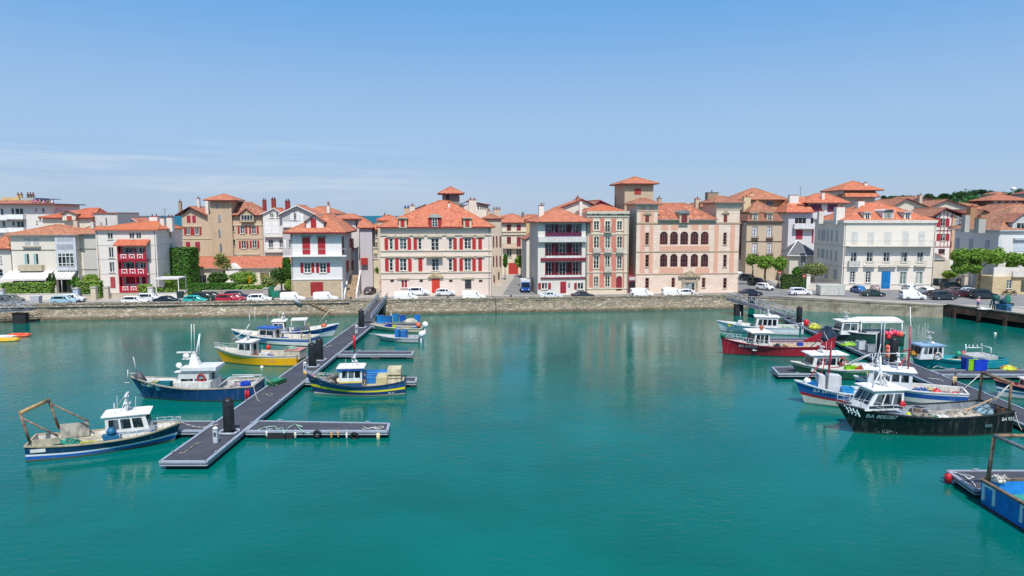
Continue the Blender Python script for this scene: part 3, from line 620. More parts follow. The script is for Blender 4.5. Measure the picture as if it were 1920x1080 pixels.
# ================================================================ cream palace with red shutters
b = Bld('palace', 'wide cream stone palace with bright red shutters under a tall hipped orange roof', 135, 966, 10.8, 380, 17, stucco('eeddd2', 'bca894', .3), 'palace', 'R3')
RS = 'b8302f'
for (y0, y1) in ((468, 550), (620, 710)):
    top = y0 < 500
    b.win(201, y0, 227, y1, cols=1, rows=3); b.win(278, y0, 330, y1, cols=2, rows=3); b.win(762, y0-3, 814, y1-2, cols=2, rows=3); b.win(644, y0, 672, y1, cols=1, rows=3)
    if top: b.win(416, y0, 442, y1, cols=1, rows=3)
    for x0 in ((164, 240, 337, 381) if top else (168, 245, 341)): b.pan(x0, y0-2, x0+27, y1+6, c=RS)
    if not top: b.pan(418, 616, 448, 714, c=RS)
    for x0 in (679, 725, 822, 867): b.pan(x0, y0-4, x0+27, y1+4, c=RS)
    b.win(513 if top else 519, y0, 572, y1+8 if top else y1, cols=2, rows=3)
    for (x0, x1) in ((180, 242), (250, 350), (380, 460), (486, 595), (630, 690), (748, 832), (852, 914)): b.band(y0-22, y0-10, x0, x1, .3, 'lintel', 'cbbb9f')
b.allbands([558, 600, 722], .22, .16, 'ddd0ba', sides='R'); b.allbands([386, 440], .3, .2, 'ddd0ba', sides='R'); b.allbands([768], .15, .1, 'ddd0ba', sides='R')
b.balc(478, 600, 560, 600, 1.1, slabc='cbbb9f', railc='b9a890')
b.win(288, 778, 336, 840, fc='f0ece4', cols=2, rows=1, gl=paint('a03038')); b.band(762, 774, 260, 352, .25, 'lintel', 'cbbb9f')
b.pan(519, 772, 579, 874, 'door', 'd0402c'); b.win(766, 778, 816, 848, cols=1, rows=1, fc='8f8f92', gl=glassm('3a3c40')); b.band(758, 772, 742, 838, .25, 'lintel', 'cbbb9f')
for x0 in (208, 426, 648, 872): b.pan(x0, 778, x0+26, 794, 'vent', '3a3028')
mb = MB(); u0, u1, z0, z1 = b.rect('F', 490, 726, 606, 752); mb.prism([(u0, -.4, z0), (u1, -.4, z0), ((u0+u1)/2, -.4, z1)], (0, .39, 0)); mb.box(u0, u1, -.45, -.003, z0-.25, z0-.003); mb.build('pediment', paint('c9b58a', .85, .3), b.t)
# right flank
for (y0, y1) in ((450, 545), (600, 690)):
    for x0 in (976, 1000, 1026): b.pan(x0, y0, x0+9, y1-8, 'shutter', '9c3440', face='R')
b.pan(980, 745, 990, 800, 'shutter', '8c3440', face='R'); b.pan(1015, 720, 1024, 780, 'shutter', '8c3440', face='R')
dd = b.D
xm = b.fx(640, 185, dd/2); zr = b.fx(605, 185, dd/2)[1]; xa = b.fx(572, 185, dd/2)[0]; xb = b.fx(645, 185, dd/2)[0]
PT = tiles('d97a58', 'c0583a', lf=.25)
b.roof(-.7, b.W+.7, -.8, dd+.8, b.H, (xa, dd/2, zr), (xb, dd/2, zr), PT, '8a2c2c', th=.25)
b.dorm(270, 330, 318, 384, -.85, 4.5, kind='flat', wall='e3d3b6', winr=(284, 326, 314, 380), shut=RS, mat=paint('c9baa0'))
b.dorm(497, 588, 312, 384, -.85, 5, kind='curve', ya=284, wall='b8303a', mat=paint('b4b4ac'), winr=(521, 318, 561, 380), wr=3)
b.dorm(756, 818, 318, 384, -.85, 4.5, kind='flat', wall='e3d3b6', winr=(769, 322, 800, 380), shut=RS, mat=paint('c9baa0'))
b.chim(640, 205, 656, 300, 6, 'f0ece4', .5); b.chim(797, 180, 853, 290, 12, 'e6e0d4', 1.8, 2); b.chim(352, 225, 392, 270, 14, 'e6e0d4', 1.3, 1); b.chim(308, 240, 352, 300, 10, 'c9b8a0', 1.2, 2, '2a4a9a')
b.finish()
b.pipe(b.W-.5)
t = Bld('lookout_tower', 'grey boarded rooftop belvedere with small pyramid tile roof above the cream palace', 604, 730, 34, 130, 5.5, stucco('9a8f8a'), 'tower', 'R3'); t.pan(626, 142, 650, 190, 'door', '3a2a2a')
for x in (650, 672, 695): t.band(135, 230, x, x+5, .03, 'board', '84787a')
t.hip(80, oh=1.1, fas='7a2f2a'); t.finish()
c = Bld('penthouse', 'white rooftop house with red beams and dark window row behind the cream palace tower', 735, 945, 36, 215, 9, stucco('ece6da'), 'house', 'R3', group=None)
c.roof(-.5, c.W+.5, -.5, 9, c.H, (c.W*.28, -.5, c.fx(790, 186, 0)[1]), (c.W*.28, 9, c.fx(790, 186, 0)[1]), TILE, '7a2f2a', gable='FB')
for x in (862, 880, 896, 912, 928): c.win(x, 218, x+11, 250, cols=1, rows=1, hole=False, fc='d8d0c8')
c.finish()
c = Bld('gabled_house', 'cream gabled house half hidden left of the cream palace chimneys', 395, 500, 33, 245, 8, stucco('ece6da'), 'house', 'R3'); c.gab(470, 212, oh=.4); c.finish()
c = Bld('tiled_house', 'low cream house with orange hip roof touching the left end of the cream palace', 118, 270, 22, 330, 9, stucco('e0d4c0'), 'house', 'R3'); c.hip(292, oh=.3, mat=PT, fas='b8503c'); c.chim(152, 297, 178, 345, 2, 'e6e0d4'); c.finish()
c = Bld('tiled_house', 'pale house with messy chimneys and brown roof behind right end of the cream palace', 905, 1040, 30, 318, 9, stucco('d8cbb8'), 'house', 'R3'); c.hip(285, oh=.4, mat=TILEB); c.chim(980, 250, 1035, 300, 3, 'cfc4b4', 1.5, 3); c.chim(935, 262, 960, 300, 5, 'cfc4b4'); c.finish()
# ================================================================ houses up the street
c = Bld('street_house', 'cream house with red garage and two red window rows closing the side street', 1044, 1226, 0, 348, 10, stucco('e8dcc6'), 'house', 'R3', Y=188)
for (y0, y1) in ((366, 412), (456, 508)):
    c.pan(1082, y0, 1112, y1, c='6a2830'); c.pan(1156, y0, 1186, y1+(20 if y0 > 400 else 0), c='8c2c3c')
c.allbands([415, 437], .25, .3, 'e8dcc6'); c.balc(1050, 1206, 508, 540, 1.0, railc='b04a50'); c.win(1080, 545, 1118, 610, gl=glassm('55504a')); c.win(1152, 545, 1190, 610, gl=glassm('55504a'))
c.pan(1094, 652, 1166, 740, 'garage_door', 'b83a34'); c.hip(283, oh=.7); c.finish()
c = Bld('street_house', 'ochre house with grey chimney behind the street house', 1200, 1330, 0, 322, 12, stucco('dcb98c'), 'house', 'R3', Y=205); c.hip(290, oh=.6); c.chim(1194, 280, 1212, 310, 4, '7a7a72'); c.finish()
c = Bld('street_house', 'small white house with red garage and red loggia beside the gallery house', 1228, 1306, 0, 470, 9, stucco('ece8e0'), 'house', 'R3', Y=168)
c.gab(1300, 425, oh=.4, mat=TILEB); c.pan(1262, 692, 1306, 742, 'garage_door', 'c03438'); c.pan(1262, 662, 1306, 690, 'sun_blind', '6a2838'); c.pan(1262, 500, 1284, 570, 'shutter', '8a3a50'); c.balc(1258, 1306, 550, 578, .7, railc='8a3048'); c.pan(1290, 585, 1306, 635, 'shutter', 'a02c3c'); c.finish()
# ================================================================ white Basque house
b = Bld('basque_house', 'white Basque house with red shutters, sandstone base and red garage door beside the stairs', 914, 1270, 7.5, 392, 17, stucco('eceaea', '9a98a0', .2), 'house', 'R2')
b.pan(994, 432, 1048, 547, 'shutter', 'a8262c'); b.pan(1102, 432, 1155, 547, 'shutter', 'a8262c'); b.band(422, 430, 986, 1054, .2, 'lintel', '8f8578'); b.band(422, 430, 1095, 1160, .2, 'lintel', '8f8578')
for x0 in (1006, 1115): b.ws(x0, 605, x0+46, 675, cols=2, rows=3, c='a8262c')
b.balc(862, 1305, 508, 556, 1.3, slabc='e8e6e2', railc='eceaea', bars=False)
b.pan(920, 727, 1266, 850, 'stone_base', m=brick('sand_ashlar', 'cbb799', 'bda88a', 'a39074', .9, .4, .012, .3, .2, dist=.01), o=(.003, .12)); b.allbands([722], .2, .2, 'd8d5d0')
b.pan(1052, 740, 1140, 832, 'garage_door', 'a02a2c', o=(.125, .17))
for (x0, y0, x1, y1) in ((1300, 590, 1318, 670),(1335, 590, 1350, 655),(1355, 585, 1382, 655),(1322, 435, 1336, 500),(1338, 435, 1352, 520),(1385, 412, 1402, 490),(1404, 412, 1420, 490)): b.pan(x0, y0, x1, y1, c='9c2a34', face='R')
b.pan(1270, 425, 1284, 545, 'shutter', '5a2a3a', face='R')
zr = b.fx(1200, 266, 8)[1]; m = b.D
b.roof(-1.1, b.W+1.1, -1.2, m+1, b.H, (b.W*.62, 6.5, b.fx(1160, 263, 6.5)[1]), (b.W*.62, m-3, b.fx(1160, 263, 6.5)[1]), tiles('d07650', 'b05636', lf=.5), '7a1f26', th=.32)
b.dorm(1018, 1142, 318, 362, .6, 4, ya=268, wall='f0eeec', winr=(1052, 297, 1092, 360), shut='a8262c', mat=TILE); b.chim(1164, 205, 1184, 262, 12, 'f0ece4', .8); b.finish()
b.pipe(.2)
c = Bld('rear_wing', 'white rear wing with raised orange roof behind the white Basque house', 1215, 1395, 28, 362, 12, stucco('e6e4e6'), 'house', 'R2')
z1 = c.fx(1300, 298)[1]; mb = MB(); mb.box(c.fx(1230, 300)[0], c.fx(1365, 300)[0], 0, 8, c.H, z1); mb.build('attic', stucco('e6e4e6'), c.t)
c.roof(-1, c.W+.6, -.8, 9, z1, (2.5, 4, c.fx(1280, 266, 4)[1]), (c.W-1.5, 4, c.fx(1280, 266, 4)[1]), TILE, '7a1f26', name='attic_roof')
c.finish()
c = Bld('rear_wing', 'wing with lavender shade in its wall colour and hip roof right of the white Basque house', 1398, 1484, 24, 360, 9, stucco('d4cfd8'), 'house', 'R2'); c.hip(300, oh=.5, xr=(0, c.W*.3)); c.pan(1405, 572, 1452, 618, 'awning', 'b83430', o=(.01, .8)); c.finish()  # stucco colour carries the lavender tone of a flank in shade
# outside stair
mb = MB(); L = 8.; n = 14
b2 = b
for i in range(n): mb.box(b.W+.4, b.W+2.4, .8+i*L/n*1.0, .8+(i+1)*L/n, -.2, .28*(i+1))
st = mb.build('stair', paint('b9a084', .9, .3), None, b.A); st.rotation_euler = (0, 0, b.ang); tag(st, 'outside stone stair climbing along the white Basque house', 'stairs')
mb = MB(); 
for (xx, zz) in ((b.W+.1, .8), (b.W+2.42, 1.0)): mb.hexa([(xx,.3,-.2),(xx+.28,.3,-.2),(xx+.28,.8+L,-.2),(xx,.8+L,-.2)], [(xx,.3,zz),(xx+.28,.3,zz),(xx+.28,.8+L,4.9),(xx,.8+L,4.9)])
mb.build('parapet', stucco('eceaea'), st)
c = Bld('apartment_house', 'slim cream apartment house seen in the gap left of the cream palace', 1489, 1542, 26, 372, 10, stucco('ebe0c8'), 'house', 'R2')
for y0 in (394, 466, 542): c.win(1493, y0, 1520, y0+36, cols=2, rows=2)
c.hip(330, oh=.5, mat=PT, fas='b04038'); c.finish()
# ================================================================ bungalow and the houses behind it
c = Bld('bungalow', 'low cream bungalow with long plain orange roof behind the garden shrubs', 228, 912, 36, 640, 8, stucco('e0d5c2'), 'house', 'R2')
c.win(260, 692, 326, 750, cols=2, rows=1); c.win(696, 674, 764, 740, cols=1, rows=1, gl=glassm('8a7f50', '4a5a30', .6)); c.win(478, 700, 512, 740, cols=2, rows=1)
c.roof(-.3, c.W+.3, -.6, 8.6, c.H, (-.3, 4, c.fx(560, 563, 4)[1]), (c.W+.3, 4, c.fx(560, 563, 4)[1]), tiles('c8674a', 'bd5c40', lf=.1), '9a8f84', gable='LR')
mb = MB(); u0 = c.fx(470, 620)[0]; u1 = c.fx(560, 620)[0]; mb.box(u0, u1, -1.6, -.003, -.2, c.H-.1); mb.prism([(u0-.5, -1.9, c.H-.1), (u1+.5, -1.9, c.H-.1), ((u0+u1)/2, -1.9, c.H+1.1)], (0, 3, 0)); mb.build('porch', stucco('f0ece6'), c.t)
c.finish()
TAN = stucco('d4bda2', '968468', .3); b = Bld('villa', 'tan villa with square stair tower, red shutters and two gabled wings', 165, 725, 52, 275, 11, TAN, 'villa', 'R2')
b.H0 = b.H; b.H = b.fx(250, 268)[1]
for (x0, x1) in ((180, 209), (243, 272)): b.win(x0, 362, x1, 410, cols=2, rows=1, gl=GLC)
for x0 in (168, 213, 227, 276): b.pan(x0, 358, x0+14, 413, c='a83038')
for (x0, y0, x1, y1) in ((188, 276, 213, 326), (226, 276, 250, 326), (181, 460, 212, 500), (247, 460, 280, 526)): b.pan(x0, y0, x1, y1, c='a83044')
for y0 in (270, 374, 474): b.win(404, y0, 428, y0+52, cols=2, rows=2, surround='c9b394')
for (x0, y0) in ((560, 348), (640, 350), (568, 452), (644, 450)): b.ws(x0, y0, x0+32, y0+54, sw=.42, cols=2, rows=2, c='a83038')
for (x0, y0) in ((505, 346), (512, 446)): b.win(x0, y0, x0+14, y0+42, cols=1, rows=2, surround='d8c8a8')
b.win(535, 552, 570, 560, hole=False); b.allbands([436], .2, .12, 'd8c8a8')
for (y, x0, x1) in ((346, 166, 225), (346, 232, 290), (338, 500, 718), (542, 500, 700)): b.band(y, y+8, x0, x1, .15, 'lintel', 'd8c8a8')
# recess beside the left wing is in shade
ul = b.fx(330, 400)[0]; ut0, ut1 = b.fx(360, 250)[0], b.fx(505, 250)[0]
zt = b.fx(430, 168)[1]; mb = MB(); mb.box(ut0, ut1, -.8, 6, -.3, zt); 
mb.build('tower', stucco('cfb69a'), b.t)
tw = [((385, 192), (410, 228)), ((404, 270), (428, 322)), ((404, 374), (428, 428)), ((412, 474), (438, 536))]
for i, (p, q) in enumerate(tw):
    a0 = b.fx(p[0], p[1], -.8); a1 = b.fx(q[0], q[1], -.8); mb = MB(); mb.box(a0[0], a1[0], -.84, -.803, a1[1], a0[1], 1); t = .1
    for c0 in ((a0[0], a0[0]+t), (a1[0]-t, a1[0]), ((a0[0]+a1[0])/2-.04, (a0[0]+a1[0])/2+.04)): mb.box(c0[0], c0[1], -.9, -.841, a1[1], a0[1], 0)
    mb.build('window', [paint(WHITE), GL], b.t)
mb = MB(); mb.box(ut0-.06, ut0+.35, -.9, -.803, -.3, zt-.3); mb.box(ut1-.35, ut1+.06, -.9, -.803, -.3, zt-.3); mb.build('quoin', paint('c9b394'), b.t)
zr = b.fx(435, 125, 3)[1]; b.roof(ut0-1.3, ut1+1.3, -2.0, 7.2, zt, ((ut0+ut1)/2, 2.6, zr), ((ut0+ut1)/2, 2.6, zr), TILE, '7a2b2b', name='tower_roof')
az = b.fx(210, 213)[1]; b.roof(-1.4, ul+.3, -.9, 11, b.H-.2, (b.fx(212, 215)[0], -.9, az), (b.fx(212, 215)[0], 11, az), TILE, '5a1f22', gable='FB')
b.xtra.hexa([(0,.002,b.H-.5),(ul,.002,b.H-.5),(b.fx(212, 215)[0],.002,az-.3)], [(0,10,b.H-.5),(ul,10,b.H-.5),(b.fx(212, 215)[0],10,az-.3)])
b.roof(ut1+.05, b.W+.6, -.8, 11.5, b.H-.1, (ut1+.06, 6, b.fx(620, 183, 6)[1]), (b.W-4, 6, b.fx(620, 183, 6)[1]), TILEB, '7a2b2b', gable='L', name='wing_roof')
b.dorm(558, 655, 268, 318, -.9, 5, ya=224, wall='c9b394', winr=(566, 272, 648, 308), wc=4, wr=1)
b.chim(126, 180, 148, 245, 4, 'a89c88', .9); b.chim(256, 158, 276, 210, 5, 'e0dcd4', .9); b.chim(314, 172, 340, 250, 2, 'f0ede6', .9); b.chim(714, 172, 740, 240, 6, '8c3a38', .9, 2, '7a2f2f'); b.chim(776, 162, 806, 215, 7, '8c3a38', .9, 2, '7a2f2f'); b.finish()
WB = stucco('ebe9e4', '9a98a0', .2)
b = Bld('row_house', 'narrow white row house with low gable and white balconies right of the tan villa', 728, 862, 51, 262, 10, WB, 'house', 'R2')
for (x0, y0, x1, y1) in ((766, 256, 794, 292), (812, 256, 840, 292), (758, 444, 790, 502), (834, 444, 858, 502)): b.win(x0, y0, x1, y1, cols=2, rows=1)
for (x0, y0, x1, y1) in ((734, 322, 775, 400), (782, 322, 830, 400), (740, 444, 756, 502), (800, 444, 830, 502)): b.pan(x0, y0, x1, y1, c='f2f1ee')
b.balc(732, 858, 402, 424, .8, railc='d8d8d8'); b.balc(732, 858, 514, 530, .8, railc='d8d8d8'); b.gab(795, 222, oh=.5, fas='f0eeea'); b.chim(872, 175, 905, 225, 8, '8c3038', .9, 2, '555555'); b.finish()
b = Bld('row_house', 'broad white and grey row house with wide white bargeboard gable behind the Basque house', 862, 1075, 50, 262, 12, stucco('c6c4c6', '8a8a90', .2), 'house', 'R2')
for (x0, y0, x1, y1) in ((934, 258, 950, 306), (900, 444, 912, 502)): b.win(x0, y0, x1, y1, cols=1, rows=3)
for (x0, y0, x1, y1) in ((910, 254, 932, 308), (955, 254, 975, 312), (980, 262, 1002, 330), (866, 444, 880, 502)): b.pan(x0, y0, x1, y1, c='f2f1ee')
b.balc(862, 990, 320, 356, .9, railc='f0eeea', solid=True); b.gab(958, 203, oh=.8, fas='f4f2ee'); b.chim(1164, 192, 1184, 260, 3, 'f0ece4', .8); b.finish()
# ================================================================ left cluster
b = Bld('loggia_house', 'white four storey house with projecting dark red timber loggia and flat orange roof', 676, 1098, 22, 372, 15, stucco('ebe6e0', 'a89a90', .2), 'house', 'R1')
for (x0, y0, x1, y1) in ((750, 396, 788, 442), (902, 394, 938, 440), (950, 394, 986, 440), (758, 498, 794, 570), (764, 602, 800, 672)): b.win(x0, y0, x1, y1, cols=2, rows=1)
b.pan(772, 705, 806, 782, c='b04a50'); b.allbands([484, 582, 684], .06, .04, 'b8b0a8', sides='R'); b.allbands([382], .5, .08, 'f2efe8', sides='R')
b.pan(694, 486, 699, 786, 'quoin', 'e8c4a8')
for (x0, y0, x1, y1) in ((1180, 382, 1196, 430), (1188, 478, 1202, 505)): b.win(x0, y0, x1, y1, face='R', cols=1, rows=1, fc='c0bcb8')
RC = 'b02034'; u0, u1, z0, z1 = b.rect('F', 850, 488, 1045, 806); lg = MB(); OUT = 1.6
for xx in (u0, u0+(u1-u0)*.12, u0+(u1-u0)*.58, u1-.16): lg.box(xx, xx+.16, -OUT, -OUT+.16, z0, z1)
fz = [b.rect('F', 850, y, 1045, y+5)[3] for y in (488, 585, 690, 806)]
for z in fz[1:]: lg.box(u0, u1, -OUT, -.003, z-.25, z)
lg.box(u0, u0+.1, -OUT, 0, z0, z1); L = lg.build('loggia', paint(RC), b.t)
for i, (yt, yb) in enumerate(((540, 585), (642, 690), (762, 806))):
    a0 = b.rect('F', 850, yt, 1045, yb); r_ = MB(); r_.box(u0, u1, -OUT-.05, -OUT-.003, a0[2], a0[3])
    for k in range(3):
        xx = u0+(u1-u0)*(.12+.29*k); w_ = (u1-u0)*.2; zt_ = a0[3]-.12; zb_ = a0[2]+.35; y_ = -OUT-.09
        r_.box(xx, xx+.14, y_, -OUT-.051, zb_, zt_, 1); r_.box(xx+w_-.14, xx+w_, y_, -OUT-.051, zb_, zt_, 1); r_.box(xx, xx+w_, y_-.01, -OUT-.051, zt_-.14, zt_+.02, 1); r_.box(xx+w_*.35, xx+w_*.65, y_, -OUT-.051, zb_+.1, zb_+.4, 1)
    r_.build('railing', [paint(RC), paint('f0ece8')], L)
for (x0, y0, x1, y1) in ((872, 500, 960, 538), (974, 500, 1016, 538), (880, 604, 966, 645), (982, 604, 1022, 645)): b.win(x0, y0, x1, y1, cols=3 if x1-x0 > 60 else 2, rows=1, hole=False)
b.pan(882, 700, 974, 752, 'shutter', 'b02038'); b.pan(992, 704, 1030, 750, 'shutter', 'a01838')
a0 = b.rect('F', 822, 452, 1052, 486); mb = MB(); mb.hexa([(a0[0], -2.3, a0[2]), (a0[1], -2.3, a0[2]), (a0[1], 0, a0[2]+.9), (a0[0], 0, a0[2]+.9)], [(a0[0], -2.3, a0[2]+.2), (a0[1], -2.3, a0[2]+.2), (a0[1], 0, a0[3]+.3), (a0[0], 0, a0[3]+.3)]); mb.build('canopy', TILED, L)
b.hip(318, oh=.6, fas='d06a44', mat=tiles('dd6b3c', 'd0602f', lf=.1), xr=(b.W*.55, b.W*.85)); b.chim(1116, 295, 1146, 358, 5, 'e8e4de', 1.); b.chim(1160, 290, 1204, 356, 6, 'e8e4de', 1.4, 2); b.chim(1040, 284, 1100, 330, 8, 'f0ede8', 1.5, 2); b.finish()
b.pipe(.3); b.pipe(b.W-.3)
b = Bld('villa', 'cream villa with mottled tile roof, stone balcony and striped shop awnings behind the hedge', 82, 542, 23, 408, 12, stucco('e8e2d6', '9a8f7c', .3), 'villa', 'R1')
for x0 in (172, 234): b.pan(x0, 436, x0+38, 482, 'shutter', 'b9bdb6', slats=False)
b.band(490, 498, 162, 286, .5, 'sill', 'a8a090'); 
for x0 in (184, 248): b.win(x0, 544, x0+20, 618, cols=1, rows=1, gl=glassm('1c3a3c')); b.pan(x0-10, 544, x0-2, 618, 'shutter', '6abcc0', slats=False)
b.balc(146, 312, 620, 656, 1.1, slabc='b0a590', railc='c2b49a', solid=True); b.allbands([516], .14, .1, '8f887c', sides='R'); b.allbands([408], .25, .3, 'c9c0b2', sides='R')
u0, u1, z0, z1 = b.rect('F', 398, 412, 540, 660); mb = MB(); mb.box(u0, u1, -.5, -.003, z0, z1); o = mb.build('bay', stucco('d2d6de'), b.t)
for (y0, y1, c_) in ((424, 455, 'b4b6bc'), (476, 512, 'a8aab2')):
    a0 = b.rect('F', 406, y0, 520, y1); mb = MB(); mb.box(a0[0], a0[1], -.53, -.503, a0[2], a0[3]); mb.build('blind', paint(c_), o)
a0 = b.rect('F', 416, 538, 526, 628); mb = MB(); mb.box(a0[0], a0[1], -.53, -.503, a0[2], a0[3], 1)
for i in range(5): c = a0[0]+(a0[1]-a0[0])*i/4; mb.box(c-.07, c+.07, -.6, -.531, a0[2], a0[3], 0)
for f in (0, .2, .75, 1): c = a0[2]+(a0[3]-a0[2])*f; mb.box(a0[0], a0[1], -.59, -.532, c-.06, c+.06, 0)
mb.build('window', [paint(WHITE), GL], o)
b.hip(340, oh=.8, mat=tiles('c47a55', 'a05a3c', lf=.6), fas='a89080'); b.chim(630, 318, 655, 380, 3, 'd8d5d0', 1.); b.chim(510, 310, 540, 345, 8, 'cfc8bc', 1.); b.finish()
b.pipe(b.W-.2)
w2 = Bld('villa_wing', 'narrow grey side wing joined to the cream villa with thin string courses', 544, 684, 24.5, 400, 9, stucco('cfcdc8', '8f8a84', .3), 'house', 'R1'); w2.allbands([508, 652], .14, .1, '8f887c'); w2.pan(556, 420, 588, 520, 'quoin', 'e6dcc8'); w2.pan(556, 530, 590, 728, 'quoin', 'e9e0d0')
w2.roof(-.5, w2.W+.3, -.6, 9, w2.H, (.5, 5, w2.fx(600, 352, 5)[1]), (w2.W-.5, 5, w2.fx(600, 352, 5)[1]), tiles('c47a55', 'a05a3c', lf=.6), 'a89080'); w2.finish()
for (x0, x1, yt, yb, lab) in ((70, 380, 660, 712, 'long pale canvas awning over the villa terrace left of the cypresses'), (388, 540, 662, 708, 'grey striped awning over the villa shop right of the cypresses')):
    a0 = b.rect('F', x0, yt, x1, yb); mb = MB(); d = 3.2 if x0 < 100 else 2.2; n = 12
    for i in range(n):
        p0 = a0[0]+(a0[1]-a0[0])*i/n; p1 = a0[0]+(a0[1]-a0[0])*(i+1)/n; mb.hexa([(p0, -d, a0[2]+.1), (p1, -d, a0[2]+.1), (p1, -.02, a0[3]-.1), (p0, -.02, a0[3]-.1)], [(p0, -d, a0[2]+.16), (p1, -d, a0[2]+.16), (p1, -.02, a0[3]), (p0, -.02, a0[3])], i % 2 if x0 > 100 else 0)
    mb.box(a0[0], a0[1], -d-.03, -d-.003, a0[2]-.25, a0[2]+.16); aw = mb.build('awning', [paint('e6e2dc', .9), paint('bcb6b0', .9)], None, b.A); aw.rotation_euler = (0, 0, b.ang); tag(aw, lab, 'awning')
    f = MB()
    for xx in (a0[0]+.2, (a0[0]+a0[1])/2, a0[1]-.2): f.tube((xx, -d+.1, -.1), (xx, -d+.1, a0[2]+.1), .05)
    f.build('frame', paint('e6e6e6'), aw)
    mb = MB(); mb.box(a0[0]+.5, a0[1]-.4, -.03, -.004, .2, a0[2]+.2); mb.build('shop_front', glassm('2a3030', '9a9a90', .7), b.t)
b = Bld('corner_house', 'cream house end with rough orange roof cut by the left edge of the photo', -60, 76, 24, 506, 10, stucco('e6e2da'), 'house', 'R1'); b.win(-10, 560, 12, 610); b.win(-10, 650, 20, 700, arch=True, cols=1, rows=2, fc='9fb4c4'); b.hip(415, oh=.7, mat=tiles('cc7048', 'a85232', lf=.6), x1=b.W); b.finish()
b = Bld('apartment_block', 'tall white apartment block with roof terrace and big glazed bays at the upper left', -30, 852, 42, 268, 12, stucco('e9e7e4', 'a8a4a8', .2), 'apartment block', 'D4')
for (x0, y0, x1, y1, n) in ((168, 322, 210, 416, 1), (226, 322, 350, 416, 2), (182, 514, 222, 582, 1), (250, 514, 360, 612, 2), (10, 328, 48, 430, 1), (36, 515, 76, 596, 1)): b.win(x0, y0, x1, y1, cols=n, rows=1, gl=glassm('18343a'))
for (x0, y0, x1, y1) in ((532, 320, 550, 374), (632, 320, 664, 386), (584, 440, 616, 504), (638, 444, 670, 504), (546, 504, 562, 556)): b.win(x0, y0, x1, y1, cols=1, rows=1, fc='d0ccd0')
for (x0, x1, y) in ((150, 390, 420), (-20, 150, 432), (150, 400, 614), (-20, 150, 620)): b.balc(x0, x1, y, y+66, 1.2, railc='f0f0f0', solid=True, slabc='8f8a88')
mb = MB(); mb.box(-1.2, b.W+1.2, -1.4, 12.6, b.H, b.H+.22, 1); mb.prism([(-1.2, -1.4, b.H+.22), (b.W+.2, -1.4, b.H+.22), (b.W-.6, .8, b.H+1.0), (-1.2, .8, b.H+1.0)], (0, .001, 0)); mb.build('roof', [TILEB, paint('7a3034')], b.t)
u0, z1 = b.fx(20, 160, 3); u1, z0 = b.fx(290, 230, 3); mb = MB(); mb.box(u0, u1, 3, 9, b.H+.22, z1); mb.build('roof_house', stucco('e8c890'), b.t)
u0, z1 = b.fx(300, 165, 2); u1, z0 = b.fx(524, 235, 2); mb = MB(); mb.box(u0, u1, 2, 8, b.H+.22, z1); o = mb.build('roof_house', stucco('bfc8c8'), b.t)
for x in (400, 440, 480): b.chim(x, 118, x+22, 165, 4, '6a5a50', .5)
b.chim(250, 120, 275, 165, 5, 'c8a878', .6); b.chim(300, 120, 325, 165, 5, 'c8a878', .6); b.finish()
u0 = b.fx(530, 240)[0]; u1 = b.fx(830, 240)[0]; z1 = b.fx(700, 182)[1]; z0 = b.H+.23; mb = MB(); mb.box(u0, u1, -.8, 2.5, z1-.12, z1)
for k in range(6): xx = u0+(u1-u0)*k/5; mb.box(xx-.05, xx+.05, -.8, -.7, z0, z1-.12)
pg = mb.build('pergola', paint('2c3c78'), None, b.A); pg.rotation_euler = (0,0,b.ang); tag(pg, 'blue canvas sun shade on the roof terrace of the white apartment block', 'sun shade')
mb = MB()
for k in range(26):
    xx = u0+(u1-u0)*k/26; h = random.uniform(.3, 1.0); mb.sphere((xx, -.95, z0+h/2), .25, 6, 4, (1, 1, h*2), mi=random.choice((0, 0, 1, 2)))
hb = mb.build('flower_box', [paint('c87890', .9, .4), paint('e8e4e8', .9), paint('3f6a3a', .9)], None, b.A); hb.rotation_euler = (0,0,b.ang); tag(hb, 'row of pink and white flowers along the roof terrace edge', 'flowers', kind='stuff')
b = Bld('dormer_house', 'cream house with bright red roof and small centre gable behind the cream villa', 676, 1425, 40, 462, 10, stucco('ece4d4'), 'house', 'D4')
b.roof(-.6, b.W+.3, -.7, 10.6, b.H, (b.W*.72, 5, b.fx(1250, 322, 5)[1]), (b.W-.6, 5, b.fx(1250, 322, 5)[1]), tiles('d8603c', 'b84a2c', lf=.25), '8a2020'); b.dorm(930, 1142, 405, 500, -.8, 6, ya=358, wall='ece4d4', winr=(1002, 440, 1080, 500), shut='b84a40'); b.chim(780, 340, 840, 415, 3, 'e6e4e0', 1.); b.finish()
b = Bld('rear_wing', 'plain white flank with two slit windows right of the red roofed dormer house', 1428, 1795, 40.5, 398, 12, stucco('dcdcda'), 'house', 'D4')
for (x0, y0, x1, y1) in ((1586, 466, 1606, 590), (1510, 538, 1526, 606)): b.win(x0, y0, x1, y1, cols=1, rows=1)
mb = MB(); mb.box(-.3, b.W+.1, -.3, 12, b.H, b.H+.18); mb.build('roof', paint('b86a54'), b.t); b.finish()
b = Bld('gabled_house', 'white low gable peeking over the flat orange roof of the loggia house', 836, 992, 48, 330, 9, stucco('dedcd8'), 'house', 'R1'); b.gab(910, 288, oh=.4, fas='f0eeea'); b.finish()
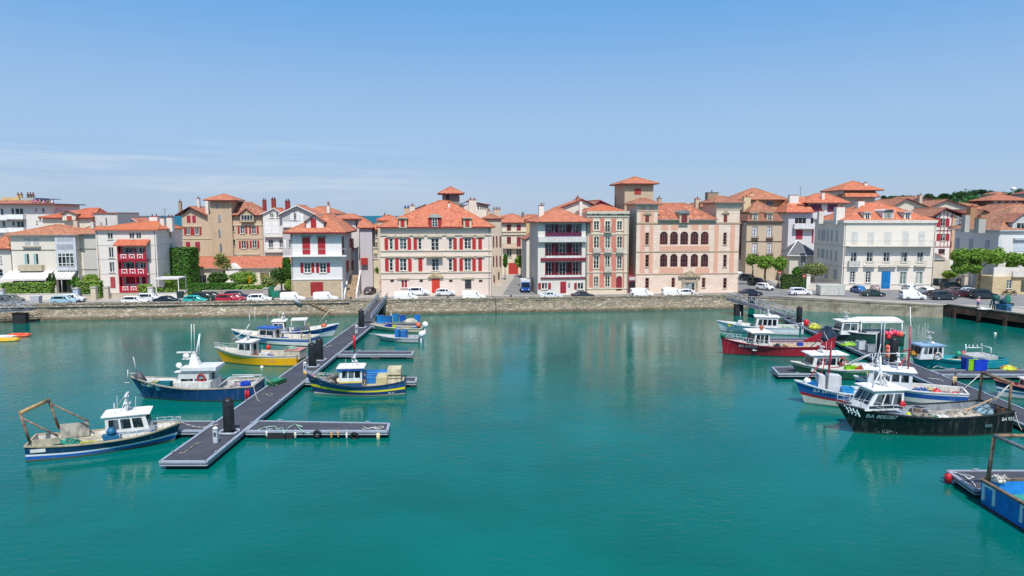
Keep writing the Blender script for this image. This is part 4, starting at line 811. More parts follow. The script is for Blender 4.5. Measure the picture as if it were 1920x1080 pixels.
# ================================================================ right cluster
b = Bld('corner_palace', 'large white corner building with bright blue door, long balcony and dormers in orange roof', 850, 1512, 0, 372, 14.5, stucco('f2ebe0', 'a8a294', .18), 'building', 'R5', ang=0, Y=149)
def x6(x): return (RG['R6'][0]+x/3.6-1360)*3.857
def y6(y): return (320+y/3.6-320)*3.857
def r6(x0, y0, x1, y1): return x6(x0), y6(y0), x6(x1), y6(y1)
SHW = 'd6d3cc'
for (x0, x1) in ((914, 958), (1030, 1074), (1150, 1200)): b.pan(x0, 440, x1, 530, 'shutter', SHW)
for (x0, x1) in ((188, 232), (296, 338)): q = r6(x0, 408, x1, 500); b.pan(*q, 'shutter', SHW)
b.pan(*r6(66, 404, 114, 500), 'shutter', SHW) if False else None
for (x0, x1) in ((906, 950), (1022, 1066), (1144, 1188)): b.win(x0, 590, x1, 660, cols=2, rows=2, gl=GLC, surround='e4e0d8')
for (x0, x1) in ((178, 220), (287, 328)): b.win(*r6(x0, 550, x1, 618), cols=2, rows=2, gl=GLC, surround='e4e0d8')
for (x0, x1) in ((900, 938), (1014, 1052)): b.win(x0, 728, x1, 808, cols=2, rows=4, surround='e4e0d8')
for (x0, x1) in ((170, 214), (278, 322)): b.win(*r6(x0, 682, x1, 766), cols=2, rows=3, gl=glassm('6a7a74', 'c8d0c8', .7), surround='e4e0d8')
b.pan(1128, 728, 1192, 852, 'door', '1878b8', rough=.35)
b.balc(874, x6(384), 503, 543, 1.3, railc='c9ccca', slabc='dcd6c8')
for x0 in (884, 1000, 1108): b.balc(x0, x0+(80 if x0 < 1100 else 124), 652, 690, .7, railc='c8c4bc', slabc='dcd6c8', solid=x0 < 890)
for (x0, x1) in ((154, 232), (266, 342)): b.balc(x6(x0), x6(x1), y6(608), y6(642), .7, railc='a8a8a4', slabc='dcd6c8')
b.allbands([368], .6, .35, 'dedad0', sides='L'); b.allbands([546, 697], .16, .12, 'd8d2c6', sides='L'); b.allbands([822], .12, .08, 'd8d2c6', sides='L')
for (x0, y0, x1, y1) in ((674,425,684,500),(696,428,706,506),(710,428,722,506),(736,430,746,510),(764,430,776,514),(802,434,812,514),(668,560,680,628),(692,565,704,632),(706,565,716,632),(730,570,740,640),(760,576,772,646),(796,580,808,654),(720,700,742,780),(782,716,808,784)): b.pan(x0, y0, x1, y1, 'shutter', 'a9b0b6', face='L', slats=False)
m = b.D; zr = b.fx(1000, 232, m/2)[1]
b.roof(-.3, b.W+.3, -.3, m+.3, b.H+.3, (8.2, m/2, zr), (b.W-8.5, m/2, zr), tiles('db7048', 'bd5634', lf=.5), 'd8d4cc')
for (x0, yt, x1, yb, k, ya) in ((1005, 304, 1050, 362, 'flat', 0), (1140, 290, 1206, 366, 'curve', 278)): b.dorm(x0, x1, yt, yb, .5, 5, kind=k, ya=ya, wall='ebe8e2', mat=paint('d0d4d8'), wc=2, wr=1 if k == 'flat' else 3)
q = r6(66, 272, 126, 340); b.dorm(q[0], q[2], q[1], q[3], .5, 5, kind='curve', ya=y6(262), wall='ebe8e2', mat=paint('d0d4d8'), wc=2, wr=3)
q = r6(200, 282, 244, 336); b.dorm(q[0], q[2], q[1], q[3], .5, 5, kind='flat', wall='ebe8e2', mat=paint('d0d4d8'), wc=2, wr=1)
b.chim(962, 220, 1004, 300, 6, 'f2efe8', 1.3, 2); b.chim(680, 292, 710, 352, 9, 'e6e2da', 1, 2); b.chim(806, 262, 862, 356, 2.5, 'f2efe8', 1.3, 2); b.finish()
CP = b; b.pipe(.25); b.pipe(b.W-.25)
b = Bld('slate_lodge', 'small cream lodge with steep grey slate pyramid roof edged in white', 466, 652, 0, 610, 7, stucco('dcd8cc'), 'house', 'R5', ang=-8, Y=166)
SLA = brick('slate', '6a6e74', '5c6066', '4a4c50', .4, .25, .01, .3, .2)
b.win(546, 606, 582, 668, cols=2, rows=3, surround='f0ece2'); zr = b.fx(535, 505, 3.5)[1]
o = b.roof(-.7, b.W+.7, -.7, b.D+.7, b.H, (b.W*.42, 3.4, zr), (b.W*.42, 3.4, zr), SLA, 'f0eee8', ridge=False)
mb = MB()
for c_ in ((-.7, -.7), (b.W+.7, -.7), (b.W+.7, b.D+.7), (-.7, b.D+.7)): mb.tube((c_[0], c_[1], b.H+.03), (b.W*.42, 3.4, zr+.05), .13, 6)
mb.build('hip_flashing', paint('f0eee8'), b.t); b.finish()
b = Bld('mansard_house', 'brown mansard house with tall balcony windows above the pollarded trees', 148, 402, 0, 372, 11, stucco('d2bfa8', '8c7c68', .35), 'house', 'R5', ang=0, Y=172)
for (x0, x1) in ((194, 232), (300, 338)):
    for (y0, y1) in ((404, 486), (526, 604)): b.win(x0, y0, x1, y1, cols=2, rows=3, fc='5c3830', gl=glassm('c8ccd0', 'e8eaec', .9, .2)); b.balc(x0-6, x1+6, y1-12, y1+6, .5, railc='4c3834', slabc='5a4a40')
b.allbands([372], .5, .4, '4a4540', sides='R'); b.allbands([512], .16, .1, '5a4c40')
z0 = b.H+.25; z1 = b.fx(275, 300, 1.3)[1]; mm = MB(); mm.hexa([(-.2,-.2,z0),(b.W+.2,-.2,z0),(b.W+.2,b.D,z0),(-.2,b.D,z0)], [(1,1.2,z1),(b.W-1,1.2,z1),(b.W-1,b.D-1,z1),(1,b.D-1,z1)]); mm.build('mansard', tiles('8f5a44', '7a4a38', lf=.15), b.t)
b.roof(.8, b.W-.8, 1.0, b.D-.9, z1, (b.W*.48, 5, b.fx(265, 218, 5)[1]), (b.W*.48, 5, b.fx(265, 218, 5)[1]), TILEB, '6a4a3a', name='top_roof')
for x0 in (192, 298): b.dorm(x0, x0+46, 308, 362, -.1, 3, kind='curve', ya=294, wall='c9b898', mat=paint('a89878'), wc=2, wr=2)
b.chim(135, 190, 180, 330, 6, 'dccca8', 1.6, 1); b.finish()
b = Bld('tenement', 'tan tenement with broad hip roof rising behind the brown mansard house', 96, 422, 0, 208, 14, stucco('c9a888'), 'house', 'R5', ang=0, Y=196); b.win(300, 218, 346, 250, cols=3, rows=1); b.roof(-1.4, b.W+.6, -1.2, 15, b.H, (b.W*.40, 6, b.fx(240, 126, 6)[1]), (b.W*.46, 6, b.fx(240, 126, 6)[1]), tiles('c07850', '9c5c40', lf=.3), '7a4a3a'); b.chim(180, 165, 208, 232, 1.5, 'e8dcc0', 1.2, 1); b.finish()
b = Bld('half_timbered_house', 'narrow white house with red shutters squeezed between pink palace and mansard house', 100, 158, 0, 368, 12, stucco('ece8e0'), 'house', 'R5', ang=0, Y=176)
b.pan(104, 390, 118, 640, 'post', '8c2630'); b.pan(100, 530, 128, 610, 'shutter', 'a02430'); b.win(126, 420, 140, 500, cols=1, rows=2); b.win(126, 540, 140, 600, cols=1, rows=2); b.pan(100, 630, 150, 642, 'beam', '6a1c28'); b.roof(-.5, b.W+.5, -.9, 12, b.H-.6, (-.4, 6, b.H+1.8), (b.W, 6, b.H+1.8), TILEB, '7a2028', gable='LR'); b.finish()
b = Bld('villa', 'white and grey villa with purple blinds and wide bright orange roofs behind the slate lodge', 446, 870, 0, 300, 14, stucco('dcdce2', '9a9aa4', .2), 'villa', 'R5', ang=0, Y=188)
b.win(502, 340, 586, 384, cols=3, rows=1); b.balc(488, 640, 385, 418, 1.2, railc='e2e2e6', solid=True); b.pan(510, 428, 558, 496, 'shutter', 'a8304a'); b.pan(626, 420, 638, 524, 'shutter', 'a82c40'); b.win(616, 340, 640, 386, cols=1, rows=1)
z1 = b.fx(740, 232, 2)[1]; ua, ub = b.fx(600, 250, 2)[0], b.fx(880, 250, 2)[0]; mb = MB(); mb.box(ua, ub, 2, 13, b.H, z1); at = mb.build('attic', stucco('d0ccca'), b.t)
for (x0, x1) in ((612, 692), (740, 806)): a0 = b.fx(x0, 244, 2); a1 = b.fx(x1, 306, 2); mb = MB(); mb.box(a0[0], a1[0], 1.93, 1.997, a1[1], a0[1]); mb.build('blind', paint('6a2440'), at)
b.roof(ua-1.2, ub+.5, .8, 14, z1, (ua+4, 7, b.fx(740, 166, 7)[1]), (ub-3, 7, b.fx(740, 166, 7)[1]), tiles('da6f48', 'bb5634', lf=.45), '6a2028', name='attic_roof')
b.roof(-1.2, ua+.5, -1.0, 12, b.H, (2.5, 6, b.fx(520, 190, 6)[1]), (ua+.4, 6, b.fx(520, 190, 6)[1]), tiles('da6f48', 'bb5634', lf=.45), '8a2030', gable='R')
b.dorm(530, 570, 246, 268, 2.0, 3, kind='flat', wall='8a3038', mat=TILE, wc=2, wr=1, winr=(534, 249, 566, 266)); b.chim(466, 178, 528, 262, 3, 'f0ede8', 1.2, 0); b.chim(700, 160, 718, 200, 3, 'f0ede8', .8); b.finish()
b = Bld('rooftop_pavilion', 'highest orange hip roof with white chimney above the villa with purple blinds', 830, 1060, 0, 140, 12, stucco('d8d0c8'), 'house', 'R5', ang=0, Y=205)
b.roof(-1.2, b.W+2, -1.2, 13, b.H, (b.W*.55, 6, b.fx(962, 76, 6)[1]), (b.W*.62, 6, b.fx(962, 76, 6)[1]), tiles('da6f48', 'bb5634', lf=.45), '5a2a2a'); b.roof(-.5, b.W+.3, -2.4, 4, b.fx(950, 190, 0)[1], (.5, 0, b.fx(950, 150, 0)[1]), (b.W-.3, 0, b.fx(950, 150, 0)[1]), tiles('da6f48', 'bb5634', lf=.45), '5a2a2a', name='lower_roof'); b.chim(1008, 90, 1026, 140, 2, 'f0ede8', .8); b.finish()
# half timbered house and right end
b = Bld('half_timbered_house', 'white half timbered house with dark red beams, shutters and wide gable', 395, 615, 0, 338, 12, stucco('efebe4'), 'house', 'R6', ang=0, Y=182)
for (y0, y1) in ((322, 374), (426, 474)): b.pan(418, y0, 445, y1, c='a82838'); b.win(446, y0, 478, y1, cols=2, rows=2, gl=GLC, fc='c8c0b8'); b.pan(479, y0, 504, y1, c='a82838')
b.win(430, 528, 474, 562, cols=3, rows=2, fc='8c2630'); TB = '8c2a34'
for x in (408, 440, 466, 490, 514): b.band(268 if x in (440, 466, 490) else 300, 320, x, x+4, .06, 'timber', TB); b.band(378, 425, x, x+4, .06, 'timber', TB); b.band(476, 512, x, x+4, .06, 'timber', TB)
for y in (374, 402, 512): b.band(y, y+5, 404, 520, .09, 'timber', TB)
b.band(290, 600, 402, 406, .07, 'timber', TB); b.band(290, 600, 512, 516, .07, 'timber', TB); b.pan(517, 300, 540, 600, 'pilaster', 'cfae90')
b.win(546, 334, 606, 374, cols=2, rows=1, fc='8c2630', gl=glassm('8a98a4')); b.gab(470, 250, oh=1.0, fas='6a2a30', xr=None) if False else None
ax, az = b.fx(470, 250); b.roof(-1.6, b.W+1.2, -1.0, 13, b.fx(400, 308)[1], (ax, -1.0, az), (ax, 13, az), TILEB, '6a2a30', gable='FB', th=.35)
b.xtra.hexa([(0,.002,b.fx(400, 318)[1]),(b.W,.002,b.fx(400, 338)[1]),(ax,.002,az-.5)], [(0,12,b.fx(400, 318)[1]),(b.W,12,b.fx(400, 338)[1]),(ax,12,az-.5)]); b.H = b.fx(400, 325)[1]; b.finish()
c = Bld('lean_to', 'low cream annex with grey lean-to roof at the foot of the half timbered house', 392, 512, 0, 600, 9, stucco('e6dccc'), 'building', 'R6', ang=0, Y=172)
c.roof(-.2, c.W*.7, -.3, 6, c.H+.2, (-.1, 3, c.H+2.2), (c.W*.2, 3, c.H+2.2), SLA, 'e8e4dc'); c.finish()
c = Bld('garden_wall', 'dark slate coloured wall and gate joining the white corner building to the grey house', 386, 605, 0, 728, .5, paint('56626a', .8), 'wall', 'R6', ang=0, Y=158); c.finish()
b = Bld('grey_house', 'large grey white house with brown weathered roof behind the plane tree at right', 835, 1500, 0, 402, 15, stucco('e4e6e8', '9aa0a6', .25), 'house', 'R6', ang=0, Y=147)
for (x0, y0, x1, y1) in ((548, 455, 572, 525), (638, 458, 664, 528), (748, 468, 776, 520), (628, 700, 642, 760), (664, 702, 684, 770), (786, 700, 800, 770)): b.pan(x0, y0, x1, y1, 'shutter', 'a4b0bc', face='L', slats=False)
b.pan(834, 440, 858, 530, 'quoin', 'd0d4d8'); b.pan(940, 470, 1010, 545, 'shutter', 'c6d2dc'); b.band(404, 415, 835, 1500, .3, 'gutter', 'c8d0d6'); b.band(455, 468, 936, 1500, .5, 'balcony', 'b4bcc0')
zr = b.fx(1000, 230, 8)[1]
b.roof(-.5, b.W+.5, -.5, 17, b.H, (9, 8.5, zr), (b.W-5, 8.5, zr), tiles('a5765c', '84583f', lf=.5), 'b8c4cc')
b.dorm(932, 1060, 345, 440, .2, 6, kind='gable', ya=285, wall='c6ccd0', mat=TILEB, winr=(958, 352, 1010, 436), wc=2, wr=1)
b.chim(706, 322, 748, 390, 1.5, 'b8b8b2', 1.5, 1); b.chim(614, 298, 640, 385, 3, 'c0beb8', 1.2, 1); b.chim(650, 245, 688, 330, 12, 'b08a68', 1.5, 1); b.finish()
c = Bld('stone_annex', 'low tan stone annex with roof terrace at the foot of the grey house', 810, 1500, 0, 715, 5, brick('tan_ashlar', 'd2bd96', 'c6b088', 'b09a74', .9, .4, .012, .3, .2, dist=.01), 'building', 'R6', ang=0, Y=140)
c.win(890, 738, 928, 796, cols=2, rows=3); c.pan(988, 740, 1060, 815, 'door', '50584c'); c.balc(924, 1040, 680, 716, .4, railc='dad6cc', solid=True, slabc='9a7a60'); mb = MB(); u0 = c.fx(820, 660)[0]; mb.box(u0, c.W, .6, 1.0, c.H, c.fx(860, 655)[1]); mb.build('parapet', stucco('e8e4dc'), c.t); c.finish()
# roofs of the old town behind, each its own house
def far(name, lab, x0, x1, ye, yr, Y, kind='hip', rg='R6', wall='dcd4c6', mat=None, fas='6a3430', xa=None, D=12, wins=(), ch=(), cat='house', shc=None):
    c = Bld(name, lab, x0, x1, 0, ye, D, stucco(wall), cat, rg, ang=random.uniform(-5, 6), Y=Y)
    if kind == 'hip': c.hip(yr, oh=.8, mat=mat or TILEB, fas=fas)
    else: c.gab(xa or (x0+x1)/2, yr, oh=.8, mat=mat or TILEB, fas=fas)
    for q in wins:
        if shc: c.pan(*q, c=shc)
        else: c.win(*q, cols=2, rows=1)
    for q in ch: c.chim(*q)
    c.finish(); return c
far('gabled_house', 'pale house with broad brown gable behind the white corner building', 95, 330, 245, 186, 205, 'gab', wins=((262, 236, 280, 275),), ch=((305, 165, 320, 225, 3, 'cfc4b0'), (175, 232, 240, 300, 0.2, 'e8e4dc', 1.5, 0)))
far('gabled_house', 'cream house with wide curved gable behind the half timbered house', 345, 620, 248, 196, 215, 'gab', wins=((418, 240, 438, 262),), ch=((490, 215, 526, 265, .5, 'b09478', 1.5, 1),), wall='e0dacb')
far('gabled_house', 'low brown gable with vaulted window among roofs left of the hill', 215, 400, 206, 172, 235, 'gab', wall='c8bca8')
far('tiled_house', 'orange tiled rooftop far behind the white corner building dormers', 40, 200, 222, 200, 225, 'hip', mat=TILE)
far('tiled_house', 'long low orange roof in the middle distance above the grey house roof', 690, 880, 268, 242, 225, 'hip', mat=TILE, D=16)
far('tiled_house', 'flat topped pinkish roof in front of the wooded hill', 560, 700, 238, 218, 250, 'hip', wall='e6dccf')
far('gabled_house', 'small brown gable beside the tan chimney of the grey house', 688, 770, 300, 262, 195, 'gab', wall='a89a84', D=14)
far('gabled_house', 'right edge house with steep dark gable rising over the grey house roof', 860, 1120, 285, 222, 190, 'gab', xa=980, wall='b8b0a8', fas='4a2028')
far('market_hall', 'brown timber hall with big low hip roof near the right edge below the hill', 756, 1010, 200, 158, 245, 'hip', wall='6a4a42', mat=tiles('b8694a', '9c5238', lf=.2), wins=((800, 206, 830, 220), (850, 206, 880, 220), (900, 206, 930, 220), (945, 206, 970, 220)))
far('tiled_house', 'brown roofed house between the villa with purple blinds and the white corner building', 1040, 1300, 240, 212, 210, 'hip', rg='R5')
far('tiled_house', 'orange roofed house filling the gap left of the gallery house', 1220, 1330, 302, 288, 235, 'hip', rg='R3', mat=TILE)
far('tiled_house', 'low orange roof between cream palace and side street in the distance', 1030, 1200, 306, 284, 230, 'hip', rg='R3', mat=TILE)
far('tiled_house', 'brown roofed house hidden behind the salmon town house chimneys', 370, 480, 262, 238, 190, 'hip', rg='R4')
far('row_house', 'orange roof ridge sloping behind the white row houses toward the sea', 1010, 1180, 262, 212, 200, 'hip', rg='R2', mat=TILE, D=16)
far('tiled_house', 'cream house roof behind the long roof of the pink palace', 1250, 1345, 262, 232, 175, 'hip', rg='R4', mat=TILEB)
# ---------------------------------------------------------------- pontoons, piles, gangways, pier
DECK = MN('pontoon_decking'); wv = DECK.n('TexWave'); wv.bands_direction = 'Y'; wv.inputs['Scale'].default_value = 2.2; DECK.l(DECK.tc.outputs['Object'], wv.inputs[0])
x = DECK.mix(DECK.rng(DECK.noise(.7, 5), .4, .7), '40424c', '4e505a'); x = DECK.mix(DECK.rng(wv.outputs[1], .0, .5, .35, 0), x, '33353c'); x = DECK.mix(DECK.rng(DECK.noise(1.7, 3), .72, .76, 0, .7), x, 'b9b5ac'); DECK.col(x); DECK.ro(.85)
ALU = paint('a4acb8', .4, .1); DKF = paint('26272a', .6, .1); BLK = paint('1d1e21', .5, .2); WHT = paint('e8e6e2', .4, .1)
def pontoon(label, P, z=.62, cleats=(), wide=.16):
    """P: four world corners, counter-clockwise"""
    c = sum((Vector((p[0], p[1], 0)) for p in P), Vector())/4; t = thing('pontoon', label, 'pontoon', (c.x, c.y, 0)); Q = [Vector((p[0]-c.x, p[1]-c.y, 0)) for p in P]
    MB().hexa([q+Vector((0,0,z-.28)) for q in Q], [q+Vector((0,0,z)) for q in Q]).build('deck', DECK.m, t)
    for i in range(4):
        a, b_ = Q[i], Q[(i+1) % 4]; d = (b_-a).normalized(); n = Vector((d.y, -d.x, 0)); m = MB()
        for (o0, o1, z0, z1) in ((-.12, .03, z+.004, z+.07), (.004, .09, z-.10, z+.05), (.004, .06, z-.30, z-.20)):
            m.hexa([a+n*o0+Vector((0,0,z0)), b_+n*o0+Vector((0,0,z0)), b_+n*o1+Vector((0,0,z0)), a+n*o1+Vector((0,0,z0))], [a+n*o0+Vector((0,0,z1)), b_+n*o0+Vector((0,0,z1)), b_+n*o1+Vector((0,0,z1)), a+n*o1+Vector((0,0,z1))])
        m.hexa([a+n*.003+Vector((0,0,z-.2)), b_+n*.003+Vector((0,0,z-.2)), b_+n*.04+Vector((0,0,z-.2)), a+n*.04+Vector((0,0,z-.2))], [a+n*.003+Vector((0,0,z-.1)), b_+n*.003+Vector((0,0,z-.1)), b_+n*.04+Vector((0,0,z-.1)), a+n*.04+Vector((0,0,z-.1))], 1)
        m.build('edge_beam', [ALU, DKF], t)
    L = (Q[3]-Q[0]).length; W_ = (Q[1]-Q[0]).length; along, w_, s0, dr = (L, W_, 0, 1) if L > W_ else (W_, L, 0, 0)
    k = max(2, int(along/3.6))
    for i in range(k):
        f0, f1 = (i+.12)/k, (i+.82)/k; m = MB()
        def pt(f, g, zz): 
            if L > W_: a = Q[0].lerp(Q[3], f); b_ = Q[1].lerp(Q[2], f)
            else: a = Q[0].lerp(Q[1], f); b_ = Q[3].lerp(Q[2], f)
            v = a.lerp(b_, g); v.z = zz; return v
        m.hexa([pt(f0,.05,-.35), pt(f1,.05,-.35), pt(f1,.95,-.35), pt(f0,.95,-.35)], [pt(f0,.05,z-.31), pt(f1,.05,z-.31), pt(f1,.95,z-.31), pt(f0,.95,z-.31)]); m.build('float', BLK, t)
        if i % 2 == 0:
            for g in (.02, .98):
                v = pt((i+.5)/k, g, z+.075); m = MB(); m.box(v.x-.06, v.x+.06, v.y-.06, v.y+.06, z+.07, z+.15); e = Vector((0,.22,0)) if L > W_ else Vector((.22,0,0)); m.tube(v-e+Vector((0,0,.09)), v+e+Vector((0,0,.09)), .035, 5); m.build('cleat', ALU, t)
    return t
MAINL = pontoon('long main pontoon on the left running from the quay gangway toward the camera', [(-25.7, 48.2), (-22.3, 48.2), (-22.75, 113.6), (-26.0, 113.6)])
pontoon('short finger pontoon with hanging fenders right of the nearest left pile', [(-22.15, 55.3), (-10.4, 55.3), (-10.6, 57.4), (-22.15, 58.1)])
pontoon('short finger pontoon beside the blue trawler with rusty gantry', [(-33.0, 55.4), (-25.85, 55.4), (-25.85, 58.0), (-33.5, 58.0)])
pontoon('empty finger pontoon between grey skiff and blue yellow boat', [(-22.5, 86.8), (-12.9, 86.8), (-13.1, 89.0), (-22.5, 89.0)], .6)
pontoon('farthest left finger pontoon carrying blue tubs', [(-22.6, 109.5), (-15.4, 109.5), (-15.7, 112.6), (-22.6, 112.6)], .6)
pontoon('finger pontoon hidden behind the blue and yellow wooden boat', [(-22.3, 72.2), (-10.4, 72.2), (-10.6, 74.3), (-22.3, 74.3)])
RX = lambda Y: 44.9+.055*(Y-75)
pontoon('long main pontoon on the right carrying a walking man', [(RX(36), 36), (RX(36)+3.4, 36), (RX(118)+3.2, 118), (RX(118), 118)])
pontoon('right finger pontoon with blue and green tubs beside the teal boat', [(RX(76)+3.4, 75.6), (66, 75.6), (66, 77.8), (RX(78)+3.4, 77.8)])
pontoon('small pontoon end sticking out left of the green hulled boat', [(30.2, 75.9), (43, 75.9), (43, 79.4), (30.8, 79.4)])
pontoon('finger pontoon at lower right with red fender beside the bright blue boat', [(30.3, 43.0), (42.2, 43.0), (42.4, 46.4), (30.6, 46.4)])
pontoon('right finger pontoon behind the red hulled boat', [(34, 96.5), (RX(97)-.1, 96.5), (RX(99)-.1, 98.6), (34, 98.6)], .6)
def pile(px, ybase, ytop, r, label, zb=.62, group=None):
    p = onz(px, ybase, zb); t = thing('mooring_pile', label, 'mooring pile', (p.x, p.y, 0)); zt = ony(px, ytop, p.y).z
    MB().lathe((0,0,0), [(r, -1.5), (r, zt-r*.8), (r*.97, zt-r*.72)], 16).build('shaft', PILE, t)
    MB().lathe((0,0,0), [(r*1.02, zt-r*.75), (r*.98, zt-r*.6), (r*.08, zt)], 16).build('cap', BLK, t)
    m = MB(); q = r*1.35
    for a, b_ in (((-q,-q,zb+.12),(q,-q,zb+.12)), ((q,-q,zb+.12),(q*1.25,0,zb+.12)), ((q*1.25,0,zb+.12),(q,q,zb+.12)), ((q,q,zb+.12),(-q,q,zb+.12)), ((-q,q,zb+.12),(-q*1.25,0,zb+.12)), ((-q*1.25,0,zb+.12),(-q,-q,zb+.12))): m.tube(a, b_, .11, 6)
    m.build('collar', ALU, t); return t
PILE = paint('2b2c30', .45, .35)
pile(430, 812, 744, .44, 'black mooring pile nearest the camera on the left pontoon'); pile(586, 688, 641, .45, 'left one of the paired black piles behind the yellow boat stern'); pile(599.5, 676, 632.5, .45, 'right one of the paired black piles behind the yellow boat stern')
pile(677.7, 615, 579.5, .45, 'black mooring pile at the foot of the left gangway'); pile(1498, 607, 573.5, .45, 'black mooring pile at the foot of the right gangway'); pile(1673.5, 680, 631, .55, 'thick dark pile under the cluster of red buoys'); pile(1650, 668, 622, .4, 'slim dark pile just left of the thick one with red buoys')
def truss(name, label, A, Bq, w_=1.6, h=1.15, n=9, panels=False, cat='gangway'):
    A = Vector(A); Bq = Vector(Bq); t = thing(name, label, cat, A); d = Bq-A; dn = Vector((d.x, d.y, 0)).normalized(); s_ = Vector((-dn.y, dn.x, 0)); up = Vector((0,0,1))
    m = MB(); m.hexa([s_*w_/2, s_*-w_/2, d-s_*w_/2, d+s_*w_/2], [s_*w_/2+up*.12, s_*-w_/2+up*.12, d-s_*w_/2+up*.12, d+s_*w_/2+up*.12]); m.build('walkway', DECK.m, t)
    for sg in (-1, 1):
        m = MB(); o = s_*(sg*w_/2)
        for zz in (.0, h*.5, h): m.tube(o+up*zz, o+d+up*zz, .055, 5)
        for i in range(n+1):
            a = o+d*(i/n); m.tube(a, a+up*h, .05, 4)
            if i < n: m.tube(a+(up*h if i % 2 else up*0), o+d*((i+1)/n)+(up*0 if i % 2 else up*h), .045, 4)
        m.build('railing', ALU, t)
    return t
truss('gangway', 'aluminium truss gangway from the quay down to the left pontoon', (-24.4, 128.2, 2.75), (-24.4, 113.0, .8), 1.7, 1.2, 12)
truss('gangway', 'wide aluminium truss gangway from the quay down to the right pontoon', (41.2, 128.0, 2.75), (48.5, 117.6, .8), 2.4, 1.3, 10)
truss('gangway', 'lattice gangway cut off by the left edge of the photo below the quay', (-83.0, 117.2, 2.2), (-100, 114.5, 1.6), 2.0, 1.5, 9)
def post(px, y0, y1, label, wpx=14, Y=None, c='2c2d2f', zb=-1):
    Yq = Y; top = ony(px, y0, Yq); m = MB(); w_ = wpx/FPX*Yq/2; m.box(-w_, w_, -.5, .5, zb, top.z); m.box(-w_-.08, w_+.08, -.58, .58, top.z+.002, top.z+.12); o = m.build('support_pier', paint(c, .7, .3), None, (top.x, Yq, 0)); tag(o, label, 'pier')
post(713, 577, 602, 'dark concrete support under the head of the left gangway', 12, 125.2); post(1385, 572, 600, 'dark support block under the head of the right gangway', 15, 125.5); post(38, 588, 602, 'dark block holding the end of the leftmost gangway', 24, 116.6)
# pier on the right
pv = Vector(PIER1)-Vector(PIER0); pl = pv.length; pn = pv.normalized(); pang = math.atan2(pv.y, pv.x)
t = thing('pier', 'dark steel fronted fishing pier with brown fascia at the right edge', 'pier', (PIER0[0], PIER0[1], 0), pang)
MB().box(0, pl, -.25, .35, .95, GZ+.02).build('fascia', MC.setdefault('rust', (lambda a: (a.col(a.mix(a.rng(a.noise(.8, 6, sc=(1,1,.3)), .35, .65), '4a352c', '6f5040')), a.ro(.8), a.m)[-1])(MN('rusty_steel'))), t)
MB().box(0, pl, -.3, .4, GZ+.024, GZ+.2).build('kerb', paint('a49c90', .9, .3), t); MB().box(0, pl, .9, 1.2, -.6, 1.9).build('shade_wall', paint('1c1d1e', .9), t)  # near-black wall stands in for the shade under the pier deck
for k in range(9): MB().box(1.2+k*4.6, 1.75+k*4.6, -.45, .1, -1, 1.75).build('pile', paint('5c463a', .8, .4), t)
t = thing('railing', 'white post and rail barrier along the fishing pier', 'railing', tuple(Vector(PIER0)+pn*4+Vector((0,2.2,0))), pang)
MB().box(3, 34, -.04, .04, .85, .97).build('rail', WHT, t)
for k in range(11): MB().box(3+k*3, 3.12+k*3, -.06, .06, 0, .849).build('post', WHT, t)
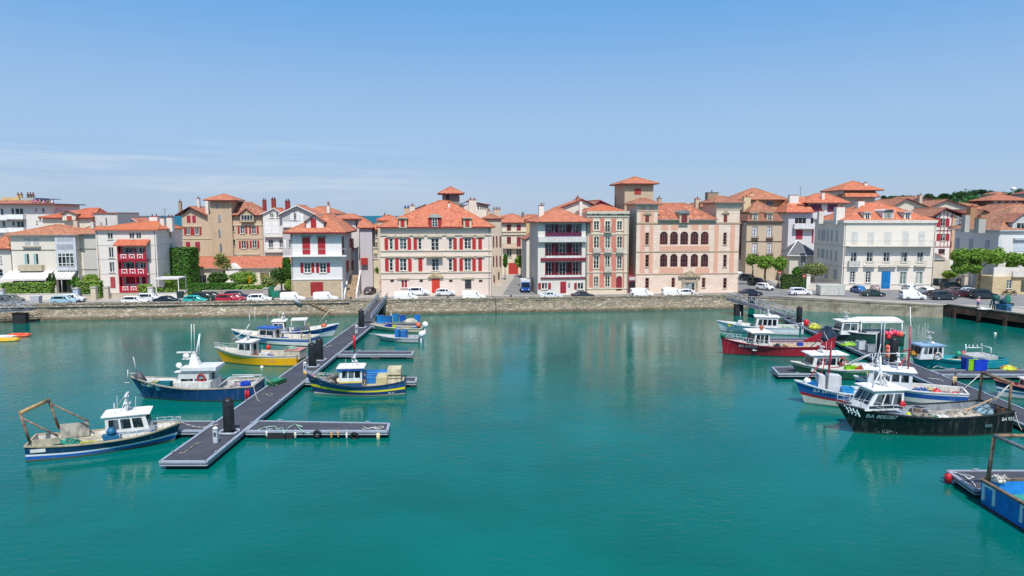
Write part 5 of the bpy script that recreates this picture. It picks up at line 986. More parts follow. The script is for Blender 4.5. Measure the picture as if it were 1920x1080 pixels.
# ---------------------------------------------------------------- boats
def Pz(rg, x, y, z=0): q = zp(rg, x, y); return onz(q[0], q[1], z)
def hullp(c):
    k = ('hull', c)
    if k not in MC:
        a = MN('hull_'+c); st = a.noise(2.2, 5, sc=(1.6, 1.6, .14), rough=.65); x = a.mix(a.rng(st, .52, .78, 0, .38), c, '8a8478'); x = a.mix(a.rng(a.noise(1.1, 6, rough=.7), .6, .72, 0, .3), x, '5c4a3c')
        sp_ = a.n('SeparateXYZ'); a.l(a.tc.outputs['Object'], sp_.inputs[0]); x = a.mix(a.rng(sp_.outputs[2], .06, .17, .75, 0), x, '4a4c38')    # weed line at the water
        a.col(x); a.ro(.38); a.bump(a.noise(1.5, 3), .12, .03); MC[k] = a.m
    return MC[k]
class Boat:
    def __init__(s, name, label, rg, S, St, B, fs=1.1, fm=1.0, fb=1.7, rake=.7, bands=((1, '1c3a66'),), bul=.45, tw=.8, gun='b8a890', deck='a9a294', cat='boat', group=None, bulb=2.4, inner=None, fore=None):
        s.rg = rg; a = Pz(rg, *S); b_ = Pz(rg, *St)
        d = Vector((b_.x-a.x, b_.y-a.y, 0)); n = Vector((-d.y, d.x, 0)).normalized()
        if n.y < 0: n = -n                       # away from the camera
        s0 = a+n*(B*tw/2); d = b_-s0; d.z = 0; s.L = d.length; s.ang = math.atan2(d.y, d.x); s.o = Vector((s0.x, s0.y, 0)); s.B = B
        s.c, s.s_ = math.cos(s.ang), math.sin(s.ang); nl = Vector((-s.s_, s.c, 0)); s.ns = -1 if nl.dot(n) > 0 else 1     # local y sign of the near side
        s.fs, s.fm, s.fb, s.rake, s.tw, s.bulb, s.bul = fs, fm, fb, rake, tw, bulb, bul
        s.t = thing(name, label, cat, s.o, s.ang, group); s.hull(bands, gun, deck, inner, fore)
    def sheer(s, t): m = .42; return s.fm+(s.fs-s.fm)*((m-t)/m)**2 if t < m else s.fm+(s.fb-s.fm)*((t-m)/(1-m))**2
    def prof(s, t): return s.tw+(1-s.tw)*math.sin(min(t/.4, 1)*math.pi/2)
    def hb(s, t): return max(.03, s.B/2*s.prof(t)*(1-max(0, (t-.45)/.55)**s.bulb))
    def hw(s, t): return max(.02, s.B/2*.93*s.prof(t)*(1-max(0, (t-.3)/.7)**1.7))
    def P(s, t, f, sg):
        z = f*s.sheer(t); y = s.hw(t)+(s.hb(t)-s.hw(t))*max(0, f)**1.2 if f >= 0 else s.hw(t)*.6
        return Vector((t*s.L+s.rake*(t**3)*max(f, -.2), sg*y, z if f >= 0 else -.45))
    def hull(s, bands, gun, deck, inner, fore):
        N = 20; fr = [-.4, 0]; cols = [bands[0][1]]; f0 = 0
        for f, c in bands:
            k = 3 if f-f0 > .3 else 1
            for i in range(k): fr.append(f0+(f-f0)*(i+1)/k); cols.append(c)
            f0 = f
        uc = list(dict.fromkeys(cols)); m = MB()
        for sg in (-1, 1):
            ks = [m.vs([s.P(i/N, f, sg) for f in fr]) for i in range(N+1)]
            for i in range(N):
                for j in range(len(fr)-1): q = [ks[i]+j, ks[i+1]+j, ks[i+1]+j+1, ks[i]+j+1]; m.fi(q if sg < 0 else q[::-1], uc.index(cols[j]), True)
        for j in range(len(fr)-1): m.poly([s.P(0, fr[j], 1), s.P(0, fr[j], -1), s.P(0, fr[j+1], -1), s.P(0, fr[j+1], 1)], uc.index(cols[j]))
        m.build('hull', [hullp(c) for c in uc], s.t)
        g = MB(); e = .11
        def T(i, sg, off=0, dz=0): p = s.P(i/N, 1, sg); return Vector((p.x-(off if i == N else 0), sg*max(abs(p.y)-off, .0), p.z+dz))
        for sg in (-1, 1):
            for i in range(N):
                g.hexa([T(i, sg, -.05, -.06), T(i+1, sg, -.05, -.06), T(i+1, sg, e, -.06), T(i, sg, e, -.06)], [T(i, sg, -.05, .05), T(i+1, sg, -.05, .05), T(i+1, sg, e, .05), T(i, sg, e, .05)])
        g.box(-.05, .1, -s.hb(0), s.hb(0), s.fs-.06, s.fs+.055); g.build('gunwale', paint(gun, .6, .2), s.t)
        dm = MB(); fd = MB()
        for i in range(N):
            def In(i, sg):
                sh = s.sheer(i/N); p = s.P(i/N, (sh-s.bul)/sh, sg); return Vector((p.x-(.12 if i == N else .0), sg*max(abs(p.y)-.09, 0), p.z))
            a0, a1, b0, b1 = In(i, -1), In(i, 1), In(i+1, -1), In(i+1, 1)
            dm.poly([a0, b0, b1, a1], 0)
            for p, q, sg in ((a0, b0, -1), (a1, b1, 1)): dm.poly([p, q, T(i+1, sg, .1, -.02), T(i, sg, .1, -.02)], 1)
            if fore and i/N >= fore[0]:
                cb_ = lambda j, sg: T(j, sg, .1, -.04); c0, c1 = cb_(i, -1), cb_(i, 1); d0, d1 = cb_(i+1, -1), cb_(i+1, 1); m0 = (c0+c1)/2+Vector((0,0,.08)); m1 = (d0+d1)/2+Vector((0,0,.08))
                fd.poly([c0, d0, m1, m0], 0, True); fd.poly([m0, m1, d1, c1], 0, True)
                if i/N-1/N < fore[0]: fd.poly([c0, c1, a1, a0])
        a0, a1 = T(0, -1, .1), T(0, 1, .1); dm.poly([(.1, a0.y, a0.z-s.bul), (.1, a1.y, a0.z-s.bul), (.1, a1.y, a0.z-.02), (.1, a0.y, a0.z-.02)], 1)
        dm.build('deck', [paint(deck, .8, .3), paint(inner or 'd8d5cc', .6, .25)], s.t)
        if fore: fd.build('foredeck', paint(fore[1], .5, .2), s.t)
    def dz(s, x): return s.sheer(min(max(x/s.L, 0), 1))-s.bul
    def q(s, x, y, yy):               # picture point on the local plane y = yy
        px, py = zp(s.rg, x, y); o = Vector((0,0,CH))-s.o; d = ray(px, py)
        o = Vector((o.x*s.c+o.y*s.s_, -o.x*s.s_+o.y*s.c, o.z)); d = Vector((d.x*s.c+d.y*s.s_, -d.x*s.s_+d.y*s.c, d.z)); t = (yy-o.y)/d.y; return o+d*t
    def W(s, v): return Vector((s.o.x+v[0]*s.c-v[1]*s.s_, s.o.y+v[0]*s.s_+v[1]*s.c, v[2]))
    def cabin(s, x0, y0, x1, y1, hw=1.1, rk=.35, wall='e8e6e0', roof='f0eee8', wins=3, wz=(.45, .85), oh=.25, name='wheelhouse', band=None, front=True, frame=None, yc=0, tp=.94, glass=None, rb=0, zb=0):
        """near wall shown between zoom (x0,y0) top left and (x1,y1) bottom right; bow direction decided by local x"""
        a = s.q(x0, y0, s.ns*hw+yc); b_ = s.q(x1, y1, s.ns*hw+yc); xa, xb = sorted((a.x, b_.x)); z1, z0 = a.z, s.dz((xa+xb)/2)-.02+zb; h = z1-z0
        bot = [(xa, yc-hw, z0), (xb, yc-hw, z0), (xb, yc+hw, z0), (xa, yc+hw, z0)]; top = [(xa+rb, yc-hw*tp, z1), (xb-rk, yc-hw*tp, z1), (xb-rk, yc+hw*tp, z1), (xa+rb, yc+hw*tp, z1)]
        c = MB().hexa(bot, top).build(name, paint(wall, .4, .12), s.t)
        def pt(u, sg, v, o):          # on the side wall
            x = (xa+rb*v)+(xb-rk*v-xa-rb*v)*u; y = yc+sg*(hw-(hw-hw*tp)*v+o); return (x, y, z0+h*v)
        G_ = glass or GL; v0, v1 = wz
        for sg in (-1, 1):
            for i in range(wins):
                m = MB(); u0 = .08+.86*i/wins; u1 = .08+.86*(i+1)/wins-.05; m.hexa([pt(u0, sg, v0, .003), pt(u1, sg, v0, .003), pt(u1, sg, v1, .003), pt(u0, sg, v1, .003)], [pt(u0, sg, v0, .03), pt(u1, sg, v0, .03), pt(u1, sg, v1, .03), pt(u0, sg, v1, .03)]); m.build('window', G_, c)
        if front:
            for i in range(3):
                f0 = -.9+.6*i+.06; f1 = f0+.5
                def fp(f, v, o): return (xb-rk*v+o, yc+f*(hw-(hw-hw*tp)*v), z0+h*v)
                m = MB(); m.hexa([fp(f0, v0, .003), fp(f1, v0, .003), fp(f1, v1, .003), fp(f0, v1, .003)], [fp(f0, v0, .03), fp(f1, v0, .03), fp(f1, v1, .03), fp(f0, v1, .03)]); m.build('window', G_, c)
            m = MB(); m.box(xa-.04, xa-.003, yc-.35, yc+.35, z0+.1, z0+h*.85); m.build('door', GLC, c) if rb == 0 else None
        if band:
            for sg in (-1, 1):
                m = MB(); m.hexa([pt(0, sg, .28, .003), pt(1, sg, .28, .003), pt(1, sg, .36, .003), pt(0, sg, .36, .003)], [pt(0, sg, .28, .02), pt(1, sg, .28, .02), pt(1, sg, .36, .02), pt(0, sg, .36, .02)]); m.build('stripe', paint(band), c)
        r = MB(); q = [(xa+rb-oh, yc-hw*tp-oh*.5), (xb-rk+oh*1.5, yc-hw*tp-oh*.5), (xb-rk+oh*1.5, yc+hw*tp+oh*.5), (xa+rb-oh, yc+hw*tp+oh*.5)]
        r.hexa([(*p, z1+.002) for p in q], [(*p, z1+.09) for p in q]); q2 = [(p[0]*.9+.1*(xa+xb)/2, yc+(p[1]-yc)*.9) for p in q]; r.hexa([(*p, z1+.092) for p in q2], [(*p, z1+.15) for p in q2]); r.build('cabin_roof', paint(roof, .45, .12), s.t)
        s.cb = (xa, xb, z0, z1, hw, yc); return c
    def tubes(s, name, segs, r=.05, c='d8d8d8', n=6, m=None, label=None):
        for a, b_ in segs: MB().tube(a, b_, r, n).build(name, m or paint(c, .5, .15), s.t)
    def pole(s, x0, y0, x1, y1, yy=0, r=.05, c='e0e0de', name='mast', r2=None, yy2=None):
        a = s.q(x0, y0, yy); b_ = s.q(x1, y1, yy if yy2 is None else yy2); return MB().tube(a, b_, r, 7, r2).build(name, paint(c, .45, .1), s.t)
    def ant(s, n=3, h=2.2, x=None):
        xa, xb, z0, z1, hw, yc = s.cb; rnd = random.Random(int(abs(s.o.x*10)))
        for i in range(n): m = MB(); px_ = xa+(xb-xa)*rnd.uniform(.1, .8); py_ = rnd.uniform(-.8, .8)*hw; m.tube((px_, py_, z1+.1), (px_+rnd.uniform(-.1, .1), py_, z1+h*rnd.uniform(.6, 1)), .022, 4, .012); m.build('antenna', WHT, s.t)
    def radar(s, h=1.1, x=.5, dome=True):
        xa, xb, z0, z1, hw, yc = s.cb; X = xa+(xb-xa)*x; m = MB(); m.tube((X, .25, z1+.1), (X, 0, z1+h), .04, 5); m.tube((X, -.25, z1+.1), (X, 0, z1+h), .04, 5); m.tube((X-.5, 0, z1+.1), (X, 0, z1+h), .04, 5); m.box(X-.25, X+.25, -.3, .3, z1+h*.6, z1+h*.6+.05); m.build('radar_mast', WHT, s.t)
        m = MB(); m.box(X-.08, X+.08, -.75, .75, z1+h+.14, z1+h+.24); m.lathe((X, 0, z1+h-.02), [(.16, 0), (.18, .1), (.1, .15)], 10); m.build('radar', WHT, s.t)
        if dome: m = MB(); m.lathe((X-.1, hw*.55, z1+.15), [(.2, 0), (.22, .2), (.12, .32), (.02, .35)], 10); m.build('radar_dome', WHT, s.t)
    def rail(s, t0=.55, t1=1., h=.6, c='c8ccd0', n=7):
        m = MB()
        for sg in (-1, 1):
            P_ = [s.P(t0+(t1-t0)*i/n, 1, sg)+Vector((0, -sg*.06, 0)) for i in range(n+1)]
            for p in P_: m.tube(p, p+Vector((0,0,h)), .022, 4)
            for p, q in zip(P_, P_[1:]): m.tube(p+Vector((0,0,h)), q+Vector((0,0,h)), .025, 4); m.tube(p+Vector((0,0,h*.5)), q+Vector((0,0,h*.5)), .018, 4)
        m.build('bow_rail', paint(c, .3), s.t)
    def ring(s, x, y, yy, R0=.32, c='c03030', c2='e8e4e0', axis='Y'):
        v = s.q(x, y, yy); MB().torus(v, R0, .075, 16, 6, axis, 0, 1).build('lifebuoy', [paint(c), paint(c2)], s.t)
    def text(s, txt, t0, z, h, c='e8ecee', sgn=None, name='registration_lettering'):
        sg = s.ns if sgn is None else sgn; cu = bpy.data.curves.new(name, 'FONT'); cu.body = txt; cu.size = h; o = bpy.data.objects.new('tmp', cu); col.objects.link(o); bpy.context.view_layer.update()
        me = bpy.data.meshes.new_from_object(o.evaluated_get(bpy.context.evaluated_depsgraph_get())); bpy.data.objects.remove(o); bpy.data.curves.remove(cu)
        wd = max(v.co.x for v in me.vertices); xs = s.L*t0
        for v in me.vertices:
            X = xs+(v.co.x-wd/2)*(1 if sg < 0 else -1); Z = z+v.co.y; t = min(max(X/s.L, 0), 1); f = Z/s.sheer(t); t = min(max((X-s.rake*t**3*f)/s.L, 0), 1); f = Z/s.sheer(t); p = s.P(t, f, sg); v.co = (X, p.y+sg*.05, Z)
        me.materials.append(paint(c, .8, .02)); o = bpy.data.objects.new(name, me); col.objects.link(o); o.parent = s.t; return o
def floor_obj(name, mb, mats, label, cat, loc, rz=0, group=None):
    o = mb.build(name, mats, None, loc); o.rotation_euler = (0, 0, rz); return tag(o, label, cat, group)
def crate(b, x, y, yy, label, c='2a6ab8', sz=(.8, .55, .5), z=None, cat='crate', name='fish_crate', rz=0):
    v = b.q(x, y, yy); v.z = b.dz(v.x) if z is None else z; w = b.W(v); l, d, h = sz; m = MB(); e = .05
    m.box(-l/2, l/2, -d/2, d/2, 0, .05); m.box(-l/2, l/2, -d/2, -d/2+e, .051, h); m.box(-l/2, l/2, d/2-e, d/2, .051, h); m.box(-l/2, -l/2+e, -d/2+e, d/2-e, .051, h); m.box(l/2-e, l/2, -d/2+e, d/2-e, .051, h)
    m.box(-l/2-.03, l/2+.03, -d/2-.03, -d/2-.003, h-.08, h); m.box(-l/2-.03, l/2+.03, d/2+.003, d/2+.03, h-.08, h); m.box(-l/2+e, l/2-e, -d/2+e, d/2-e, .052, h*.6, 1)
    return floor_obj(name, m, [paint(c, .5, .15), paint('6a7478', .8, .4)], label, cat, w, b.ang+rz)
def buoy(b, x, y, yy, label, c='d83a3a', r=.28, dz=0, w=None):
    if w is None: v = b.q(x, y, yy); w = b.W(v)
    m = MB(); m.sphere((0,0,0), r, 12, 8, (1,1,1.12)); m.lathe((0,0,r*1.05), [(r*.22, 0), (r*.2, r*.25)], 6, 1); return floor_obj('buoy', m, [paint(c, .35, .1), paint('2a4a9a')], label, 'buoy', w)
def heap(b, x, y, yy, label, c=('2a8a7a', '3aa08a', 'd0c8a8'), r=(.9, .6, .35), name='fishing_net', cat='fishing net', z=None, n=46, w=None):
    if w is None: v = b.q(x, y, yy); v.z = b.dz(v.x) if z is None else z; w = b.W(v); an = b.ang
    else: an = 0
    m = MB(); rnd = random.Random(int(abs(w.x*37)+n)); m.lathe((0,0,0), [(1, 0), (.93, .3), (.7, .62), (.3, .9), (.05, .97)], 14, 0); m.v = [(p[0]*r[0]*(1+rnd.uniform(-.12,.12)), p[1]*r[1]*(1+rnd.uniform(-.12,.12)), p[2]*r[2]*(1+rnd.uniform(-.1,.1))) for p in m.v]
    for i in range(n):
        a = rnd.uniform(0, 6.28); k = rnd.uniform(.2, 1); p = Vector((math.cos(a)*r[0]*k, math.sin(a)*r[1]*k, r[2]*(1-k*k*.8))); q = p+Vector((rnd.uniform(-.35,.35), rnd.uniform(-.3,.3), rnd.uniform(-.03,.12))); m.tube(p, q, .035, 4, mi=rnd.choice((0, 1, 1, 2)))
    return floor_obj(name, m, [paint(q_, .9, .3) for q_ in c], label, cat, w, an)
def outboard(b, x, label='outboard_motor', c='e4e6e8', sg=0, s_=1.):
    m = MB(); m.sphere((-.35, sg, b.fs+.35*s_), .32*s_, 10, 6, (1.1, .8, 1.1)); m.box(-.45, -.2, sg-.1, sg+.1, -.4, b.fs+.1); m.build('outboard_motor', paint(c, .5, .1), b.t)
# --- 1 trawler with rusty gantry, lower left
TN = 'c2b393'
b = Boat('trawler', 'blue and white trawler with rusty stern gantry and white wheelhouse moored lower left', 'BR1', (200, 958), (1180, 812), 3.7, 1.22, 1.0, 1.5, .5, ((.10, 'a08a6c'), (.34, '1f5fa8'), (.46, 'e0e8ee'), (1, '133a5c')), gun='b4a78c', bul=.36, deck='b8b09c', tw=.86, bulb=3.6)
b.cabin(705, 662, 1030, 830, 1.05, .45, wins=3, band='8a98a8', wz=(.5, .88)); b.radar(1.3, .45); b.ant(3, 1.8); b.rail(.62, 1., .45)
n_ = b.ns; hw_ = b.B/2*.85
G = [b.q(205, 835, n_*hw_), b.q(135, 628, n_*hw_), b.q(328, 540, -n_*hw_*.95), b.q(400, 735, -n_*hw_*.95)]
RST = MC['rust2'] = (lambda a: (a.col(a.mix(a.rng(a.noise(3, 5), .4, .62), '8f7d68', '6b4a38')), a.ro(.8), a.m)[-1])(MN('weathered_steel'))
b.tubes('gantry', [(G[0], G[1]), (G[2], G[3])], .10, m=RST); MB().tube(G[1], G[2], .15, 9).build('gantry_beam', paint('b89a68', .7, .3), b.t)
b.tubes('gantry_brace', [(b.q(160, 668, n_*hw_), b.q(395, 785, n_*hw_)), (b.q(345, 565, -n_*hw_*.95), b.q(600, 685, -n_*hw_*.6))], .07, m=RST)
v = b.q(215, 845, n_*hw_); w_ = b.q(402, 795, n_*hw_); MB().box(v.x, w_.x, n_*(hw_-.02), n_*(hw_-.12), b.sheer(.1)+.05, w_.z).build('bulwark_panel', paint('b4aa94', .7, .3), b.t)
v = b.q(410, 755, -n_*hw_); w_ = b.q(600, 685, -n_*hw_); MB().box(v.x, w_.x, -n_*(hw_-.02), -n_*(hw_-.12), b.sheer(.3)-.3, w_.z).build('shelter_panel', paint('b4b0a4', .7, .3), b.t)
m = MB(); v = b.q(690, 790, n_*1.45); w_ = b.q(815, 790, n_*1.45); X0, X1 = sorted((v.x, w_.x)); m.hexa([(X0+.2,n_*1.15,b.dz(4)),(X1-.3,n_*1.15,b.dz(4)),(X1-.3,n_*1.6,b.dz(4)),(X0+.2,n_*1.6,b.dz(4))], [(X0,n_*1.08,v.z+.15),(X1,n_*1.08,v.z+.05),(X1,n_*1.7,v.z+.05),(X0,n_*1.7,v.z+.15)]); m.lathe(((X0+X1)/2, n_*1.4, v.z+.15), [(.3, 0), (.38, .2), (.2, .5)], 10); m.build('net_hauler', paint('1f6a94', .5, .25), b.t); b.pole(770, 700, 770, 560, n_*.8, .03, name='antenna'); b.pole(775, 600, 870, 480, 0, .025, 'b0a890', name='davit')
v = b.q(235, 868, n_*hw_*1.05); m = MB()
for sgn in (-1, 1): 
    p0 = b.P(.05, .70, sgn); m.hexa([(.35, p0.y+sgn*.01, p0.z-.13), (1.35, p0.y+sgn*.06, p0.z-.13), (1.35, p0.y+sgn*.08, p0.z+.13), (.35, p0.y+sgn*.03, p0.z+.13)], [(.35, p0.y+sgn*.04, p0.z-.13), (1.35, p0.y+sgn*.10, p0.z-.13), (1.35, p0.y+sgn*.12, p0.z+.13), (.35, p0.y+sgn*.07, p0.z+.13)])
m.build('name_plate', WHT, b.t); T1 = b
heap(b, 450, 800, n_*.5, 'green and cream fishing net heaped on the deck of the gantry trawler', r=(1.0, .7, .5)); crate(b, 600, 830, n_*1.0, 'yellow green fish crate on the gantry trawler deck', 'c4d038', (1.2, .6, .25)); heap(b, 700, 800, n_*1.0, 'tangled white cord beside the yellow green crate', ('c8c4b8', 'a8a498', 'e0dcd0'), (.6, .4, .25), 'rope_pile', 'rope')
buoy(b, 1075, 770, n_*.2, 'blue round fender in the bow of the gantry trawler', '1f5fc0', .24); buoy(b, 1125, 765, -n_*.1, 'green round fender in the bow of the gantry trawler', '1f8a4a', .26); crate(b, 1010, 800, n_*.6, 'blue fish crate beside the bow of the gantry trawler', '1f5fb0', (.7, .5, .3))
# --- 2 navy trawler
b = Boat('trawler', 'navy hulled trawler with grey wheelhouse, red lifebuoy and tall white mast', 'BR2', (1300, 632), (340, 606), 4.2, 1.5, 1.35, 2.3, 1.3, ((.08, '16304c'), (1, '15406e')), gun='b0a898', bul=.6, tw=.9, deck='a8a49a', inner='cfd0ce')
n_ = b.ns; b.cabin(612, 378, 925, 535, 1.15, .35, wall='c8cccc', roof='e6e8ea', wins=2, wz=(.3, .68)); b.ring(850, 425, n_*1.24, .36, 'b02a30', 'b83a3a')
m = MB(); a_ = b.q(660, 300, n_*1.2); c_ = b.q(985, 330, n_*1.2); m.box(min(a_.x, c_.x), max(a_.x, c_.x), -1.3, 1.3, b.cb[3]+.16, b.cb[3]+.5); m.build('upper_deck', paint('dadcdc'), b.t)
z_ = b.cb[3]; m = MB(); X = b.q(790, 300, 0).x; m.hexa([(X-.6,-.4,z_+.5),(X+.4,-.4,z_+.5),(X+.4,.4,z_+.5),(X-.6,.4,z_+.5)], [(X-.2,-.2,z_+1.7),(X+.2,-.2,z_+1.7),(X+.2,.2,z_+1.7),(X-.2,.2,z_+1.7)]); m.build('mast_housing', WHT, b.t)
b.pole(800, 250, 838, 30, 0, .09); b.pole(762, 200, 762, -60, .3, .035, name='antenna'); b.pole(792, 200, 786, -60, -.3, .035, name='antenna'); b.pole(835, 60, 832, 220, .1, .03, name='antenna')
m = MB(); v = b.q(715, 200, 0); m.box(v.x-.9, v.x+.9, -.1, .1, v.z, v.z+.13); m.lathe((v.x, 0, v.z-.55), [(.3, 0), (.34, .3), (.2, .5)], 12); m.box(v.x-1.2, v.x+.3, -.3, .3, v.z-.62, v.z-.56); m.build('radar', WHT, b.t)
MB().tube(b.q(650, 310, n_*.9), b.q(650, 310, -n_*.9), .28, 10).build('life_raft', WHT, b.t); b.tubes('stern_frame', [(b.q(1000, 505, n_*1.8), b.q(1110, 420, n_*1.8)), (b.q(1110, 420, n_*1.8), b.q(1330, 412, n_*1.6)), (b.q(1130, 400, -n_*1.4), b.q(1400, 400, -n_*1.4)), (b.q(1300, 500, n_*1.6), b.q(1390, 410, -n_*1.2))], .06, 'dcdcdc')
b.tubes('bow_frame', [(b.q(190, 460, .5), b.q(190, 350, .4)), (b.q(270, 380, -.3), b.q(240, 235, -.3)), (b.q(185, 385, .2), b.q(275, 385, -.2)), (b.q(160, 470, 0), b.q(215, 465, 0))], .05, 'c8c8c8')
m = MB(); m.tube(b.q(275, 385, .2), b.q(330, 470, .2), .42, 10); m.build('anchor_winch', paint('55525a', .6, .4), b.t); b.text('GG BA 741', .90, 1.45, .5, 'f4f8fa'); v = b.q(615, 470, n_*1.7); w_ = b.q(930, 530, n_*1.7); X0, X1 = sorted((v.x, w_.x)); MB().box(X0, X1, -1.55, 1.55, b.dz(5), v.z).build('deckhouse_base', paint('dcdcd6', .5, .2), b.t)
heap(b, 430, 470, n_*.6, 'teal net and yellow oilskin piled in the bow of the navy trawler', ('2a8a90', 'e0c040', '2a3a5a'), (.8, .6, .45)); crate(b, 520, 470, n_*.9, 'teal box forward of the wheelhouse on the navy trawler', '1f7a88', (1.3, .9, .75)); crate(b, 1120, 500, n_*1.5, 'white ribbed box on the stern of the navy trawler', 'd8d8d4', (1.6, .8, .6)); crate(b, 1250, 460, n_*.6, 'bright blue tub on the stern of the navy trawler', '1f4fd0', (.8, .8, .8)); heap(b, 1180, 450, 0, 'pile of pink and grey nets behind the white ribbed box', ('b89a9a', 'c8c8c4', '7a8a90'), (1.1, .9, .6))
T2 = b
# --- 3 yellow boat
b = Boat('fishing_boat', 'bright yellow hulled fishing boat with white cabin and red topped deck box', 'BR2', (1690, 322), (1048, 284), 3.6, 1.35, 1.25, 2.0, 1.0, ((.05, '6a5a20'), (.78, 'eeb00c'), (1, 'e0d6c2')), gun='d8cdb8', bul=.5, tw=.9, deck='b0a898', inner='c8bfae', fore=(.66, 'dcd4c4'))
n_ = b.ns; b.cabin(1160, 108, 1300, 225, 1.1, .3, wall='d8d5d0', roof='eeeae4', wins=2, wz=(.5, .9)); b.rail(.55, 1., .55); b.pole(1130, 80, 1255, 0, 0, .06); b.radar(.8, .5); b.ant(2, 1.5)
v = b.q(1595, 235, n_*1.2); w_ = b.q(1735, 235, n_*1.2); m = MB(); m.box(v.x, w_.x, -1.1, 1.1, b.dz(2), b.dz(2)+1.05); m.box(min(v.x, w_.x)-.05, max(v.x, w_.x)+.05, -1.15, 1.15, b.dz(2)+1.055, b.dz(2)+1.12, 1); m.build('fish_hold_box', [paint('c2bba8'), paint('d08a80')], b.t)
b.text('BA 635', .30, .55, .3, 'c0a070')
crate(b, 1475, 220, n_*1.3, 'blue bucket and bins amidships on the yellow boat', '1a44c0', (.7, .5, .55)); crate(b, 1420, 215, n_*.8, 'white insulated box amidships on the yellow boat', 'e8e8e4', (1.1, .7, .7)); buoy(b, 1455, 150, 0, 'red round buoy on the white box of the yellow boat', 'd83028', .3); crate(b, 1345, 210, n_*.9, 'grey crate of red nets behind the yellow boat cabin', 'a0605a', (.8, .6, .5)); heap(b, 1660, 215, n_*.3, 'pale green net piled on the stern of the yellow boat', ('8ab09a', 'b0c8b8', '7a9a88'), (.7, .5, .3), z=b.dz(1.5)+1.13)
# --- 4 white boat with blue roof between
b = Boat('fishing_boat', 'beige decked boat with blue roofed cabin behind the yellow boat', 'E1', (1240, 560), (210, 470), 3.6, 1.15, 1.0, 1.7, 1.0, ((.1, '8a8a86'), (.55, 'dcdcd8'), (.8, '2a5ca8'), (1, 'e2e0dc')), gun='e8e4dc', bul=.5, tw=.95, deck='c2b69c')
n_ = b.ns; b.cabin(490, 285, 750, 450, 1.0, .3, wall='d8d4d0', roof='2a62b8', wins=2); b.pole(265, 400, 385, 220, 0, .07); b.pole(385, 220, 380, 70, 0, .04, name='antenna'); b.pole(465, 220, 462, -10, .3, .04, name='antenna'); b.pole(655, 480, 655, 20, 0, .07, '8f7a70'); b.pole(720, 500, 740, 320, n_*.9, .12, '2a2c30', name='davit')
m = MB(); m.hexa([b.q(1150, 520, n_*1.3), b.q(1300, 520, n_*1.3), b.q(1300, 350, n_*1.3), b.q(1150, 420, n_*1.3)], [b.q(1150, 520, n_*1.2), b.q(1300, 520, n_*1.2), b.q(1300, 350, n_*1.2), b.q(1150, 420, n_*1.2)]); m.build('stern_wall', paint('c0b49c'), b.t)
b.tubes('stern_arch', [(b.q(1155, 520, n_*1.4), b.q(1160, 300, n_*1.4)), (b.q(1160, 300, n_*1.4), b.q(1270, 210, n_*1.2)), (b.q(1270, 210, n_*1.2), b.q(1290, 350, n_*1.2))], .09, m=paint('8a7a62', .7))
crate(b, 900, 470, n_*1.0, 'blue net tub on the beige decked boat', '2456b0', (1.0, .7, .5)); heap(b, 600, 490, n_*1.2, 'blue net draped forward on the beige decked boat', ('2a5aa8', '3a6ac0', '1f3f7a'), (1.0, .6, .4))
# --- 5 blue boat with long white cabin
b = Boat('fishing_boat', 'blue topped white boat with long white cabin and canopy', 'E1', (600, 470), (1630, 405), 4.0, 1.4, 1.2, 2.0, 1.0, ((.5, 'dfe4e6'), (1, '1f56a0')), gun='e4e8ec', bul=.5, tw=.9, deck='c8c8c4')
n_ = b.ns; b.cabin(730, 190, 920, 400, 1.2, .2, wins=2, wall='eceae6', band='2a62b0'); m = MB(); v = b.q(1000, 165, n_*1.2); w_ = b.q(1240, 165, n_*1.2); m.box(v.x, w_.x, -1.2, 1.2, v.z-.08, v.z+.05); m.build('canopy', WHT, b.t)
b.tubes('canopy_post', [(b.q(1215, 170, n_*1.1), b.q(1215, 300, n_*1.1)), (b.q(1010, 170, n_*1.1), b.q(1010, 320, n_*1.1))], .05); b.radar(.9, .8); b.ant(3, 1.7); b.pole(1410, 225, 1570, 25, 0, .04, 'd8c8a8', name='boat_hook'); b.pole(1500, 230, 1540, 165, 0, .03, name='boat_hook')
buoy(b, 1500, 255, .3, 'big orange buoy in the bow of the blue topped boat', 'c8603a', .45); crate(b, 1090, 330, n_*1.2, 'blue tub amidships on the blue topped boat', '1f44b0', (1.4, .8, .6)); b.text('BA 52 40', .80, 1.1, .28)
# --- 6 blue, yellow wooden boat
b = Boat('wooden_boat', 'traditional blue wooden boat with yellow stripe and working man on deck', 'E3', (1570, 722), (240, 708), 3.5, 1.45, 1.05, 2.1, .75, ((.12, 'd8d4c0'), (.42, '163a66'), (.58, 'e8d820'), (1, '1f4f80')), gun='163a5a', bul=.4, tw=.72, deck='c8bca0', bulb=2.9, inner='d8d0b8')
n_ = b.ns; b.cabin(590, 335, 950, 545, 1.05, .2, wall='e6e8e8', roof='f0ebe0', wins=3, wz=(.55, .9), band='e8d060'); b.radar(.9, .35); b.ant(2, 1.3); 
xa, xb, z0, z1, hw, yc = b.cb; MB().box(xa-.12, xb+.1, -1.14, 1.14, z1-.22, z1-.01).build('roof_band', paint('1f4f98'), b.t); MB().box(xa+.01, xb-.01, -hw-.03, hw+.03, z0+.02, z0+(z1-z0)*.28).build('cabin_base', paint('1f4f80'), b.t)
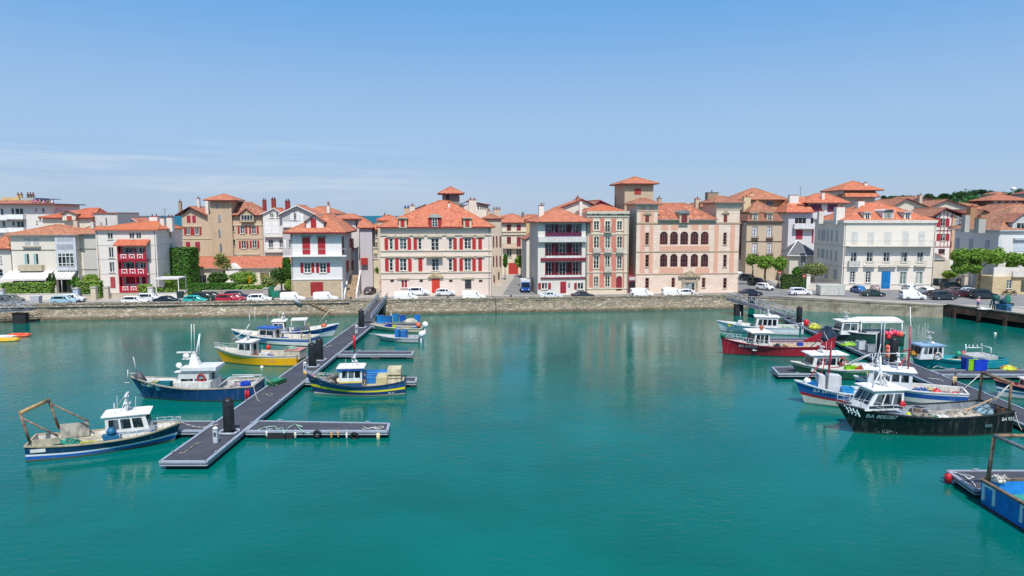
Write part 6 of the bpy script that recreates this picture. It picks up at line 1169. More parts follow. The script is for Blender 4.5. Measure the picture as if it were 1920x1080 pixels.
v = b.q(1330, 580, n_*1.3); w_ = b.q(1530, 580, n_*1.3); X0, X1 = sorted((v.x, w_.x)); zt = b.q(1400, 350, n_*1.25).z; MB().hexa([(X0,-1.2,b.dz(1)),(X1,-1.2,b.dz(1)),(X1,1.2,b.dz(1)),(X0,1.2,b.dz(1))], [(X0,-.9,zt),(X1,-.9,zt),(X1,.9,zt),(X0,.9,zt)]).build('stern_shelter', paint('cfc3a2', .7, .25), b.t)
for q_ in (430, 480): zz_ = b.q(1400, q_, n_*1.25).z; MB().box(X0-.03, X1+.03, -1.12, 1.12, zz_-.02, zz_+.02).build('shelter_seam', paint('8a7a52'), b.t)
v = b.q(960, 350, -n_*1.2); w_ = b.q(1345, 450, -n_*1.2); X2, X3 = sorted((v.x, w_.x)); m = MB()
m.box(X2, X3, -n_*1.2-.06, -n_*1.2+.06, b.dz(3), v.z)
for f in (.45, .62, .8): zz_ = b.dz(3)+(v.z-b.dz(3))*f; m.box(X2, X3, -n_*1.2-.09, -n_*1.2+.09, zz_, zz_+.06, 1)
m.build('net_board', [paint('1f78c8'), paint('6ab0e8')], b.t); MB().box(b.q(1160, 480, n_*1.2).x, b.q(1320, 480, n_*1.2).x, -1.15, 1.15, b.dz(2), b.q(1200, 470, n_*1.2).z).build('deck_box', paint('d0c090'), b.t)
b.tubes('stem_post', [(b.P(1, .9, 1), b.P(1, .9, 1)+Vector((.35, 0, .55)))], .09, m=paint('e0a84a')); b.rail(.8, 1, .35)
b.text('BA 39', .15, .22, .22)
buoy(b, 200, 460, 0, 'red buoy in the bow of the blue wooden boat', 'd04050', .26); buoy(b, 245, 475, n_*.3, 'yellow buoy in the bow of the blue wooden boat', 'e8c030', .24); heap(b, 300, 500, 0, 'dark green net with white cord in the bow of the blue wooden boat', ('1f4a38', '2a6a4a', 'e8e8dc'), (.9, .7, .5)); heap(b, 420, 520, n_*.4, 'grey net pile around the winch of the blue wooden boat', ('8a8880', 'a8a298', '6a5a4a'), (.8, .6, .6)); WB_ = b
m = MB(); v = b.q(520, 400, 0); m.lathe((v.x, 0, b.dz(v.x)), [(.35, 0), (.3, .5), (.45, .55), (.45, 1.0), (.2, 1.1)], 12); m.build('winch', paint('7a7a74', .5, .4), b.t)
# --- 7 skiffs
b = Boat('skiff', 'light grey aluminium skiff with white covered outboard and blue console', 'E2', (1240, 645), (720, 606), 2.3, .75, .7, .95, .9, ((.25, '9aa0a0'), (1, 'aeb4b6')), gun='c8cccd', bul=.35, tw=.95, deck='8f9698', inner='b8bcbc')
v = b.q(970, 540, 0); m = MB(); m.box(v.x-.3, v.x+.3, -.45, .45, b.dz(1), b.dz(1)+1.4); m.build('console', paint('2a78c0'), b.t); v = b.q(1065, 500, 0); m = MB(); m.box(v.x-.35, v.x+.35, -.6, .6, b.dz(1), b.dz(1)+1.3); m.build('blue_cover', paint('2a70b8'), b.t); outboard(b, 0, sg=.4, s_=1.3); outboard(b, 0, sg=-.4, s_=1.3); b.tubes('bow_rope', [(b.P(1, 1, 1), b.P(1, 1, 1)+Vector((.8, .2, .1)))], .03)
b = Boat('skiff', 'beige open skiff with blue crates moored behind the grey skiff', 'E2', (1290, 500), (640, 450), 2.2, .7, .65, .95, .8, ((.2, '6a6a60'), (1, 'c8bea4')), gun='d8d0b8', bul=.35, tw=.95, deck='8a857a', inner='a89c84'); outboard(b, 0, sg=0, s_=1.5, c='e8e8e8')
crate(b, 820, 445, 0, 'blue crate in the bow of the beige skiff', '1f3fc0', (.7, .6, .5)); crate(b, 920, 430, 0, 'lime yellow bin in the beige skiff', 'c4dc20', (.45, .45, .6)); crate(b, 860, 420, -.3, 'dark blue bin in the beige skiff', '1a2fa0', (.5, .5, .6)); crate(b, 1220, 450, 0, 'flat blue crate at the stern of the beige skiff', '2a78c8', (.8, .7, .4))
buoy(b, 1270, 380, -.3, 'orange buoy at the stern of the beige skiff', 'e07050', .4)
# tubs on the far finger pontoon
class PP:                                # things standing on a pontoon, placed by where they show
    ang = 0
    def __init__(s, rg): s.rg = rg
    def at(s, x, y, z=.63): return Pz(s.rg, x, y, z)
def tub(rg, x, y, label, c, sz, z=.66, name='tub', cat='tub', rz=0):
    w = Pz(rg, x, y, z); l, d, h = sz; m = MB(); e = .05; m.hexa([(-l/2+e,-d/2+e,0),(l/2-e,-d/2+e,0),(l/2-e,d/2-e,0),(-l/2+e,d/2-e,0)], [(-l/2,-d/2,h),(l/2,-d/2,h),(l/2,d/2,h),(-l/2,d/2,h)]); m.box(-l/2-.04, l/2+.04, -d/2-.04, d/2+.04, h+.002, h+.07); m.box(-l/2+.1, l/2-.1, -d/2+.1, d/2-.1, h+.071, h+.09, 1)
    return floor_obj(name, m, [paint(c, .45, .15), paint('3a4a58', .8, .3)], label, cat, w, rz)
tub('E2', 718, 345, 'light blue tub nearest the gangway on the far finger pontoon', '1f86c8', (1.0, .9, 1.15)); tub('E2', 782, 345, 'second blue tub from the gangway, slightly lower', '1f7ac0', (1.0, .9, 1.0)); tub('E2', 848, 345, 'blue tub with white label on the far finger pontoon', '1f6ab0', (.9, .9, 1.05)); tub('E2', 893, 325, 'tall white frame box between the blue tubs', 'dfe2e4', (.5, .8, 1.2)); tub('E2', 940, 325, 'round shouldered blue barrel box right of the white frame box', '2088c0', (.9, .9, 1.2)); tub('E2', 1045, 320, 'blue crate stack with handles left of the beige cover', '2060b8', (1.0, .9, .9)); tub('E2', 1255, 325, 'blue barrel at the outer end of the far finger pontoon', '1f80d8', (.9, .7, 1.0))
heap(None, 0, 0, 0, 'beige covered engine on the far finger pontoon', ('c8c0ae', 'b8b09e', 'd8d0c0'), (1.3, .6, .7), 'covered_engine', 'cover', w=Pz('E2', 1160, 345, .66), n=4)
tub('E6', 865, 715, 'dark blue tub at the left of the tub trio on the right finger pontoon', '1a3fb8', (.8, 1.0, 1.35)); tub('E6', 915, 718, 'lime green tub in the middle of the tub trio on the right finger pontoon', '8ccc28', (1.0, .9, 1.25)); tub('E6', 1030, 720, 'wide cobalt blue tub at the right of the tub trio on the finger pontoon', '1a44d0', (1.5, 1.0, 1.2))
# fenders along the near finger pontoon
def fender(x, y, label, c='ece4d0', l=.55, r=.09, rg='E8', Y=55.18, z=None, tyre=False):
    q = zp(rg, x, y); p = ony(q[0], q[1], Y); m = MB()
    if tyre: m.torus((0,0,0), .26, .1, 14, 6, 'Y'); return floor_obj('tyre_fender', m, BLK, label, 'fender', p)
    m.lathe((0,0,-l/2), [(.02, 0), (r, .06), (r, l-.06), (.03, l)], 10); m.tube((0,0,l/2), (0,.05,l/2+.25), .015, 4); return floor_obj('fender', m, paint(c, .4, .15), label, 'fender', p)
for (x, y, lb, c) in ((565, 190, 'white fender at the inner end of the black mesh panel', 'e8e4dc'), (868, 205, 'cream fender at the outer end of the black mesh panel', 'e4dcc4'), (1250, 205, 'orange stained fender just right of the first tyre', 'd89a4a'), (1322, 195, 'tan fender second right of the first tyre', 'c8a06a'), (1412, 210, 'white fender just left of the second tyre', 'ece8dc')): fender(x, y, lb, c)
fender(1745, 225, 'fat cream fender at the outer end of the near finger pontoon', 'ead8a8', .75, .15, Y=55.1); fender(1100, 190, 'black tyre fender in the middle of the near finger pontoon', tyre=True); fender(1495, 210, 'second black tyre fender near the outer end of the finger pontoon', tyre=True)
p = ony(*zp('E8', 700, 225), 55.15); m = MB(); m.box(-1.15, 1.15, 0, .05, -.33, .33)
for i in range(14): m.box(-1.12+i*.165, -1.09+i*.165, -.03, -.003, -.33, .33)
floor_obj('mesh_panel', m, paint('2a2a30', .8), 'black mesh fender panel hanging on the near finger pontoon', 'fender panel', p)
fender(340, 635, 'tall red fender post beside the left pontoon behind the empty finger', 'd02030', 1.9, .17, 'E2', Y=88.2); 
for i, x in enumerate((1252, 1275)): fender(x, 580, ('left', 'right')[i]+' one of two red fenders at the navy trawler stern', 'd8303a', .95, .09, 'BR2', Y=66.6)
# pedestals, ropes, box on the left pontoon
def pedestal(rg, x, y, label, h=1.1):
    w = Pz(rg, x, y, .66); t = thing('service_pedestal', label, 'pedestal', w); m = MB(); m.box(-.16, .16, -.14, .14, 0, h); m.build('column', paint('c8ccd0', .4), t); m = MB(); m.lathe((0,0,h+.002), [(.2, 0), (.2, .1), (.05, .2)], 10); m.build('lamp_cap', WHT, t); m = MB(); m.box(-.1, .1, -.17, -.143, h*.5, h*.8); m.build('socket_panel', paint('4a5a68'), t)
pedestal('BR4', 500, 520, 'white service pedestal at the near end of the left pontoon'); pedestal('E3', 97, 395, 'service pedestal at the bow of the blue wooden boat'); pedestal('E2', 375, 500, 'service pedestal at the foot of the left gangway'); pedestal('E4', 295, 450, 'grey service pedestal beside the red balloon buoy', 1.6)
def rope(rg, pts, label, c='d8d0bc', z=.69, r=.03, name='rope'):
    P_ = [Pz(rg, x, y, z) for x, y in pts]; w = P_[0].copy(); m = MB(); m.path([p-w for p in P_], r, 5); return floor_obj(name, m, paint(c, .9), label, 'rope', w)
rope('BR4', ((220, 600), (260, 595), (310, 560), (340, 530), (395, 517)), 'loose brown rope lying on the near end of the left pontoon', 'a89c88')
rope('BR4', ((815, 425), (860, 405), (940, 395), (960, 420), (1000, 405), (1010, 450), (1040, 410), (1090, 380), (1150, 400), (1100, 390), (1160, 440), (1200, 450)), 'tangle of pale green rope on the near finger pontoon', 'a8d8c0')
rope('BR4', ((1600, 400), (1640, 415), (1700, 400), (1690, 415), (1740, 395), (1760, 405), (1710, 418), (1660, 405)), 'white rope coil at the outer end of the near finger pontoon', 'dcdccc')
rope('E1', ((1530, 570), (1600, 540), (1620, 545), (1560, 555)), 'rope on the left pontoon right of the paired piles', 'c8c0b0')
w = Pz('BR4', 955, 75, .66); m = MB(); m.box(-.55, .55, -1.0, 1.0, 0, .35); m.box(-.45, .45, -.85, .85, .351, .42, 1); floor_obj('storage_box', m, [paint('1a5a3a', .4), paint('2a8a58', .4)], 'dark green plastic box on the edge of the left pontoon', 'box', w, -.25)
rope('BR2', ((1395, 575), (1420, 560), (1440, 575), (1470, 560), (1495, 575), (1480, 585), (1440, 582)), 'pale chalk like cord on the left pontoon below the green box', 'b8b4ac', z=.67, r=.022)
# ================================================================ boats on the right
# red trawler
b = Boat('trawler', 'dark red steel fishing boat with high raised stern wall and white wheelhouse frame', 'BR5', (1330, 752), (150, 722), 4.2, 1.35, 1.3, 2.2, .3, ((.10, '6a1822'), (1, 'a01e34')), gun='8c1c2e', bul=.7, tw=.9, deck='b89c7c', inner='c8c4bc', bulb=2.9, fore=(.72, 'd8d4cc'))
n_ = b.ns; b.cabin(480, 492, 655, 655, 1.5, .35, wall='e4e2dc', roof='f2eeea', wins=3, wz=(.42, .88), oh=.45); b.rail(.62, 1, .75, n=9); b.tubes('rigging', [(b.q(1340, 560, 0), b.q(1100, 650, 1.2)), (b.q(1340, 560, 0), b.q(1200, 620, -1)), (b.q(1250, 480, 0), b.q(1330, 640, 1))], .035, 'd8c8c8'); b.text('BA 670520', .80, 1.2, .48, 'f6f2f0')
m = MB(); m.hexa([(-.1,n_*2.0,1.2),(2.3,n_*2.0,1.25),(2.3,n_*1.92,1.25),(-.1,n_*1.92,1.2)], [(-.1,n_*2.0,2.7),(2.3,n_*2.0,1.5),(2.3,n_*1.92,1.5),(-.1,n_*1.92,2.7)]); m.build('stern_wing', paint('a01e34'), b.t)
m = MB(); m.hexa([(-.1,-n_*2.0,1.2),(2.3,-n_*2.0,1.25),(2.3,-n_*1.92,1.25),(-.1,-n_*1.92,1.2)], [(-.1,-n_*2.0,2.7),(2.3,-n_*2.0,1.5),(2.3,-n_*1.92,1.5),(-.1,-n_*1.92,2.7)]); m.build('stern_wing', paint('a01e34'), b.t)
MB().box(2.2, 5.2, -1.7, 1.7, b.dz(4)+.01, b.dz(4)+.45).build('hatch', paint('c0a888', .8, .25), b.t)
b.pole(1095, 655, 1280, 480, n_*1.0, .06, '2a2a30', name='derrick', yy2=0); b.tubes('cabin_arch', [(b.q(660, 655, n_*1.5), b.q(650, 560, n_*1.5)), (b.q(515, 655, n_*1.5), b.q(515, 600, n_*1.5)), (b.q(585, 655, n_*1.5), b.q(585, 600, n_*1.5)), (b.q(460, 628, n_*1.5), b.q(665, 628, n_*1.5))], .05, 'ecebe8')
buoy(b, 150, 520, 0, 'green and white fender hung on the red trawler bow', '1f6a48', .36); m = MB(); 
heap(b, 740, 640, n_*.6, 'black winch wrapped in net behind the red trawler cabin', ('26262a', '3a3a40', '55555a'), (.7, .6, .9), 'winch_heap', 'winch'); crate(b, 990, 590, -.4, 'blue fish crate on the pale hatch of the red trawler', '1f44b8', (.7, .5, .4), z=b.dz(4)+.46); crate(b, 940, 655, n_*1.4, 'small wooden crate against the red trawler bulwark', 'b0986a', (.7, .5, .5)); buoy(b, 570, 430, .3, 'rusty buoy lying on the white roof of the red trawler', 'a85a3c', .3)
# white boat behind it
b = Boat('fishing_boat', 'white and pale blue boat with green deck behind the red trawler', 'BR5', (960, 520), (130, 470), 3.6, 1.2, 1.1, 1.7, .7, ((.35, 'c8ccd0'), (.8, 'dfe6ea'), (1, 'b8cce0')), gun='eceae6', bul=.5, tw=.9, deck='4a9a80')
b.cabin(500, 318, 750, 410, 1.2, .3, wall='dfe0e0', roof='efece8', wins=4, wz=(.4, .85)); b.radar(.8, .4); b.ant(3, 1.6); m = MB(); v = b.q(335, 380, 0); m.box(v.x-.3, v.x+.3, -.3, .3, b.dz(v.x), v.z+.4); m.build('bow_locker', WHT, b.t); b.pole(340, 340, 340, 260, 0, .04)
crate(b, 240, 430, b.ns*.6, 'yellow crate in the bow of the white boat behind the red trawler', 'e0d040', (.9, .6, .4)); crate(b, 300, 440, b.ns*.8, 'blue drum tray in the bow of the white boat behind the red trawler', '2a6ac0', (.6, .6, .5)); crate(b, 385, 450, b.ns*.9, 'red crate before the cabin of the white boat behind the red trawler', 'c0383a', (.9, .6, .35)); heap(b, 860, 440, 0, 'teal green net spread on the stern of the white boat behind the red trawler', ('2a8a70', '3aa084', '1f6a58'), (1.4, .9, .35))
# green boat with white cabin
b = Boat('fishing_boat', 'dark green hulled boat with white flared wheelhouse', 'E5', (1260, 560), (125, 520), 3.6, 1.3, 1.2, 1.9, .9, ((.8, '1a5a44'), (.88, 'c8ccc4'), (1, '2a4a3a')), gun='d8d8d0', bul=.4, tw=.85, deck='c8c0ae', inner='e0ddd4', fore=(.7, 'd8d4c8'))
n_ = b.ns; b.cabin(330, 205, 800, 425, 1.1, .35, wall='e6e4e0', roof='f2f0ec', wins=4, wz=(.42, .82), oh=.4); b.ring(765, 285, n_*1.2, .36, 'b04a30', 'e0d8d0'); b.ant(2, 1.5); b.radar(.7, .6)
crate(b, 850, 460, n_*1.3, 'left lime green crate behind the green boat cabin', '98d818', (.8, .7, .85)); crate(b, 915, 465, n_*1.3, 'right lime green crate behind the green boat cabin', 'a0dc20', (.7, .7, .8)); crate(b, 985, 465, n_*1.3, 'rust orange crate right of the two lime crates', 'c0583a', (1.0, .8, .7)); heap(b, 1180, 440, 0, 'white and grey net gear on the stern of the green hulled boat', ('d8d4d0', 'b0b0b0', 'a05a50'), (1.6, 1.1, .7), n=70)
b.tubes('stern_frame', [(b.q(840, 320, n_*1.2), b.q(1030, 235, n_*1.2)), (b.q(1030, 235, n_*1.2), b.q(1200, 170, 0)), (b.q(1200, 170, 0), b.q(1210, 400, n_*1.2))], .05, 'c8c8c8')
# white blue red boat
b = Boat('fishing_boat', 'white boat with blue band, red stripe and tall dark red mast', 'E5', (1500, 1000), (225, 893), 3.3, 1.5, 1.45, 2.3, 1.05, ((.38, 'dcd8cc'), (.52, 'b8252f'), (.92, '1f62ac'), (1, 'e4e6e8')), gun='e6e8ea', bul=.5, tw=.85, deck='a8d0d8', inner='dfe2e2', bulb=2.2)
n_ = b.ns; b.text('BA 691939', .80, 1.35, .48, 'f4f8fa')
for (x0, y0, x1, y1, lb) in ((405, 485, 525, 660, 'bin'), (545, 490, 760, 690, 'bin')):
    v = b.q(x0, y1, n_*.5); w_ = b.q(x1, y0, n_*.5); X0, X1 = sorted((v.x, w_.x)); m = MB(); m.hexa([(X0,-.6,b.dz(X0)),(X1,-.6,b.dz(X0)),(X1,.6,b.dz(X0)),(X0,.6,b.dz(X0))], [(X0+.05,-.6,w_.z-.1),(X1-.1,-.6,w_.z),(X1-.1,.6,w_.z),(X0+.05,.6,w_.z-.1)]); m.box(X0+.02, X1-.02, -.64, -.603, b.dz(X0)+.3, b.dz(X0)+.36); m.build('fish_bin', paint('d4d4d6', .5, .15), b.t)
b.pole(545, 690, 612, 0, 0, .10, '8c2032'); b.tubes('rigging', [(b.q(265, 560, .2), b.q(400, 370, .1)), (b.q(400, 370, .1), b.q(510, 250, 0)), (b.q(400, 600, -.3), b.q(520, 300, -.1)), (b.q(600, 380, 0), b.q(720, 370, 0)), (b.q(720, 370, 0), b.q(850, 280, 0))], .05, 'b02a3c'); b.tubes('rigging', [(b.q(610, 20, 0), b.q(430, 80, .3)), (b.q(610, 20, 0), b.q(320, 560, .4)), (b.q(605, 60, 0), b.q(700, 200, .3))], .018, 'a04a58')
crate(b, 320, 620, 0, 'blue tub in the bow of the boat with the tall red mast', '1f80c8', (.9, .7, .6)); crate(b, 830, 740, n_*.9, 'sky blue insulated tub behind the white bins', '2a9ad8', (1.0, .9, 1.0)); heap(b, 900, 700, 0, 'white rope and pale blue gear behind the sky blue tub', ('d8dce0', 'a8c8d8', 'b0b0b0'), (.8, .8, .8)); v = b.q(260, 560, 0); m = MB(); m.lathe((v.x, 0, b.dz(v.x)), [(.35, 0), (.35, .6), (.2, .8)], 10); m.build('anchor_drum', WHT, b.t)
# white cabin boat behind the black trawler
b = Boat('fishing_boat', 'white boat with blue side band and red rigging behind the black trawler', 'BR6', (1460, 520), (640, 420), 3.6, 1.35, 1.3, 2.0, .7, ((.45, 'd8d8d4'), (.8, '1f56a4'), (1, 'e8e8e6')), gun='ecebe8', bul=.5, tw=.8, deck='8a8a88')
n_ = b.ns; b.cabin(690, 222, 1040, 420, 1.2, .3, wall='dfe2e6', roof='f2f2f0', wins=4, wz=(.5, .85), oh=.4); b.ant(5, 2.4); b.radar(1.4, .3); b.radar(.6, .75, dome=False)
b.tubes('mast', [(b.q(735, 290, .2), b.q(800, 20, 0)), (b.q(720, 200, 0), b.q(760, 90, 0)), (b.q(540, 190, 0), b.q(720, 100, 0)), (b.q(720, 95, 0), b.q(1020, 95, 0))], .045, 'c8ccd0'); b.tubes('red_mast', [(b.q(1010, 290, 0), b.q(1030, -120, 0)), (b.q(905, 245, 0), b.q(1000, 120, 0)), (b.q(960, 80, 0), b.q(1035, 60, 0))], .07, 'a82838')
buoy(b, 1235, 405, 0, 'large red buoy on the stern of the boat behind the black trawler', 'd8343a', .42); buoy(b, 1245, 465, n_*.8, 'pinkish red buoy lower on the stern of the boat behind the black trawler', 'd85a58', .36); heap(b, 1110, 420, n_*.5, 'blue and white flags and nets on the boat behind the black trawler', ('1f56a4', 'e4e4e0', '2a3a5a'), (1.1, .8, .6), n=60); heap(b, 1170, 440, -.3, 'yellow and tan tarp beside the big red buoy', ('c8b87a', 'b8a060', 'e0dcc8'), (.9, .6, .45)); heap(b, 1370, 460, 0, 'red and white folded cover near the right pontoon edge', ('c04a52', 'e4dcdc', 'a83040'), (1.1, .5, .3))
# black trawler
b = Boat('trawler', 'big black steel trawler with white wheelhouse and weathered stern gantry', 'BR6', (1812, 724), (590, 712), 4.4, 1.95, 1.65, 2.6, 1.7, ((.06, '2c2a2c'), (1, '16191c')), gun='2c2e30', bul=.6, tw=.85, deck='a8a69c', inner='8a9298', bulb=2.6, fore=(.62, '98a2b0'))
n_ = b.ns; b.cabin(690, 392, 975, 575, 1.2, 1.0, wall='e8e8e6', roof='f2f0ec', wins=3, wz=(.3, .82), oh=.35, zb=.62); b.rail(.58, 1., .75, 'b8bcc0', 9)
xa, xb, z0, z1, hw, yc = b.cb
m = MB(); m.box(xa+.05, xb-.3, -hw-.025, hw+.025, z0+(z1-z0)*.12, z0+(z1-z0)*.24); m.build('cabin_band', paint('2a3a48'), b.t)
b.pole(800, 370, 795, 120, 0, .09); b.pole(800, 230, 740, 350, 0, .05, yy2=.8); b.pole(800, 230, 860, 350, 0, .05, yy2=-.6); b.radar(1.0, .35); b.ant(5, 2.6)
m = MB(); v = b.q(980, 500, n_*1.45); m.sphere((v.x, n_*1.3, v.z), .28, 12, 8, (1, .5, 1.2)); m.build('fender_buoy', paint('c82a3a'), b.t)
hw_ = b.B/2*.8; G = [b.q(1805, 545, n_*hw_), b.q(1818, 325, n_*hw_), b.q(1592, 245, -n_*hw_), b.q(1568, 465, -n_*hw_)]
b.tubes('gantry', [(G[0], G[1]), (G[2], G[3])], .11, m=RST); MB().tube(G[1], G[2], .16, 8).build('gantry_beam', RST, b.t); b.tubes('gantry_stay', [(G[2], b.q(1380, 435, -n_*hw_)), (G[1], b.q(1630, 540, n_*hw_*.5)), (b.q(1540, 590, 0), G[1])], .035, 'c8c4bc'); b.tubes('boom', [(b.q(1340, 590, n_*.5), b.q(1720, 432, 0))], .08, 'b8987a')
b.text('BA 800387', .885, 1.55, .5, 'eef8f8'); b.text('BA 925', .05, 1.2, .42, 'eef8f8'); 
m = MB()
rnd = random.Random(5)
for k in range(4):
    for j in range(5):
        p = b.P(.925+.014*k+rnd.uniform(0, .006), .68+.055*j+.03*k, n_); m.box(p.x-.05, p.x+.06, p.y+n_*.07-.01, p.y+n_*.07+.01, p.z-.07, p.z+.05)
m.build('bow_emblem', paint('d8f0f4', .8, .02), b.t)
m = MB()
for k in range(60):
    X = b.L*.80+rnd.gauss(.35, .25); Z = rnd.uniform(.15, 1.35); t = X/b.L; f = Z/b.sheer(t); y = b.hw(t)+(b.hb(t)-b.hw(t))*f**1.2; m.box(X-.03, X+.03, n_*(y+.06)-.01, n_*(y+.06)+.01, Z-.03, Z+.03)
m.build('paint_speckle', paint('9ab0b4', .6, .02), b.t)
MB().box(b.L*.17, b.L*.22, n_*(b.hb(.2)-.02), n_*(b.hb(.2)+.03), .75, 1.0).build('scupper_plate', paint('4a6268'), b.t)
heap(b, 1090, 510, n_*.3, 'brown trawl winch with blue base behind the black trawler wheelhouse', ('5a4a42', '6a5648', '2a5a98'), (.9, .8, 1.1), 'winch_heap', 'winch'); crate(b, 1130, 570, n_*1.2, 'grey bench box on the black trawler deck', 'b0ac98', (1.5, .7, .6)); heap(b, 1205, 575, n_*1.3, 'dark green folded net on the black trawler deck', ('1f7a44', '2a8a50', '145a34'), (.6, .5, .5)); heap(b, 1275, 570, n_*1.1, 'white sack pile on the black trawler deck', ('e6e4e0', 'd0ccc8', 'f0eeea'), (1.0, .7, .6), 'sack_pile', 'sacks', n=6)
heap(b, 1450, 590, n_*.4, 'pale beige trawl net heaped on the black trawler stern', ('c0b8a8', 'a89c88', '8a8070'), (1.8, 1.2, .6), n=80); heap(b, 1600, 560, -.2, 'blue grey cover beneath the black trawler gantry', ('8ab0c0', 'a8c0cc', '6a8a98'), (.9, .8, .8)); crate(b, 1745, 560, n_*.6, 'rusty brown crate in the stern corner of the black trawler', '7a5a44', (.7, .7, .6)); buoy(b, 1015, 575, n_*1.2, 'yellow green buoy beside the black trawler wheelhouse', 'c8d040', .22)
BK = b
# teal boat
b = Boat('fishing_boat', 'turquoise wooden boat with white glazed cabin and grey box stern', 'E6', (1450, 700), (115, 690), 3.4, 1.15, 1.05, 1.95, .5, ((.1, '0f5a66'), (.78, '12909e'), (.9, '50c0cc'), (1, '14a0b0')), gun='1a98a8', bul=.35, tw=.8, deck='c8c0a8', inner='1f8a94')
n_ = b.ns; b.cabin(200, 385, 530, 560, 1.1, .35, wall='d8dde0', roof='8fb0cc', wins=4, wz=(.42, .88), rb=0); b.ring(455, 522, n_*1.25, .42, 'd8d0c4', 'b87a6a'); b.radar(1.4, .4); b.ant(4, 3.2); b.pole(60, 420, 52, -190, .4, .05, name='mast'); b.tubes('rigging', [(b.q(54, -60, .4), b.q(115, 500, .3)), (b.q(54, -60, .4), b.q(300, 360, 0))], .018, 'b8b8b8')
v = b.q(960, 620, n_*1.3); w_ = b.q(1325, 525, n_*1.3); X0, X1 = sorted((v.x, w_.x)); MB().hexa([(X0,-1.3,b.dz(1)),(X1,-1.3,b.dz(1)),(X1,1.3,b.dz(1)),(X0,1.3,b.dz(1))], [(X0,-1.3,w_.z),(X1,-1.3,w_.z),(X1,1.3,w_.z),(X0,1.3,w_.z)]).build('stern_box', paint('b8bab8', .6, .2), b.t)
b.tubes('stern_frame', [(b.q(855, 480, -n_*1.2), b.q(855, 348, -n_*1.2)), (b.q(855, 400, -n_*1.2), b.q(1090, 400, -n_*1.2)), (b.q(1090, 470, -n_*1.2), b.q(1085, 340, -n_*1.2)), (b.q(1085, 365, -n_*1.2), b.q(1225, 405, n_*1.2)), (b.q(1220, 405, n_*1.2), b.q(1220, 520, n_*1.2)), (b.q(905, 400, -n_*1.2), b.q(905, 360, -n_*1.2)), (b.q(960, 400, -n_*1.2), b.q(960, 360, -n_*1.2)), (b.q(1020, 400, -n_*1.2), b.q(1020, 360, -n_*1.2))], .06, 'e0e4e6')
buoy(b, 750, 485, -n_*.9, 'teal green buoy on the far rail of the turquoise boat', '20a888', .3); buoy(b, 815, 480, -n_*.9, 'brick red buoy beside the teal green one', 'b8584a', .28); heap(b, 700, 600, n_*.7, 'white floats and yellow line on the turquoise boat deck', ('e8e6e0', 'e8e08a', '2a2a2a'), (1.1, .5, .3)); heap(b, 130, 440, 0, 'ochre net hung over the turquoise boat bow', ('c8903a', 'a87028', 'e0c070'), (.7, .6, .6)); b.text('ST 7', .84, 1.2, .2)
# boat with white canopy
b = Boat('work_boat', 'dark green hulled work boat with large white canopy roof and red topped mast', 'E4', (1560, 600), (700, 575), 3.8, 1.9, 1.8, 2.4, .8, ((1, '1f4640'),), gun='dcdcd8', bul=.5, tw=.9, deck='a8a49a')
n_ = b.ns; b.cabin(790, 295, 1010, 415, 1.2, .3, wall='e4e4e4', roof='f4f2f0', wins=2, wz=(.35, .85)); b.radar(1.0, .5); b.ant(2, 2)
a0 = b.q(1040, 285, n_*1.5); a1 = b.q(1575, 272, n_*1.5); X0, X1 = sorted((a0.x, a1.x)); z = a0.z; zt = b.q(1200, 207, -n_*1.3).z+.1; m = MB(); m.hexa([(X0,-1.6,z-.25),(X1,-1.6,z-.25),(X1,1.6,z-.25),(X0,1.6,z-.25)], [(X0,-1.6,z),(X1,-1.6,z),(X1,1.6,z),(X0,1.6,z)]); m.hexa([(X0,-1.6,z+.002),(X1,-1.6,z+.002),(X1,1.6,z+.002),(X0,1.6,z+.002)], [(X0+.3,-.5,z+.35),(X1-.6,-.5,z+.35),(X1-.6,.5,z+.35),(X0+.3,.5,z+.35)]); m.build('canopy', WHT, b.t)
b.tubes('canopy_post', [((x, y, b.dz(4)), (x, y, z-.25)) for x in (X0+.1, (X0+X1)/2, X1-.1) for y in (-1.5, 1.5)], .07, 'ecebe8')
crate(b, 1180, 410, n_*.8, 'wide white ribbed box under the white canopy', 'd8d8da', (1.9, .8, .7)); crate(b, 1400, 420, n_*1.0, 'left dark blue tub under the white canopy', '1f3a78', (.9, .8, .6)); crate(b, 1510, 420, n_*1.0, 'right dark blue tub under the white canopy', '22408a', (.9, .8, .6)); heap(b, 1450, 380, 0, 'ochre pole and gear pile under the white canopy', ('b08a3a', '8a6a2a', '4a4a4a'), (1.1, .5, .5))
for i, (x, y, r, c, lb) in enumerate(((1365, 445, .34, 'd83848', 'leftmost'), (1385, 482, .36, 'e03a44', 'lowest'), (1420, 440, .3, 'e86a80', 'pink second'), (1460, 435, .38, 'd83850', 'tallest middle'), (1500, 445, .36, 'e04858', 'fourth'), (1540, 450, .38, 'e8664a', 'orange rightmost'))):
    w = ony(*zp('E4', x, y), 84.0); buoy(None, 0, 0, 0, lb+' round buoy in the red cluster on top of the thick dark pile', c, r, w=w)
for i, (y, c) in enumerate(((615, 'e05a3c'), (660, 'e06a4a'), (715, 'd8604a'))): w = ony(*zp('E4', 1378, y), 79.5); buoy(None, 0, 0, 0, ('top', 'middle', 'bottom')[i]+' orange buoy hanging left of the thick dark pile', c, .27, w=w)
w = ony(*zp('E4', 350, 310), 110); m = MB(); m.sphere((0,0,0), .42, 12, 8, (1, 1, 1.6)); m.tube((0,0,-.6), (0,0,-2.2), .12, 6, mi=1); floor_obj('buoy', m, [paint('d8202c', .4), BLK], 'big upright red balloon buoy behind the red trawler beside the grey pedestal', 'buoy', w)
